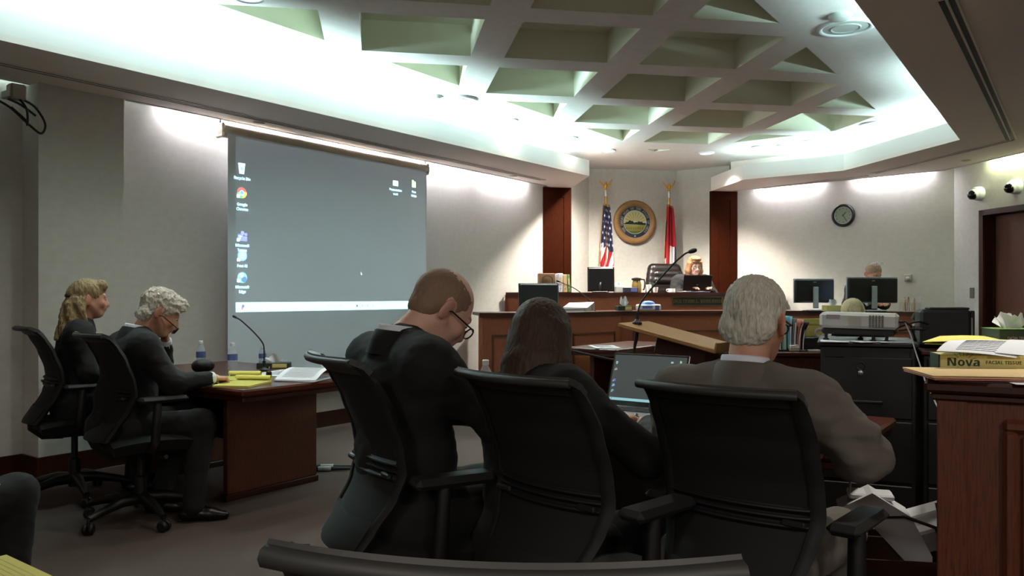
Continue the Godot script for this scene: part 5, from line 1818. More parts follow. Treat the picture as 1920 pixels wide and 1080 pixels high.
	for k in 11:
		var x := -0.085 + k * 0.017
		var m: Material = [M.manila, M.kraft, M.white, M.pinkish][k % 4]
		obj("pencil", MB.new().tube([Vector3(x, 0.006, 0.02 * sin(k * 2.0)), Vector3(x + 0.012 * sin(k * 1.3), 0.145 + 0.015 * sin(k * 2.7), 0.03 * cos(k * 1.9))], 0.006, 6), m, pc)
# ---------------------------------------------------------------- wall things
func build_wall_things() -> void:
	var r1 := Vector2(5.14, 9.30)
	var dd := -B
	var cd := Vector2(0.742, -0.6704)
	var cw := heading(Vector2(0.6704, 0.742))   # into the clock wall
	var dw := heading(A)                        # into the door wall
	var up := Transform3D(Basis.from_euler(Vector3(PI / 2, 0, 0)), Vector3.ZERO)
	var c := thing("wall_clock", "round dark-rimmed wall clock with pale face on the clock wall", "clock", W(4.206, 10.144, 2.261), cw)
	obj("rim", MB.new().round_lathe([Vector2(0.108, 0.02), Vector2(0.115, 0.046), Vector2(0.130, 0.050), Vector2(0.142, 0.036), Vector2(0.143, 0.0)], 40, up), M.frame_dark, c)
	obj("inner_ring", MB.new().round_lathe([Vector2(0.100, 0.022), Vector2(0.104, 0.030), Vector2(0.110, 0.030), Vector2(0.112, 0.02)], 40, up), M.silver, c)
	obj("dial", MB.new().lathe([Vector2(0, 0.021), Vector2(0.112, 0.021)], 40, up), M.dial, c)
	for k in 12:
		var a := TAU * k / 12.0
		obj("hour_mark", MB.new().box(Vector3(0, 0.086, 0.0225), Vector3(0.005, 0.013, 0.002), 0.0, Transform3D(Basis(Vector3(0, 0, 1), a), Vector3.ZERO)), M.ink, c)
	for hd in [[deg_to_rad(-42), 0.055, 0.007, "hour_hand"], [deg_to_rad(-148), 0.082, 0.005, "minute_hand"]]:
		obj(hd[3], MB.new().box(Vector3(0, hd[1] / 2 - 0.008, 0.026), Vector3(hd[2], hd[1] + 0.012, 0.003), 0.0, Transform3D(Basis(Vector3(0, 0, 1), hd[0]), Vector3.ZERO)), M.ink, c)
	var th := thing("wall_sensor", "small square cream thermostat with round dial on the clock wall", "thermostat", W(4.772, 9.633, 1.458), cw)
	obj("plate", MB.new().box(Vector3(0, 0, 0.014), Vector3(0.085, 0.085, 0.028), 0.006), M.plastic_cream, th)
	obj("dial", MB.new().round_lathe([Vector2(0.026, 0.026), Vector2(0.024, 0.036), Vector2(0, 0.037)], 20, up * Transform3D(Basis(), Vector3(0, 0, 0.010))), M.plastic_white, th)
	var sw := thing("light_switch", "grey metal light switch plate beside the door frame", "switch", W(5.187, 9.016, 1.276), dw)
	obj("plate", MB.new().box(Vector3(0, 0, 0.003), Vector3(0.07, 0.115, 0.006), 0.002), M.rim_light, sw)
	obj("toggle", MB.new().box(Vector3(0, 0.004, 0.010), Vector3(0.010, 0.022, 0.014), 0.003, Transform3D(Basis.from_euler(Vector3(0.3, 0, 0)), Vector3.ZERO)), M.plastic_white, sw)
	for q in [[5.207, 8.896, 2.379, "left of two dome cameras on the wall above the door"], [5.294, 8.376, 2.385, "right of two dome cameras on the wall above the door"]]:
		var d := thing("dome_camera", q[3], "camera", W(q[0] - A.x * 0.0, q[1], q[2]), dw, "dome cameras above the door")
		obj("base", MB.new().round_lathe([Vector2(0.078, 0.0), Vector2(0.078, 0.03), Vector2(0.070, 0.065), Vector2(0.058, 0.08)], 24, up), M.white, d)
		var tilt := Transform3D(Basis.from_euler(Vector3(PI / 2 + 0.35, 0, 0)), Vector3(0, -0.004, 0.055))
		obj("collar", MB.new().round_lathe([Vector2(0.062, 0.0), Vector2(0.064, 0.03), Vector2(0.055, 0.045)], 24, tilt), M.white, d)
		obj("dome", MB.new().round_lathe([Vector2(0.054, 0.03), Vector2(0.052, 0.055), Vector2(0.040, 0.080), Vector2(0.020, 0.094), Vector2(0, 0.098)], 22, tilt), M.gloss_black, d)
	# junction box and cable loops at the upper left
	var jb := thing("junction_box", "white cable box with looped black cables high on the left wall", "cable box", W(-3.33, 5.33, 2.50), heading(-N))
	obj("box", MB.new().box(Vector3(-0.015, 0.08, 0.10), Vector3(0.10, 0.10, 0.08), 0.012), M.plastic_cream, jb)
	obj("bracket", MB.new().box(Vector3(-0.015, 0.08, 0.0), Vector3(0.05, 0.05, 0.14), 0.004), M.plastic_cream, jb)
	var loops := [[Vector3(0.02, 0.04, 0.10), Vector3(0.09, 0.0, 0.12), Vector3(0.155, -0.10, 0.12), Vector3(0.13, -0.17, 0.12), Vector3(0.06, -0.13, 0.12), Vector3(-0.05, -0.04, 0.12), Vector3(-0.12, 0.0, 0.11)],
		[Vector3(-0.01, 0.04, 0.12), Vector3(0.03, -0.03, 0.14), Vector3(0.035, -0.13, 0.14), Vector3(0.02, -0.10, 0.14), Vector3(-0.06, -0.03, 0.13)], [Vector3(-0.08, 0.02, 0.13), Vector3(0.0, -0.005, 0.13), Vector3(0.09, -0.06, 0.13)]]
	for l in loops:
		var sm := []
		for i in l.size() - 1:
			for k in 5:
				sm.append((l[i] as Vector3).cubic_interpolate(l[i + 1], l[maxi(i - 1, 0)], l[mini(i + 2, l.size() - 1)], k / 5.0))
		sm.append(l[-1])
		obj("cable", MB.new().tube(sm, 0.008, 7), M.black, jb)
	var tv := thing("wall_bracket", "grey edge of a wall-mounted panel below the looped cables", "panel", W(-3.42, 5.30, 2.10), heading(-N))
	obj("panel", MB.new().box(Vector3(-0.14, 0.02, 0.06), Vector3(0.20, 0.34, 0.05), 0.01), M.grey_folder, tv)
	obj("mount", MB.new().box(Vector3(-0.14, 0.02, 0.01), Vector3(0.10, 0.12, 0.10), 0.004), M.dark, tv)
	build_screen()

func build_screen() -> void:
	# hangs just in front of the left wall; local +X runs along the wall away from us, +Z into the room
	var pc := Vector2(-3.21, 5.423)
	var a := pc + U * 1.439
	var L := 2.44
	var t := thing("projection_screen", "large pull-down projection screen showing a grey computer desktop", "screen", W(a.x, a.y, 0), heading(-N))
	var top := 2.575
	var bot := 0.39
	obj("housing", MB.new().tube([Vector3(-0.05, 2.60, 0.0), Vector3(-0.048, 2.60, 0), Vector3(L + 0.05, 2.60, 0), Vector3(L + 0.052, 2.60, 0)], [0.045, 0.055, 0.055, 0.045], 16), M.housing, t)
	for x in [-0.035, L + 0.035]:
		obj("end_cap", MB.new().box(Vector3(x, 2.60, 0), Vector3(0.03, 0.125, 0.115), 0.02), M.housing, t)
		obj("hanger", MB.new().tube([Vector3(x, 2.64, 0), Vector3(x, 2.665, 0), Vector3(x, 2.70, 0)], 0.008, 6), M.dark, t)
	obj("fabric", MB.new().box(Vector3(L / 2, (top + bot) / 2, 0.050), Vector3(L, top - bot, 0.002)), M.screen_cloth, t)
	obj("bottom_bar", MB.new().box(Vector3(L / 2, bot - 0.012, 0.050), Vector3(L + 0.02, 0.028, 0.026), 0.008), M.black, t)
	# the projected picture on the fabric: task bar foot at h 1.13 to 1.21
	var sm := MB.new()
	sm.flat()
	var y0 := 1.105
	var y1 := 2.56
	var z := 0.0522
	var q := [Vector3(0.075, y0, z), Vector3(L - 0.02, y0, z), Vector3(L - 0.02, y1, z), Vector3(0.075, y1, z)]
	var uv := [Vector2(0.0157, 0.991), Vector2(1, 0.991), Vector2(1, 0), Vector2(0.0157, 0)]
	for k in [0, 2, 1, 0, 3, 2]:
		sm.st.set_uv(uv[k]); sm.st.add_vertex(q[k])
	var pic := obj("projected_picture", sm, M.desktop, t)
	# captions under the icons
	var f := fontn("Droid Sans")
	var px := func(x: float, y: float) -> Vector3: return Vector3(lerpf(0.075, L - 0.02, (x / 1024.0 - 0.0157) / 0.9843), lerpf(y1, y0, (y / 640.0) / 0.991), z + 0.0015)
	var cap := MB.new()
	for s in [["Recycle Bin", 43, 148], ["Google", 43, 243], ["Chrome", 43, 260], ["Microsoft", 43, 392], ["Teams", 43, 409], ["Free AI", 43, 466], ["Microsoft", 43, 543], ["Edge", 43, 560], ["Presentation", 829, 104], ["work", 829, 122], ["New", 947, 100], ["folder", 947, 118]]:
		cap.st.append_from(text_mesh(s[0], 0.032, 0.001, f), 0, Transform3D(Basis(), px.call(s[1], s[2])))
	obj("icon_captions", cap, M.glow_white, pic)

# ---------------------------------------------------------------- left table and its things
func build_left() -> void:
	var cl := Vector2(-1.455, 4.32)
	var h := 0.73
	counsel_table("reddish wooden counsel table before the projection screen", cl, 1.80, 1.15, h)
	var at := func(n: float, u: float) -> Vector3:   # n to the left of the corner, u away from us
		var q := cl - N * n + U * u
		return W(q.x, q.y, h)
	legal_pad("yellow legal pad with rolled pages at the table corner nearest the middle chairs", at.call(0.24, 0.175), heading(U) - 28.0, Vector2(0.215, 0.30))
	legal_pad("yellow legal pad under the writing hand of the white-haired man", at.call(0.50, 0.33), heading(U) - 34.0, Vector2(0.20, 0.26))
	paper_stack("printed_papers", "printed white sheets lying flat by the black microphone", "papers", at.call(0.55, 0.74), heading(U) - 20.0, Vector2(0.32, 0.40), 3, M.paper)
	var op := paper_stack("open_transcript", "thick open printed transcript at the right edge of the left table", "papers", at.call(0.18, 0.60), heading(U) - 22.0, Vector2(0.27, 0.34), 4, M.paper)
	obj("curled_pages", MB.new().sheet(6, 14, func(s, v):
		return Vector3((s - 0.5) * 0.27, 0.012 + 0.055 * sin(v * PI * 0.80) , 0.16 - v * 0.31), 0.0015), M.paper, op)
	var pl := MB.new()
	for k in 15:
		var v := 0.10 + k * 0.052
		pl.box(Vector3(0, 0.0142 + 0.055 * sin(v * PI * 0.80), 0.16 - v * 0.31), Vector3(0.20, 0.0006, 0.004), 0.0, Transform3D())
	obj("text_lines", pl, M.print, op)
	var bc := thing("binder_clip", "black binder clip standing at the left edge of the open transcript", "clip", at.call(0.375, 0.46), heading(U) + 30.0)
	obj("jaw", MB.new().box(Vector3(0, 0.025, 0), Vector3(0.05, 0.05, 0.03), 0.006), M.black, bc)
	obj("wire", MB.new().tube([Vector3(-0.01, 0.05, 0), Vector3(0.0, 0.066, 0.0), Vector3(0.022, 0.078, 0), Vector3(0.026, 0.070, 0), Vector3(0.012, 0.05, 0)], 0.002, 6), M.silver, bc)
	bottle("clear water bottle nearest the writing hand on the left table", at.call(0.96, 0.615))
	bottle("clear water bottle beside the white-haired man's chest", at.call(1.36, 0.64))
	bottle("small water bottle behind the microphone on the left table", at.call(1.15, 1.00), 0.15, 0.026)
	var q: Vector3 = at.call(0.83, 0.77)
	gooseneck("table_microphone", "black gooseneck microphone leaning left on the left table", q, [Vector3(0, 0.06, 0), Vector3(0, 0.155, 0.0), Vector3(-0.015, 0.20, 0.0), Vector3(-0.07, 0.265, 0), Vector3(-0.155, 0.34, -0.01), Vector3(-0.19, 0.362, -0.01)], 0.005, 0.0085, 0.03)
	tissue_box("green and cream tissue box behind the left table microphone", at.call(0.98, 0.97), heading(U) - 40.0, Vector3(0.22, 0.038, 0.11), M.green, M.box_cream, 0.06)
	var tr := thing("paper_tray", "white paper tray with sheets at the far side of the left table", "tray", at.call(0.36, 1.05), heading(U) - 30.0)
	obj("tray", MB.new().box(Vector3(0, 0.010, 0), Vector3(0.27, 0.02, 0.18), 0.004), M.dark, tr)
	obj("papers", MB.new().box(Vector3(0, 0.035, 0), Vector3(0.25, 0.028, 0.17), 0.003), M.paper, tr)
	obj("side_papers", MB.new().box(Vector3(0.12, 0.05, 0.01), Vector3(0.10, 0.004, 0.15), 0.001, Transform3D(Basis.from_euler(Vector3(0, 0, 0.1)), Vector3.ZERO)), M.paper, tr)
	var bg := thing("black_case", "black padded case lying behind the white-haired man's hand", "case", at.call(1.13, 0.50), heading(U) - 30.0)
	obj("case", blob_mesh(blob([["e", Vector3(0, 0.042, 0), Vector3(0.062, 0.040, 0.05)], ["c", Vector3(-0.035, 0.036, 0), Vector3(0.045, 0.045, 0), 0.036, 0.038]], 0.007, 0.008, [[Vector3(0, -1, 0), 0.0]])), M.dark, bg)
	obj("zip", MB.new().tube([Vector3(-0.066, 0.05, 0.025), Vector3(0, 0.055, 0.046), Vector3(0.076, 0.058, 0.020)], 0.003, 6), M.rim, bg)
	# cable bundle hanging from the screen side of the table
	var cb := thing("cable_bundle", "grey looped cable bundle hanging below the left table edge", "cable", at.call(0.16, 1.02), 0.0)
	obj("cord", MB.new().tube([Vector3(0, -0.03, 0), Vector3(0.0, -0.10, 0), Vector3(0.005, -0.17, 0)], 0.004, 6), M.cable_grey, cb)
	for k in 4:
		var w := 0.014 + 0.006 * k
		var pts := []
		for j in 15:
			var a := TAU * j / 14.0
			pts.append(Vector3(sin(a) * w * (1.0 if cos(a) > 0 else 0.45) - 0.004, -0.30 + cos(a) * (0.13 - 0.012 * k), 0.006 * k))
		obj("loop", MB.new().tube(pts, 0.004, 6, false), M.cable_grey, cb)
	obj("tie", MB.new().tube([Vector3(-0.012, -0.285, 0.01), Vector3(0.012, -0.28, 0.01)], 0.010, 8), M.black, cb)
	# plugs and cord on the carpet beside the table foot
	var pg := thing("floor_cables", "black cords with striped plugs lying on the carpet by the left table", "cable", W(-1.45, 5.75, 0.0), 0.0)
	obj("cord", MB.new().tube([Vector3(-0.10, 0.06, 0.0), Vector3(-0.05, 0.01, 0.05), Vector3(0.0, 0.010, 0.16), Vector3(0.05, 0.010, 0.30), Vector3(-0.08, 0.010, 0.36), Vector3(-0.16, 0.010, 0.25)], 0.008, 7), M.black, pg)
	for k in 2:
		var z := 0.02 + k * 0.07
		obj("plug", MB.new().tube([Vector3(0.0, 0.016, z), Vector3(0.03, 0.018, z), Vector3(0.10, 0.018, z), Vector3(0.36, 0.016, z - 0.02)], [0.006, 0.016, 0.016, 0.010], 8), M.black, pg)
		obj("sleeve", MB.new().tube([Vector3(0.08, 0.018, z), Vector3(0.17, 0.018, z - 0.005)], 0.0175, 8), M.plastic_white, pg)
	# chairs
	make_chair("black task chair under the white-haired man at the left table", Vector2(-2.055, 4.43), 45.0, 1.035)
	make_chair("black task chair under the blonde woman, farthest left", Vector2(-2.69, 4.92), 50.0, 1.05)

# ---------------------------------------------------------------- middle table and its things
func build_middle() -> void:
	var c := Vector2(1.088, 2.618)
	var h := 0.73
	var t := counsel_table("reddish wooden counsel table in front of the three middle chairs", c, 1.85, 0.90, h)
	var at := func(n: float, u: float) -> Vector3:
		var q := c - N * n + U * u
		return W(q.x, q.y, h)
	# laptop: hinge's left end at (0.4225, 3.62), along N
	var hl := Vector2(0.4225, 3.62)
	var lc := hl + N * 0.185 - U * 0.12
	laptop("open silver laptop showing a dark desktop before the brown-haired woman", W(lc.x, lc.y, h), heading(U), 0.37, 0.24, 0.245, 0.36, M.laptop_screen, M.silver)
	var mp := hl + N * 0.30 - U * 0.33
	var mo := thing("computer_mouse", "black computer mouse beside the silver laptop", "mouse", W(mp.x, mp.y, h), heading(U) + 15.0)
	obj("shell", blob_mesh(blob([["e", Vector3(0, 0.012, 0), Vector3(0.031, 0.024, 0.052)]], 0.006, 0.005, [[Vector3(0, -1, 0), 0.0]])), M.dark, mo)
	obj("wheel", MB.new().tube([Vector3(-0.004, 0.034, -0.026), Vector3(0.004, 0.034, -0.026)], 0.008, 10), M.silver, mo)
	obj("side_buttons", MB.new().box(Vector3(-0.018, 0.026, 0.012), Vector3(0.02, 0.012, 0.03), 0.004), M.plastic_white, mo)
	var pp := hl + N * 0.17 - U * 0.325
	paper_stack("loose_paper", "white paper slip partly under the silver laptop", "papers", W(pp.x, pp.y, h), heading(U) + 20.0, Vector2(0.10, 0.14), 1, M.paper, "", Vector3.ZERO, false)
	gooseneck("table_microphone", "thin black gooseneck microphone leaning left behind the silver laptop", W(0.615, 3.86, h), [Vector3(0, 0.06, 0), Vector3(-0.02, 0.15, 0.0), Vector3(-0.08, 0.192, -0.005), Vector3(-0.16, 0.208, -0.01), Vector3(-0.33, 0.245, -0.03)], 0.0055, 0.009, 0.03)
	bottle("clear water bottle between the bald man and the brown-haired woman", W(-0.122, 3.70, h), 0.215, 0.033)
	# chairs
	make_chair("black task chair under the man in the grey suit, nearest right", Vector2(0.675, 2.196), 41.0, 1.01)
	make_chair("black task chair under the brown-haired woman, between the two men", Vector2(0.19, 2.27), 47.0, 1.03)
	make_chair("black task chair under the bald man, left of the middle three", Vector2(-0.315, 2.53), 61.0, 1.055)
	make_chair("empty black task chair nearest the camera, only its top rail in view", Vector2(0.015, 0.985), 6.0, 1.003)

# ---------------------------------------------------------------- evidence table, lectern
func build_stands() -> void:
	var c := Vector2(0.936, 7.2)
	var t := counsel_table("small reddish wooden table standing before the front counter", c, 0.55, 1.30, 0.76)
	var q := c - N * 0.24 + U * 0.22
	paper_stack("white_papers", "white papers lying on the small table before the counter", "papers", W(q.x, q.y, 0.76), heading(U) - 40.0, Vector2(0.24, 0.40), 2, M.paper)
	# lectern: slanting top from the high end (0.609, 4.5, 1.09) to the low end (1.07, 4.17, 0.962)
	var l := thing("lectern", "slant-topped light oak lectern on a dark post", "lectern", W(0.84, 4.335, 0), heading(U))
	# local +X = N (downhill), -Z = U
	var ang := -atan2(0.128, 0.567)
	var tf := Transform3D(Basis.from_euler(Vector3(0, 0, ang)), Vector3(0, 1.026, 0))
	obj("slant_top", MB.new().box(Vector3(0, -0.012, -0.17), Vector3(0.585, 0.024, 0.38), 0.004, tf), M.oak, l)
	obj("lip", MB.new().box(Vector3(0.286, 0.010, -0.17), Vector3(0.014, 0.05, 0.38), 0.003, tf), M.oak, l)
	obj("bracket", MB.new().box(Vector3(0.06, -0.075, -0.17), Vector3(0.30, 0.10, 0.20), 0.006, tf), M.wood_d, l)
	obj("post", MB.new().box(Vector3(0.02, 0.49, -0.17), Vector3(0.09, 0.94, 0.09), 0.008), M.rim, l)
	obj("foot", MB.new().box(Vector3(0.02, 0.02, -0.17), Vector3(0.46, 0.04, 0.40), 0.01), M.wood_d, l)
	# its microphone
	var b := tf * Vector3(-0.235, 0.0, -0.10)
	var bp: Vector3 = l.transform * b
	var g := gooseneck("lectern_microphone", "long black gooseneck microphone rising from the lectern", bp, [Vector3(0, 0.05, 0), Vector3(0.025, 0.13, 0.0), Vector3(0.10, 0.23, 0.02), Vector3(0.19, 0.335, 0.04), Vector3(0.255, 0.395, 0.05), Vector3(0.28, 0.408, 0.055)], 0.0052, 0.0135, 0.028)
	obj("plug", MB.new().tube([Vector3(0.0, -0.03, 0), Vector3(-0.005, -0.08, 0), Vector3(-0.012, -0.115, 0), Vector3(-0.02, -0.17, 0)], [0.010, 0.012, 0.009, 0.004], 8), M.black, g)

# ---------------------------------------------------------------- cabinet, projector and printer
func build_av() -> void:
	var cb := thing("black_cabinet", "black filing cabinet with round lock carrying the projector", "cabinet", W(1.745, 3.93, 0), 22.0)
	obj("body", MB.new().box(Vector3(0, 0.495, -0.30), Vector3(0.43, 0.99, 0.56), 0.006), M.black, cb)
	obj("top", MB.new().box(Vector3(0, 1.0, -0.30), Vector3(0.46, 0.022, 0.60), 0.005), M.dark, cb)
	for k in 3:
		var d := obj("drawer", MB.new().box(Vector3(0, 0.17 + k * 0.31, -0.012), Vector3(0.40, 0.295, 0.022), 0.004), M.black, cb)
		obj("pull", MB.new().box(Vector3(0, 0.10 + k * 0.31, 0.004), Vector3(0.14, 0.014, 0.016), 0.004), M.dark, d)
	var up := Transform3D(Basis.from_euler(Vector3(PI / 2, 0, 0)), Vector3(-0.03, 0.895, 0.0))
	obj("lock", MB.new().round_lathe([Vector2(0.013, 0.0), Vector2(0.013, 0.008), Vector2(0.009, 0.011), Vector2(0, 0.011)], 14, Transform3D(up.basis, Vector3(-0.03, 0.862, 0.0))), M.silver, cb)
	obj("finger_ring", MB.new().round_lathe([Vector2(0.016, 0.002), Vector2(0.019, 0.006), Vector2(0.022, 0.002)], 16, up), M.rim, cb)
	# papers on it
	for q in [[1.62, 4.02, 20.0, "white paper at the left under the projector on the black cabinet"], [1.74, 4.00, -14.0, "folded grey paper in the middle under the projector"], [1.87, 3.98, 4.0, "white paper at the right under the projector on the black cabinet"]]:
		paper_stack("cabinet_paper", q[3], "papers", W(q[0], q[1], 1.011), q[2], Vector2(0.13, 0.16), 2, M.paper, "papers under the projector", Vector3.ZERO, false)
	# projector on short feet, its front raised
	var p := thing("projector", "white video projector propped up on the black cabinet", "projector", W(1.775, 4.09, 1.011), 27.0)
	p.rotation.z = -0.02
	var W0 := 0.36
	var D0 := 0.26
	obj("case", MB.new().box(Vector3(0, 0.105, 0), Vector3(W0, 0.078, D0), 0.014), M.plastic_white, p)
	obj("underside", MB.new().box(Vector3(0, 0.052, 0), Vector3(W0 - 0.02, 0.034, D0 - 0.02), 0.010), M.dark, p)
	var vents := MB.new()
	for r in 9:
		for c in 5:
			vents.box(Vector3(0.055 + c * 0.014, 0.078 + r * 0.0068, D0 / 2 + 0.0005), Vector3(0.010, 0.0032, 0.003))
	obj("vents", vents, M.dark, p)
	var gr := MB.new()
	for r in 8:
		gr.box(Vector3(-0.015, 0.078 + r * 0.0068, D0 / 2 + 0.0005), Vector3(0.06, 0.0018, 0.002))
	obj("grille_lines", gr, M.plastic_cream, p)
	obj("badge", MB.new().box(Vector3(-0.115, 0.122, D0 / 2 + 0.0005), Vector3(0.065, 0.022, 0.001)), M.grey_folder, p)
	obj("port_panel", MB.new().box(Vector3(W0 / 2 + 0.0005, 0.10, 0.0), Vector3(0.003, 0.045, 0.18), 0.0), M.grey_folder, p)
	for x in [-0.15, 0.07, 0.13]:
		obj("foot", MB.new().lathe([Vector2(0.0, 0.0), Vector2(0.014, 0.0), Vector2(0.014, 0.012), Vector2(0.008, 0.014), Vector2(0.008, 0.04)], 12, Transform3D(Basis(), Vector3(x, 0.0, 0.09))), M.black, p)
	obj("foot", MB.new().lathe([Vector2(0.0, 0.0), Vector2(0.014, 0.0), Vector2(0.014, 0.012), Vector2(0.008, 0.014), Vector2(0.008, 0.04)], 12, Transform3D(Basis(), Vector3(0.0, 0.0, -0.09))), M.black, p)
	obj("lens_ring", MB.new().lathe([Vector2(0.03, 0.0), Vector2(0.034, 0.012), Vector2(0.02, 0.010), Vector2(0, 0.006)], 18, Transform3D(Basis.from_euler(Vector3(-PI / 2, 0, 0)), Vector3(-0.10, 0.105, -D0 / 2))), M.black, p)
	# cables from its end to the floor
	var pc := thing("projector_cables", "black and grey cables plugged into the projector's end, one trailing down", "cable", W(1.90, 3.98, 1.10), 0.0)
	obj("cable", MB.new().tube([Vector3(-0.03, 0.01, 0.04), Vector3(0.02, 0.015, 0.07), Vector3(0.055, -0.005, 0.06), Vector3(0.07, -0.05, 0.06), Vector3(0.085, -0.08, 0.05)], 0.006, 7), M.black, pc)
	obj("cable", MB.new().tube([Vector3(0.0, -0.02, 0.03), Vector3(0.04, 0.005, 0.06), Vector3(0.10, 0.015, 0.05), Vector3(0.16, 0.0, 0.02)], 0.005, 7), M.black, pc)
	obj("cable", MB.new().tube([Vector3(0.0, -0.03, 0.05), Vector3(0.05, -0.02, 0.08), Vector3(0.12, -0.025, 0.07)], 0.005, 7), M.black, pc)
	obj("plug", MB.new().tube([Vector3(-0.045, 0.012, 0.03), Vector3(-0.01, 0.010, 0.055)], 0.010, 8), M.dark, pc)
	obj("trailing_cord", MB.new().tube([Vector3(0.02, 0.01, 0.07), Vector3(0.03, -0.04, 0.10), Vector3(0.025, -0.12, 0.16), Vector3(0.0, -0.25, 0.30), Vector3(-0.05, -0.36, 0.52), Vector3(-0.14, -0.47, 0.80), Vector3(-0.25, -0.56, 1.05)], 0.0035, 6), M.cable_grey, pc)
	# printer on the second cabinet
	var c2 := thing("black_cabinet", "second black filing cabinet beside the first, carrying the printer", "cabinet", W(2.195, 3.77, 0), 22.0)
	obj("body", MB.new().box(Vector3(0, 0.485, -0.30), Vector3(0.46, 0.94, 0.56), 0.006), M.black, c2)
	obj("top", MB.new().box(Vector3(0, 0.965, -0.30), Vector3(0.48, 0.022, 0.60), 0.005), M.wood_d, c2)
	for k in 3:
		var d := obj("drawer", MB.new().box(Vector3(0, 0.17 + k * 0.31, -0.012), Vector3(0.42, 0.295, 0.022), 0.004), M.black, c2)
		obj("pull", MB.new().box(Vector3(0, 0.24 + k * 0.31, 0.004), Vector3(0.14, 0.014, 0.016), 0.004), M.dark, d)
	obj("lock", MB.new().round_lathe([Vector2(0.013, 0.0), Vector2(0.013, 0.008), Vector2(0.009, 0.011), Vector2(0, 0.011)], 14, Transform3D(up.basis, Vector3(-0.06, 0.862, 0.0))), M.rim, c2)
	var pr := thing("printer", "square black printer with white paper tray at its side", "printer", W(2.215, 4.12, 0.976), 20.0)
	obj("case", MB.new().box(Vector3(0, 0.10, 0), Vector3(0.23, 0.19, 0.22), 0.014), M.dark, pr)
	obj("lid", MB.new().box(Vector3(0.02, 0.20, 0.0), Vector3(0.18, 0.012, 0.18), 0.004), M.black, pr)
	obj("paper_flap", MB.new().box(Vector3(0.122, 0.085, 0.05), Vector3(0.008, 0.14, 0.05), 0.003), M.plastic_white, pr)
	obj("rear_tray", MB.new().box(Vector3(0.128, 0.10, -0.02), Vector3(0.02, 0.18, 0.16), 0.004), M.black, pr)
	var hs := thing("desk_phone", "black desk telephone handset behind the printer", "phone", W(2.27, 4.36, 0.976), 20.0)
	obj("base", MB.new().box(Vector3(0, 0.06, 0), Vector3(0.16, 0.12, 0.16), 0.02), M.black, hs)
	obj("handset", MB.new().tube([Vector3(-0.07, 0.132, 0), Vector3(-0.06, 0.155, 0), Vector3(-0.025, 0.165, 0), Vector3(0.03, 0.163, 0), Vector3(0.06, 0.155, 0), Vector3(0.07, 0.132, 0)], [0.020, 0.022, 0.016, 0.016, 0.022, 0.020], 10), M.dark, hs)
	# low desk with standing folders, between the grey-suited man's head and the projector
	var dk := thing("clerk_desk", "low reddish desk behind the black cabinet with files on it", "desk", W(1.72, 5.05, 0), 4.0)
	obj("desktop", MB.new().box(Vector3(0, 0.885, -0.18), Vector3(0.95, 0.03, 0.75), 0.006), M.wood_top, dk)
	obj("front_panel", MB.new().box(Vector3(0, 0.44, 0.14), Vector3(0.90, 0.86, 0.03), 0.004), M.wood, dk)
	for s in [-1, 1]:
		obj("side_panel", MB.new().box(Vector3(s * 0.44, 0.44, -0.18), Vector3(0.03, 0.86, 0.66), 0.004), M.wood, dk)
	obj("shelf", MB.new().box(Vector3(0.18, 0.935, -0.25), Vector3(0.50, 0.07, 0.30), 0.004), M.dark, dk)
	var folders := [[1.615, "leftmost pale grey folder of the standing files", M.grey_folder, 0.10, 0.205], [1.645, "white folder standing second in the row of files", M.white, 0.05, 0.215], [1.678, "pale green folder bulging in the row of files", M.pale_green, 0.02, 0.205], [1.71, "pale blue folder standing in the row of files", M.pale_blue, -0.02, 0.20], [1.738, "grey folder right of the pale blue one in the row of files", M.grey_folder, -0.03, 0.185], [1.765, "pinkish folder leaning at the right of the row of files", M.pinkish, -0.10, 0.18], [1.79, "dark folder last in the row of standing files", M.dark, -0.12, 0.165]]
	for f in folders:
		var o := thing("file_folder", f[1], "folder", W(f[0], 5.02, 0.905), 4.0, "standing folders in the desk file rack")
		var bend: float = f[3]
		obj("cover", MB.new().sheet(8, 4, func(s, v):
			return Vector3(-bend * 0.25 * s * s * s - 0.006, 0.005 + s * f[4], 0.11 - v * 0.22), 0.003), f[2], o)
		obj("back_cover", MB.new().sheet(8, 4, func(s, v):
			return Vector3(0.010 - bend * 0.25 * s * s * s, 0.005 + s * (f[4] + 0.006), 0.11 - v * 0.22), 0.003), f[2], o)
		obj("pages", MB.new().sheet(8, 4, func(s, v):
			return Vector3(0.003 - bend * 0.25 * s * s * s, 0.006 + s * (f[4] - 0.02), 0.107 - v * 0.21), 0.005), M.paper, o)
	var rk := thing("file_rack", "dark low rack holding the standing folders", "rack", W(1.70, 5.02, 0.900), 4.0)
	obj("base", MB.new().box(Vector3(0, 0.003, 0), Vector3(0.25, 0.006, 0.22), 0.001), M.dark, rk)
	for k in 5:
		obj("rail", MB.new().box(Vector3(-0.11 + k * 0.055, 0.012, 0.115), Vector3(0.006, 0.02, 0.006), 0.001), M.black, rk)
	var yb := thing("yellow_envelope", "wide dull yellow envelope standing behind the tape on the desk", "envelope", W(1.895, 5.20, 0.970), 4.0)
	obj("envelope", MB.new().box(Vector3(0, 0.06, 0), Vector3(0.26, 0.12, 0.02), 0.004, Transform3D(Basis.from_euler(Vector3(-0.12, 0, 0)), Vector3(0, 0.004, 0))), M.yellow_dull, yb)
	obj("flap", MB.new().box(Vector3(0, 0.095, 0.012), Vector3(0.24, 0.03, 0.002), 0.0, Transform3D(Basis.from_euler(Vector3(-0.12, 0, 0)), Vector3(0, 0.004, 0))), M.yellow_dull, yb)
	var tp := thing("tape_dispenser", "small clear tape dispenser before the yellow envelope", "dispenser", W(1.945, 5.05, 0.970), 4.0)
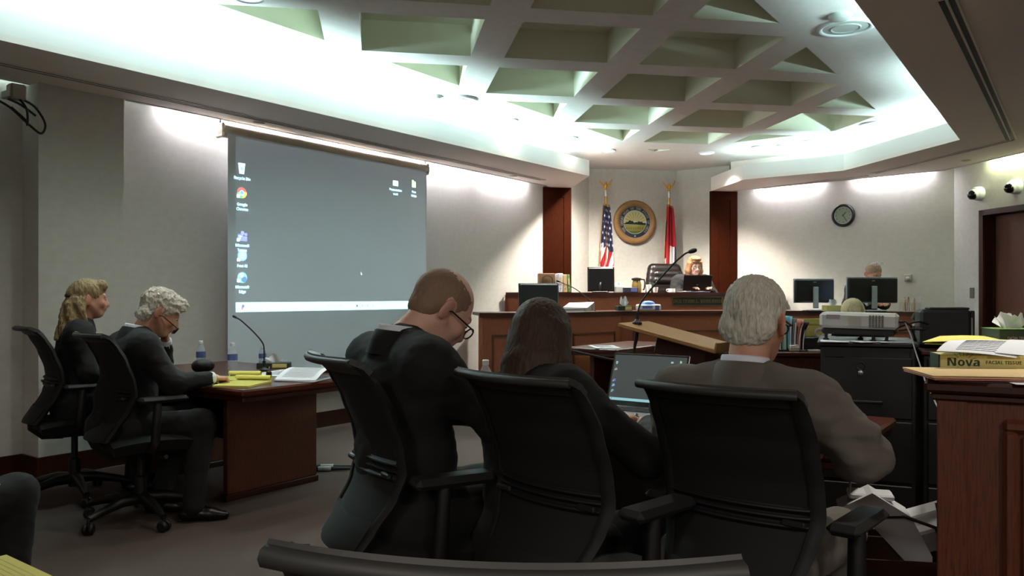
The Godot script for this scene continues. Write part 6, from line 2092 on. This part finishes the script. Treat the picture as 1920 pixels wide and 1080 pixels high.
	obj("holder", MB.new().round_lathe([Vector2(0.030, -0.012), Vector2(0.034, -0.008), Vector2(0.034, 0.008), Vector2(0.030, 0.012), Vector2(0.016, 0.012), Vector2(0.016, -0.012), Vector2(0.030, -0.012)], 20, Transform3D(Basis.from_euler(Vector3(PI / 2, 0, 0.3)), Vector3(0, 0.036, 0))), M.grey_folder, tp)
	obj("foot", MB.new().box(Vector3(0, 0.004, 0), Vector3(0.07, 0.008, 0.03), 0.002), M.dark, tp)
	var bx := thing("small_box", "small white open box beside the standing folders", "box", W(1.73, 4.91, 0.900), 4.0)
	obj("tub", MB.new().box(Vector3(0, 0.016, 0), Vector3(0.062, 0.032, 0.05), 0.006), M.plastic_cream, bx)
	obj("slip", MB.new().box(Vector3(0, 0.036, 0), Vector3(0.05, 0.006, 0.036), 0.002, Transform3D(Basis.from_euler(Vector3(0, 0.3, 0.08)), Vector3.ZERO)), M.paper, bx)
	paper_stack("desk_paper", "white papers at the front edge of the low desk beside the cabinet", "papers", W(1.83, 4.95, 0.900), 4.0, Vector2(0.14, 0.08), 4, M.paper, "", Vector3.ZERO, false)
	# carton with white packing on the floor
	var ct := thing("carton", "open brown carton on the floor between the suit jacket and the podium", "box", W(1.335, 2.86, 0), 10.0)
	for s in [[Vector3(0, 0.17, 0.14), Vector3(0.34, 0.34, 0.006)], [Vector3(0, 0.17, -0.14), Vector3(0.34, 0.34, 0.006)], [Vector3(-0.167, 0.17, 0), Vector3(0.006, 0.34, 0.28)], [Vector3(0.167, 0.17, 0), Vector3(0.006, 0.34, 0.28)], [Vector3(0, 0.004, 0), Vector3(0.34, 0.008, 0.28)]]:
		obj("panel", MB.new().box(s[0], s[1], 0.001), M.carton, ct)
	obj("flap", MB.new().box(Vector3(0.20, 0.335, 0), Vector3(0.06, 0.005, 0.24), 0.001, Transform3D(Basis.from_euler(Vector3(0, 0, -0.12)), Vector3.ZERO)), M.carton, ct)
	var f1 := thing("foam_block", "larger white angular packing piece standing in the carton", "packing", W(1.345, 2.86, 0.012), 18.0, "white packing pieces in the carton")
	var lp := PackedVector2Array([Vector2(-0.17, 0.47), Vector2(-0.06, 0.535), Vector2(0.065, 0.46), Vector2(0.13, 0.33), Vector2(0.13, 0.0), Vector2(0.05, 0.0), Vector2(0.05, 0.30), Vector2(-0.06, 0.42), Vector2(-0.15, 0.41)])
	var fm := MB.new()
	fm.flat()
	var tri := Geometry2D.triangulate_polygon(lp)
	for s in [-1, 1]:
		for i in range(0, tri.size(), 3):
			fm.tri_out(Vector3(lp[tri[i]].x, lp[tri[i]].y, s * 0.07), Vector3(lp[tri[i + 1]].x, lp[tri[i + 1]].y, s * 0.07), Vector3(lp[tri[i + 2]].x, lp[tri[i + 2]].y, s * 0.07), Vector3(0, 0.3, -s))
	for i in lp.size():
		var a := lp[i]; var b := lp[(i + 1) % lp.size()]
		var e := b - a
		var o2 := (a + b) * 0.5 + Vector2(e.y, -e.x) * (0.1 if Geometry2D.is_point_in_polygon((a + b) * 0.5 + Vector2(e.y, -e.x).normalized() * 0.001, lp) else -0.1)
		fm.quad_out(Vector3(a.x, a.y, -0.07), Vector3(b.x, b.y, -0.07), Vector3(b.x, b.y, 0.07), Vector3(a.x, a.y, 0.07), Vector3(o2.x, o2.y, 0))
	obj("foam", fm, M.white, f1)
	obj("ridge", MB.new().box(Vector3(-0.06, 0.515, 0), Vector3(0.15, 0.02, 0.10), 0.006, Transform3D(Basis(), Vector3(0, 0, 0))), M.white, f1)
	var f2 := thing("foam_block", "smaller white stepped packing piece leaning out to the right of the carton", "packing", W(1.455, 2.86, 0.012), 8.0, "white packing pieces in the carton")
	var r2 := Transform3D(Basis.from_euler(Vector3(0.45, 0.0, 0.42)), Vector3(0.05, 0.40, 0.0))
	obj("foam", MB.new().box(Vector3(0, 0, 0), Vector3(0.17, 0.10, 0.12), 0.008, r2), M.white, f2)
	obj("step", MB.new().box(Vector3(0.0, 0.055, -0.03), Vector3(0.17, 0.03, 0.055), 0.006, r2), M.white, f2)
	obj("leg", MB.new().box(Vector3(-0.02, 0.18, 0.0), Vector3(0.07, 0.36, 0.07), 0.008), M.plastic_cream, f2)
	var kc := thing("loose_cables", "black cables draped over the white packing and down the carton", "cable", W(1.385, 2.72, 0), 0.0)
	obj("cable", MB.new().tube([Vector3(-0.15, 0.46, -0.10), Vector3(-0.05, 0.49, 0.0), Vector3(0.04, 0.46, 0.03), Vector3(0.07, 0.36, 0.06), Vector3(0.06, 0.20, 0.08), Vector3(0.07, 0.05, 0.09), Vector3(0.10, 0.012, 0.12)], 0.006, 7), M.black, kc)
	obj("cable", MB.new().tube([Vector3(0.09, 0.52, -0.06), Vector3(0.085, 0.44, -0.01), Vector3(0.075, 0.35, 0.05), Vector3(0.045, 0.31, 0.08), Vector3(0.03, 0.20, 0.09), Vector3(0.025, 0.05, 0.10), Vector3(0.0, 0.012, 0.13)], 0.006, 7), M.black, kc)
	obj("white_cord", MB.new().tube([Vector3(-0.19, 0.0, -0.16), Vector3(-0.19, 0.35, -0.16), Vector3(-0.17, 0.58, -0.15), Vector3(-0.19, 0.64, -0.15), Vector3(-0.21, 0.59, -0.15)], 0.004, 6), M.cable_grey, kc)
	var bagn := thing("black_bag", "crumpled black bag on the floor between the carton and the podium", "bag", W(1.56, 2.98, 0), 0.0)
	obj("bag", blob_mesh(blob([["e", Vector3(0, 0.12, 0), Vector3(0.12, 0.13, 0.12)], ["e", Vector3(0.04, 0.22, 0.02), Vector3(0.08, 0.08, 0.08)]], 0.014, 0.03, [[Vector3(0, -1, 0), 0.0]]), null, jitter(0.02, 12.0, Vector3.ONE)), M.dark, bagn)
	obj("strap", MB.new().tube([Vector3(-0.08, 0.18, 0.09), Vector3(-0.03, 0.30, 0.07), Vector3(0.06, 0.31, 0.06), Vector3(0.10, 0.22, 0.08)], 0.010, 6), M.black, bagn)

# ---------------------------------------------------------------- the podium at the near right
func build_podium() -> void:
	var x0 := 1.142
	var d0 := 2.15
	var p := thing("podium", "panelled reddish wooden podium at the near right", "podium", W(x0, d0, 0), 30.0)
	# local origin at its near left corner
	obj("body", MB.new().box(Vector3(0.55, 0.485, -0.47), Vector3(1.10, 0.97, 0.94), 0.004), M.wood, p)
	obj("top", MB.new().box(Vector3(0.55, 0.998, -0.47), Vector3(1.16, 0.032, 1.00), 0.008), M.wood_d, p)
	obj("top_moulding", MB.new().box(Vector3(0.55, 0.972, -0.47), Vector3(1.13, 0.022, 0.97), 0.006), M.wood_d, p)
	obj("corner_stile", MB.new().box(Vector3(0.036, 0.485, 0.003), Vector3(0.072, 0.955, 0.012), 0.003), M.wood, p)
	# a raised panel frame
	var fr := MB.new()
	var top := 0.905
	fr.box(Vector3(0.54, top, 0.010), Vector3(0.78, 0.034, 0.026), 0.010)
	fr.box(Vector3(0.167, top / 2 + 0.03, 0.010), Vector3(0.034, top - 0.08, 0.026), 0.010)
	fr.box(Vector3(0.913, top / 2 + 0.03, 0.010), Vector3(0.034, top - 0.08, 0.026), 0.010)
	fr.box(Vector3(0.54, 0.09, 0.010), Vector3(0.78, 0.034, 0.026), 0.010)
	obj("panel_frame", fr, M.wood, p)
	obj("raised_panel", MB.new().box(Vector3(0.54, 0.50, 0.003), Vector3(0.70, 0.76, 0.014), 0.006), M.wood, p)
	obj("plinth", MB.new().box(Vector3(0.55, 0.04, -0.465), Vector3(1.12, 0.08, 0.96), 0.006), M.wood_d, p)
	# folders on it
	var hh := 1.014
	var specs := [[1.40, 2.185, "pale paper lowest in the folder pile on the podium", M.grey_folder, Vector2(0.50, 0.25), 11.5, 0.004, -0.012], [1.385, 2.18, "pinkish folder below the manila one on the podium", M.pinkish, Vector2(0.52, 0.255), 9.5, 0.005, 0.0], [1.39, 2.185, "manila folder on top of the pile at the podium's edge", M.manila, Vector2(0.53, 0.26), 10.0, 0.005, 0.0]]
	var y := hh
	for s in specs:
		var f := thing("flat_folder", s[2], "folder", W(s[0], s[1], y), s[5], "folders lying on the podium")
		var sz: Vector2 = s[4]
		obj("lower_cover", MB.new().box(Vector3(0, 0.001, 0), Vector3(sz.x, 0.002, sz.y), 0.0005), s[3], f)
		obj("pages", MB.new().box(Vector3(0.01, 0.003, 0.0), Vector3(sz.x - 0.03, 0.002, sz.y - 0.02), 0.0005), M.paper, f)
		obj("upper_cover", MB.new().sheet(10, 6, func(a, v): return Vector3((a - 0.5) * sz.x, 0.0052 + 0.0006 * sin(a * 7.0), (0.5 - v) * sz.y), 0.0015), s[3], f)
		y += 0.0056
	var sl := thing("loose_sheet", "white sheet curling down over the podium's front edge", "paper", W(1.40, 2.035, 1.0145), 14.0)
	obj("sheet", MB.new().sheet(10, 6, func(a, v): return Vector3((a - 0.5) * 0.24, 0.0025 - 0.008 * pow(maxf(0.0, a - 0.4), 2.0) * (1.0 - v) , 0.045 - v * 0.10), 0.001), M.paper, sl)
	obj("fold", MB.new().sheet(6, 3, func(a, v): return Vector3((a - 0.5) * 0.13 + 0.02, -0.004 * a - 0.003 * v, 0.046 + v * 0.012 + 0.006 * a), 0.001), M.paper, sl)
	# facial tissue box lying on the podium
	var nb := thing("tissue_carton", "long cream and green tissue box under papers on the podium", "tissue box", W(1.398, 2.40, 1.014), 17.0)
	obj("carton", MB.new().box(Vector3(0, 0.026, 0), Vector3(0.235, 0.052, 0.12), 0.002), M.box_cream, nb)
	for s in [-1, 1]:
		obj("green_edge", MB.new().box(Vector3(s * 0.116, 0.026, 0), Vector3(0.005, 0.053, 0.1215), 0.001), M.green, nb)
	var n1 := obj("lettering", text_mesh("Nova", 0.036, 0.001, fontn("Droid Sans", true, true)), M.deep_green, nb)
	n1.position = Vector3(-0.052, 0.031, 0.0606)
	n1.scale = Vector3(1.02, 0.9, 1.0)
	var n2 := obj("lettering", text_mesh("FACIAL TISSUE", 0.0135, 0.001, fontn("Droid Sans", true)), M.olive, nb)
	n2.position = Vector3(0.052, 0.032, 0.0606)
	var rays := MB.new()
	for k in 7:
		var a := PI * (0.12 + 0.76 * k / 6.0)
		rays.box(Vector3(0.027, 0, 0), Vector3(0.018, 0.0012, 0.0008), 0.0, Transform3D(Basis(Vector3(0, 0, 1), a), Vector3(-0.052, 0.031, 0.0604)))
		rays.box(Vector3(0.024, 0, 0), Vector3(0.010, 0.0010, 0.0008), 0.0, Transform3D(Basis(Vector3(0, 0, 1), -a), Vector3(-0.052, 0.031, 0.0604)))
	obj("starburst", rays, M.deep_green, nb)
	obj("emblem", MB.new().box(Vector3(0.052, 0.046, 0.0603), Vector3(0.085, 0.008, 0.0006)), M.olive_pale, nb)
	# papers over it
	var yp := thing("yellow_sheets", "yellow sheets lying cornerwise over the white printed pages on the podium", "papers", W(1.56, 2.68, 1.097), 40.0)
	obj("sheet", MB.new().sheet(8, 8, func(a, v): return Vector3((a - 0.5) * 0.28, 0.005 * sin(a * 4.0) - 0.010 * (1.0 - v), 0.125 - v * 0.25), 0.0015), M.yellow, yp)
	obj("under_sheet", MB.new().sheet(6, 6, func(a, v): return Vector3((a - 0.5) * 0.27, -0.006 - 0.010 * (1.0 - v), 0.12 - v * 0.24), 0.0015), M.yellow, yp)
	var wp := thing("white_pages", "white printed pages draped over the tissue box on the podium", "papers", W(1.42, 2.42, 1.074), 0.0)
	var c00 := Vector3(1.227 - 1.42, 1.0816 - 1.074, 2.42 - 2.312)
	var c10 := Vector3(1.455 - 1.42, 1.062 - 1.074, 2.42 - 2.308)
	var c01 := Vector3(1.402 - 1.42, 1.098 - 1.074, 2.42 - 2.56)
	var c11 := Vector3(1.645 - 1.42, 1.096 - 1.074, 2.42 - 2.52)
	var pf := func(a: float, v: float) -> Vector3:
		return c00.lerp(c10, a).lerp(c01.lerp(c11, a), v) + Vector3(0, 0.005 * sin(v * PI) + 0.004 * sin(a * PI), 0)
	obj("page", MB.new().sheet(10, 8, pf, 0.0015), M.paper, wp)
	var ln := MB.new()
	for k in 9:
		var v := 0.12 + k * 0.09
		for i in 9:
			var a := 0.22 + i * 0.075
			if k % 3 == 2 and i > 6: continue
			var q: Vector3 = pf.call(a, v)
			var q2: Vector3 = pf.call(a + 0.07, v)
			ln.tube([q + Vector3(0, 0.0008, 0), q2 + Vector3(0, 0.0008, 0)], 0.0009, 4)
	obj("printed_lines", ln, M.print, wp)
	obj("second_page", MB.new().sheet(6, 6, func(a, v): return pf.call(0.72 + a * 0.6, v * 0.9 + 0.05) + Vector3(0, 0.004 + 0.004 * a, 0), 0.0015), M.paper, wp)
	var gt := tissue_box("dark green square tissue box at the right edge, on the podium", W(1.695, 2.73, 1.014), 4.0, Vector3(0.12, 0.115, 0.12), M.green, null, 0.06)
	obj("lettering", text_mesh("FACIAL TISSUE", 0.011, 0.001, fontn("Droid Sans")), M.grey_folder, gt).position = Vector3(0.0, 0.085, 0.0605)
	obj("top_edge", MB.new().box(Vector3(0, 0.1155, 0), Vector3(0.122, 0.002, 0.122), 0.0005), M.lime, gt)
	# lower left: a yellow pad on a little table
	var st := thing("side_table", "small dark side table at the lower left edge of the view", "table", W(-1.20, 1.66, 0), 36.9)
	obj("tabletop", MB.new().box(Vector3(0, 0.60, 0), Vector3(0.30, 0.03, 0.28), 0.005), M.dark, st)
	obj("leg", MB.new().lathe([Vector2(0.14, 0.0), Vector2(0.14, 0.02), Vector2(0.03, 0.04), Vector2(0.025, 0.59)], 16), M.black, st)
	legal_pad("yellow legal pad at the lower left corner of the view", W(-1.185, 1.70, 0.615), 36.9, Vector2(0.26, 0.30), false, "")
# ---------------------------------------------------------------- people
func build_people() -> void:
	person("white-haired man in dark suit writing at the left table, hand at his chin", -2.17, 4.43, 48.0, {
		"seat": 0.51, "lean": 0.16, "side": -0.02, "head": Vector3(0.40, 0.20, 0.0), "hair": "fluffy", "hair_mat": "hair_white", "glasses": "frame_dark", "glasses_lift": Vector3(0, -0.022, -0.012), "glasses_tilt": -0.25, "girth": 1.16, "shoulder": 0.195, "head_scale": 1.05,
		"arms": [[Vector3(-0.26, 0.76, -0.32), Vector3(-0.085, 0.98, -0.27), 0.9, Vector3(-0.03, 1.06, -0.25), Vector3(0, 0, -1)], [Vector3(0.30, 0.77, -0.18), Vector3(0.235, 0.775, -0.42), 0.75, Vector3(0.20, 0.765, -0.50)]],
		"knees": [Vector3(-0.12, 0.52, -0.40), Vector3(0.24, 0.53, -0.36)], "feet": [Vector3(0.0, 0.09, -0.22), Vector3(0.30, 0.09, -0.30)], "toe": Vector3(0.5, 0, -0.87)})
	person("blonde woman in black with half-up wavy hair at the left table", -2.69, 4.92, 55.0, {
		"seat": 0.555, "lean": 0.02, "head": Vector3(0.02, 0.0, 0.0), "hair": "half_up", "hair_mat": "hair_blonde", "scale": 0.98, "girth": 0.92, "shoulder": 0.155, "tone": "fair", "shirt": false, "head_scale": 0.97,
		"arms": [[Vector3(-0.22, 0.78, -0.06), Vector3(-0.10, 0.72, -0.28), 0.4], [Vector3(0.22, 0.78, -0.06), Vector3(0.12, 0.72, -0.28), 0.4]], "knees": [Vector3(-0.09, 0.54, -0.40), Vector3(0.09, 0.54, -0.40)], "feet": [Vector3(-0.09, 0.09, -0.36), Vector3(0.09, 0.09, -0.36)]})
	person("balding man in black suit looking down, wearing dark glasses", -0.335, 2.55, 54.0, {
		"seat": 0.575, "lean": -0.06, "side": 0.0, "head": Vector3(0.68, 0.12, 0.05), "hair": "bald", "hair_mat": "hair_short", "glasses": "frame_brown", "glasses_lift": Vector3(0, -0.006, -0.004), "girth": 1.12, "shoulder": 0.20, "tone": "pale", "head_scale": 1.04,
		"arms": [[Vector3(-0.27, 0.83, -0.18), Vector3(-0.20, 0.80, -0.44), 0.4], [Vector3(0.25, 0.83, -0.20), Vector3(0.14, 0.80, -0.44), 0.4]], "knees": [Vector3(-0.13, 0.56, -0.42), Vector3(0.14, 0.56, -0.42)], "feet": [Vector3(-0.12, 0.09, -0.40), Vector3(0.17, 0.09, -0.34)]})
	person("woman with long straight brown hair in black, seen from behind", 0.06, 2.40, 42.0, {
		"seat": 0.505, "lean": 0.16, "side": -0.17, "head": Vector3(0.30, -0.10, 0.0), "hair": "long_brown", "hair_mat": "hair_brown", "scale": 0.94, "girth": 0.95, "shoulder": 0.165, "shirt": false, "lapel": false, "tone": "fair",
		"arms": [[Vector3(-0.19, 0.76, -0.20), Vector3(-0.05, 0.80, -0.48), 0.5], [Vector3(0.26, 0.76, -0.22), Vector3(0.06, 0.795, -0.56), 0.7, Vector3(0.08, 0.78, -0.66)]], "knees": [Vector3(-0.10, 0.48, -0.42), Vector3(0.14, 0.48, -0.40)], "feet": [Vector3(-0.09, 0.09, -0.40), Vector3(0.12, 0.09, -0.36)]})
	person("grey-haired man in brownish grey tweed suit, seen from behind at the right", 0.625, 2.24, 37.0, {
		"seat": 0.50, "lean": 0.12, "head": Vector3(0.10, 0.0, 0.02), "hair": "short_grey", "hair_mat": "hair_grey", "glasses": "frame_brown", "girth": 1.12, "shoulder": 0.195, "jacket": M.tweed, "trousers": M.tweed, "folds": 0.026, "smooth": 0.011, "sleeve": 1.14, "cell": 0.009, "rumple": 0.008, "tone": "fair", "head_scale": 1.03,
		"arms": [[Vector3(-0.235, 0.78, -0.10), Vector3(-0.12, 0.785, -0.36), 0.4], [Vector3(0.315, 0.81, -0.115), Vector3(0.17, 0.785, -0.37), 0.4]], "knees": [Vector3(-0.12, 0.51, -0.42), Vector3(0.17, 0.51, -0.40)], "feet": [Vector3(-0.11, 0.09, -0.40), Vector3(0.19, 0.09, -0.34)]})
	person("red-haired woman judge in black robe reading at the bench", 2.405, 10.80, heading(B) + 178.0, {
		"floor": 0.42, "seat": 0.56, "lean": 0.10, "head": Vector3(0.16, 0.04, 0.0), "hair": "bob", "hair_mat": "hair_red", "tone": "pale", "girth": 1.0, "shoulder": 0.19, "shirt": false, "lapel": false, "sleeve": 1.25, "glasses": "rim", "legs": true,
		"arms": [[Vector3(-0.30, 0.80, -0.10), Vector3(-0.15, 0.90, -0.30), 0.4], [Vector3(0.30, 0.80, -0.10), Vector3(0.15, 0.90, -0.30), 0.4]]})
	person("man behind the right monitor, glasses pushed up on his head", 4.17, 9.60, heading(B) + 176.0, {
		"floor": 0.36, "seat": 0.52, "lean": 0.22, "head": Vector3(0.38, 0.0, 0.0), "hair": "cap", "hair_mat": "hair_short", "tone": "tan", "glasses": "silver", "glasses_lift": Vector3(0, 0.085, 0.035), "glasses_tilt": 0.75, "head_scale": 1.0, "cell": 0.016,
		"arms": [[Vector3(-0.25, 0.78, -0.12), Vector3(-0.12, 0.80, -0.30), 0.4], [Vector3(0.25, 0.78, -0.12), Vector3(0.12, 0.80, -0.30), 0.4]]})
	person("pale blonde woman seated before the right monitor, seen from behind", 3.06, 7.10, 12.0, {
		"seat": 0.47, "lean": 0.10, "head": Vector3(0.10, -0.35, 0.0), "hair": "pale_bun", "hair_mat": "hair_pale", "tone": "pale", "jacket": M.cream_knit, "shirt": false, "lapel": false, "scale": 0.93, "shoulder": 0.16, "girth": 0.9, "cell": 0.016,
		"arms": [[Vector3(-0.22, 0.70, -0.10), Vector3(-0.12, 0.68, -0.30), 0.4], [Vector3(0.22, 0.70, -0.10), Vector3(0.12, 0.68, -0.30), 0.4]]})
	make_chair("dark task chair under the pale blonde woman before the counter", Vector2(3.02, 7.06), 12.0, 0.98)
	make_chair("dark task chair of the man behind the right monitor", Vector2(4.20, 9.66), heading(B) + 176.0, 1.10)
	# someone at the left edge, only the knee and a hand in view
	person("person in black at the left edge, only a knee and fingertips in view", -2.20, 2.72, 22.0, {
		"seat": 0.47, "lean": 0.05, "hair": "cap", "hair_mat": "hair_brown", "shirt": false, "cell": 0.018,
		"arms": [[Vector3(-0.22, 0.70, 0.02), Vector3(-0.12, 0.63, -0.20), 0.3], [Vector3(0.22, 0.70, 0.02), Vector3(0.13, 0.60, -0.24), 0.3, Vector3(0.14, 0.57, -0.34)]],
		"knees": [Vector3(-0.12, 0.48, -0.42), Vector3(0.14, 0.48, -0.44)], "feet": [Vector3(-0.12, 0.09, -0.40), Vector3(0.15, 0.09, -0.42)]})
	make_chair("black task chair out at the left edge of the view", Vector2(-2.23, 2.66), 22.0, 0.98)

func more_materials() -> void:
	M.dial = mat(Color(0.60, 0.64, 0.55), 0.5)
	M.rim_light = mat(Color(0.42, 0.41, 0.40), 0.4, 0.4)
	M.gloss_black = mat(Color(0.02, 0.02, 0.022), 0.06)
	M.housing = mat(Color(0.66, 0.63, 0.56), 0.5)
	M.screen_cloth = mat(Color(0.86, 0.90, 0.94), 0.9)
	M.glow_dim = mat(Color(0.05, 0.05, 0.06), 0.3)
	M.glow_dim.emission_enabled = true
	M.glow_dim.emission = Color(0.75, 0.85, 1.0)
	M.glow_dim.emission_energy_multiplier = 0.35
	M.desktop = screen_mat(Color(0.17, 0.20, 0.22), K.desktop, Color(0.86, 0.90, 0.94))
	M.laptop_screen = screen_mat(Color(0.33, 0.355, 0.35), 0.22, Color(0.03, 0.03, 0.03))
	M.yellow_dull = mat(Color(0.60, 0.58, 0.30), 0.8)
	M.deep_green = mat(Color(0.07, 0.20, 0.10), 0.6)
	M.olive = mat(Color(0.32, 0.31, 0.16), 0.7)
	M.olive_pale = mat(Color(0.68, 0.63, 0.40), 0.7)
	M.cream_knit = mat(Color(0.74, 0.68, 0.58), 0.9)
	M.label_light = mat(Color(0.6, 0.65, 0.8), 0.6)
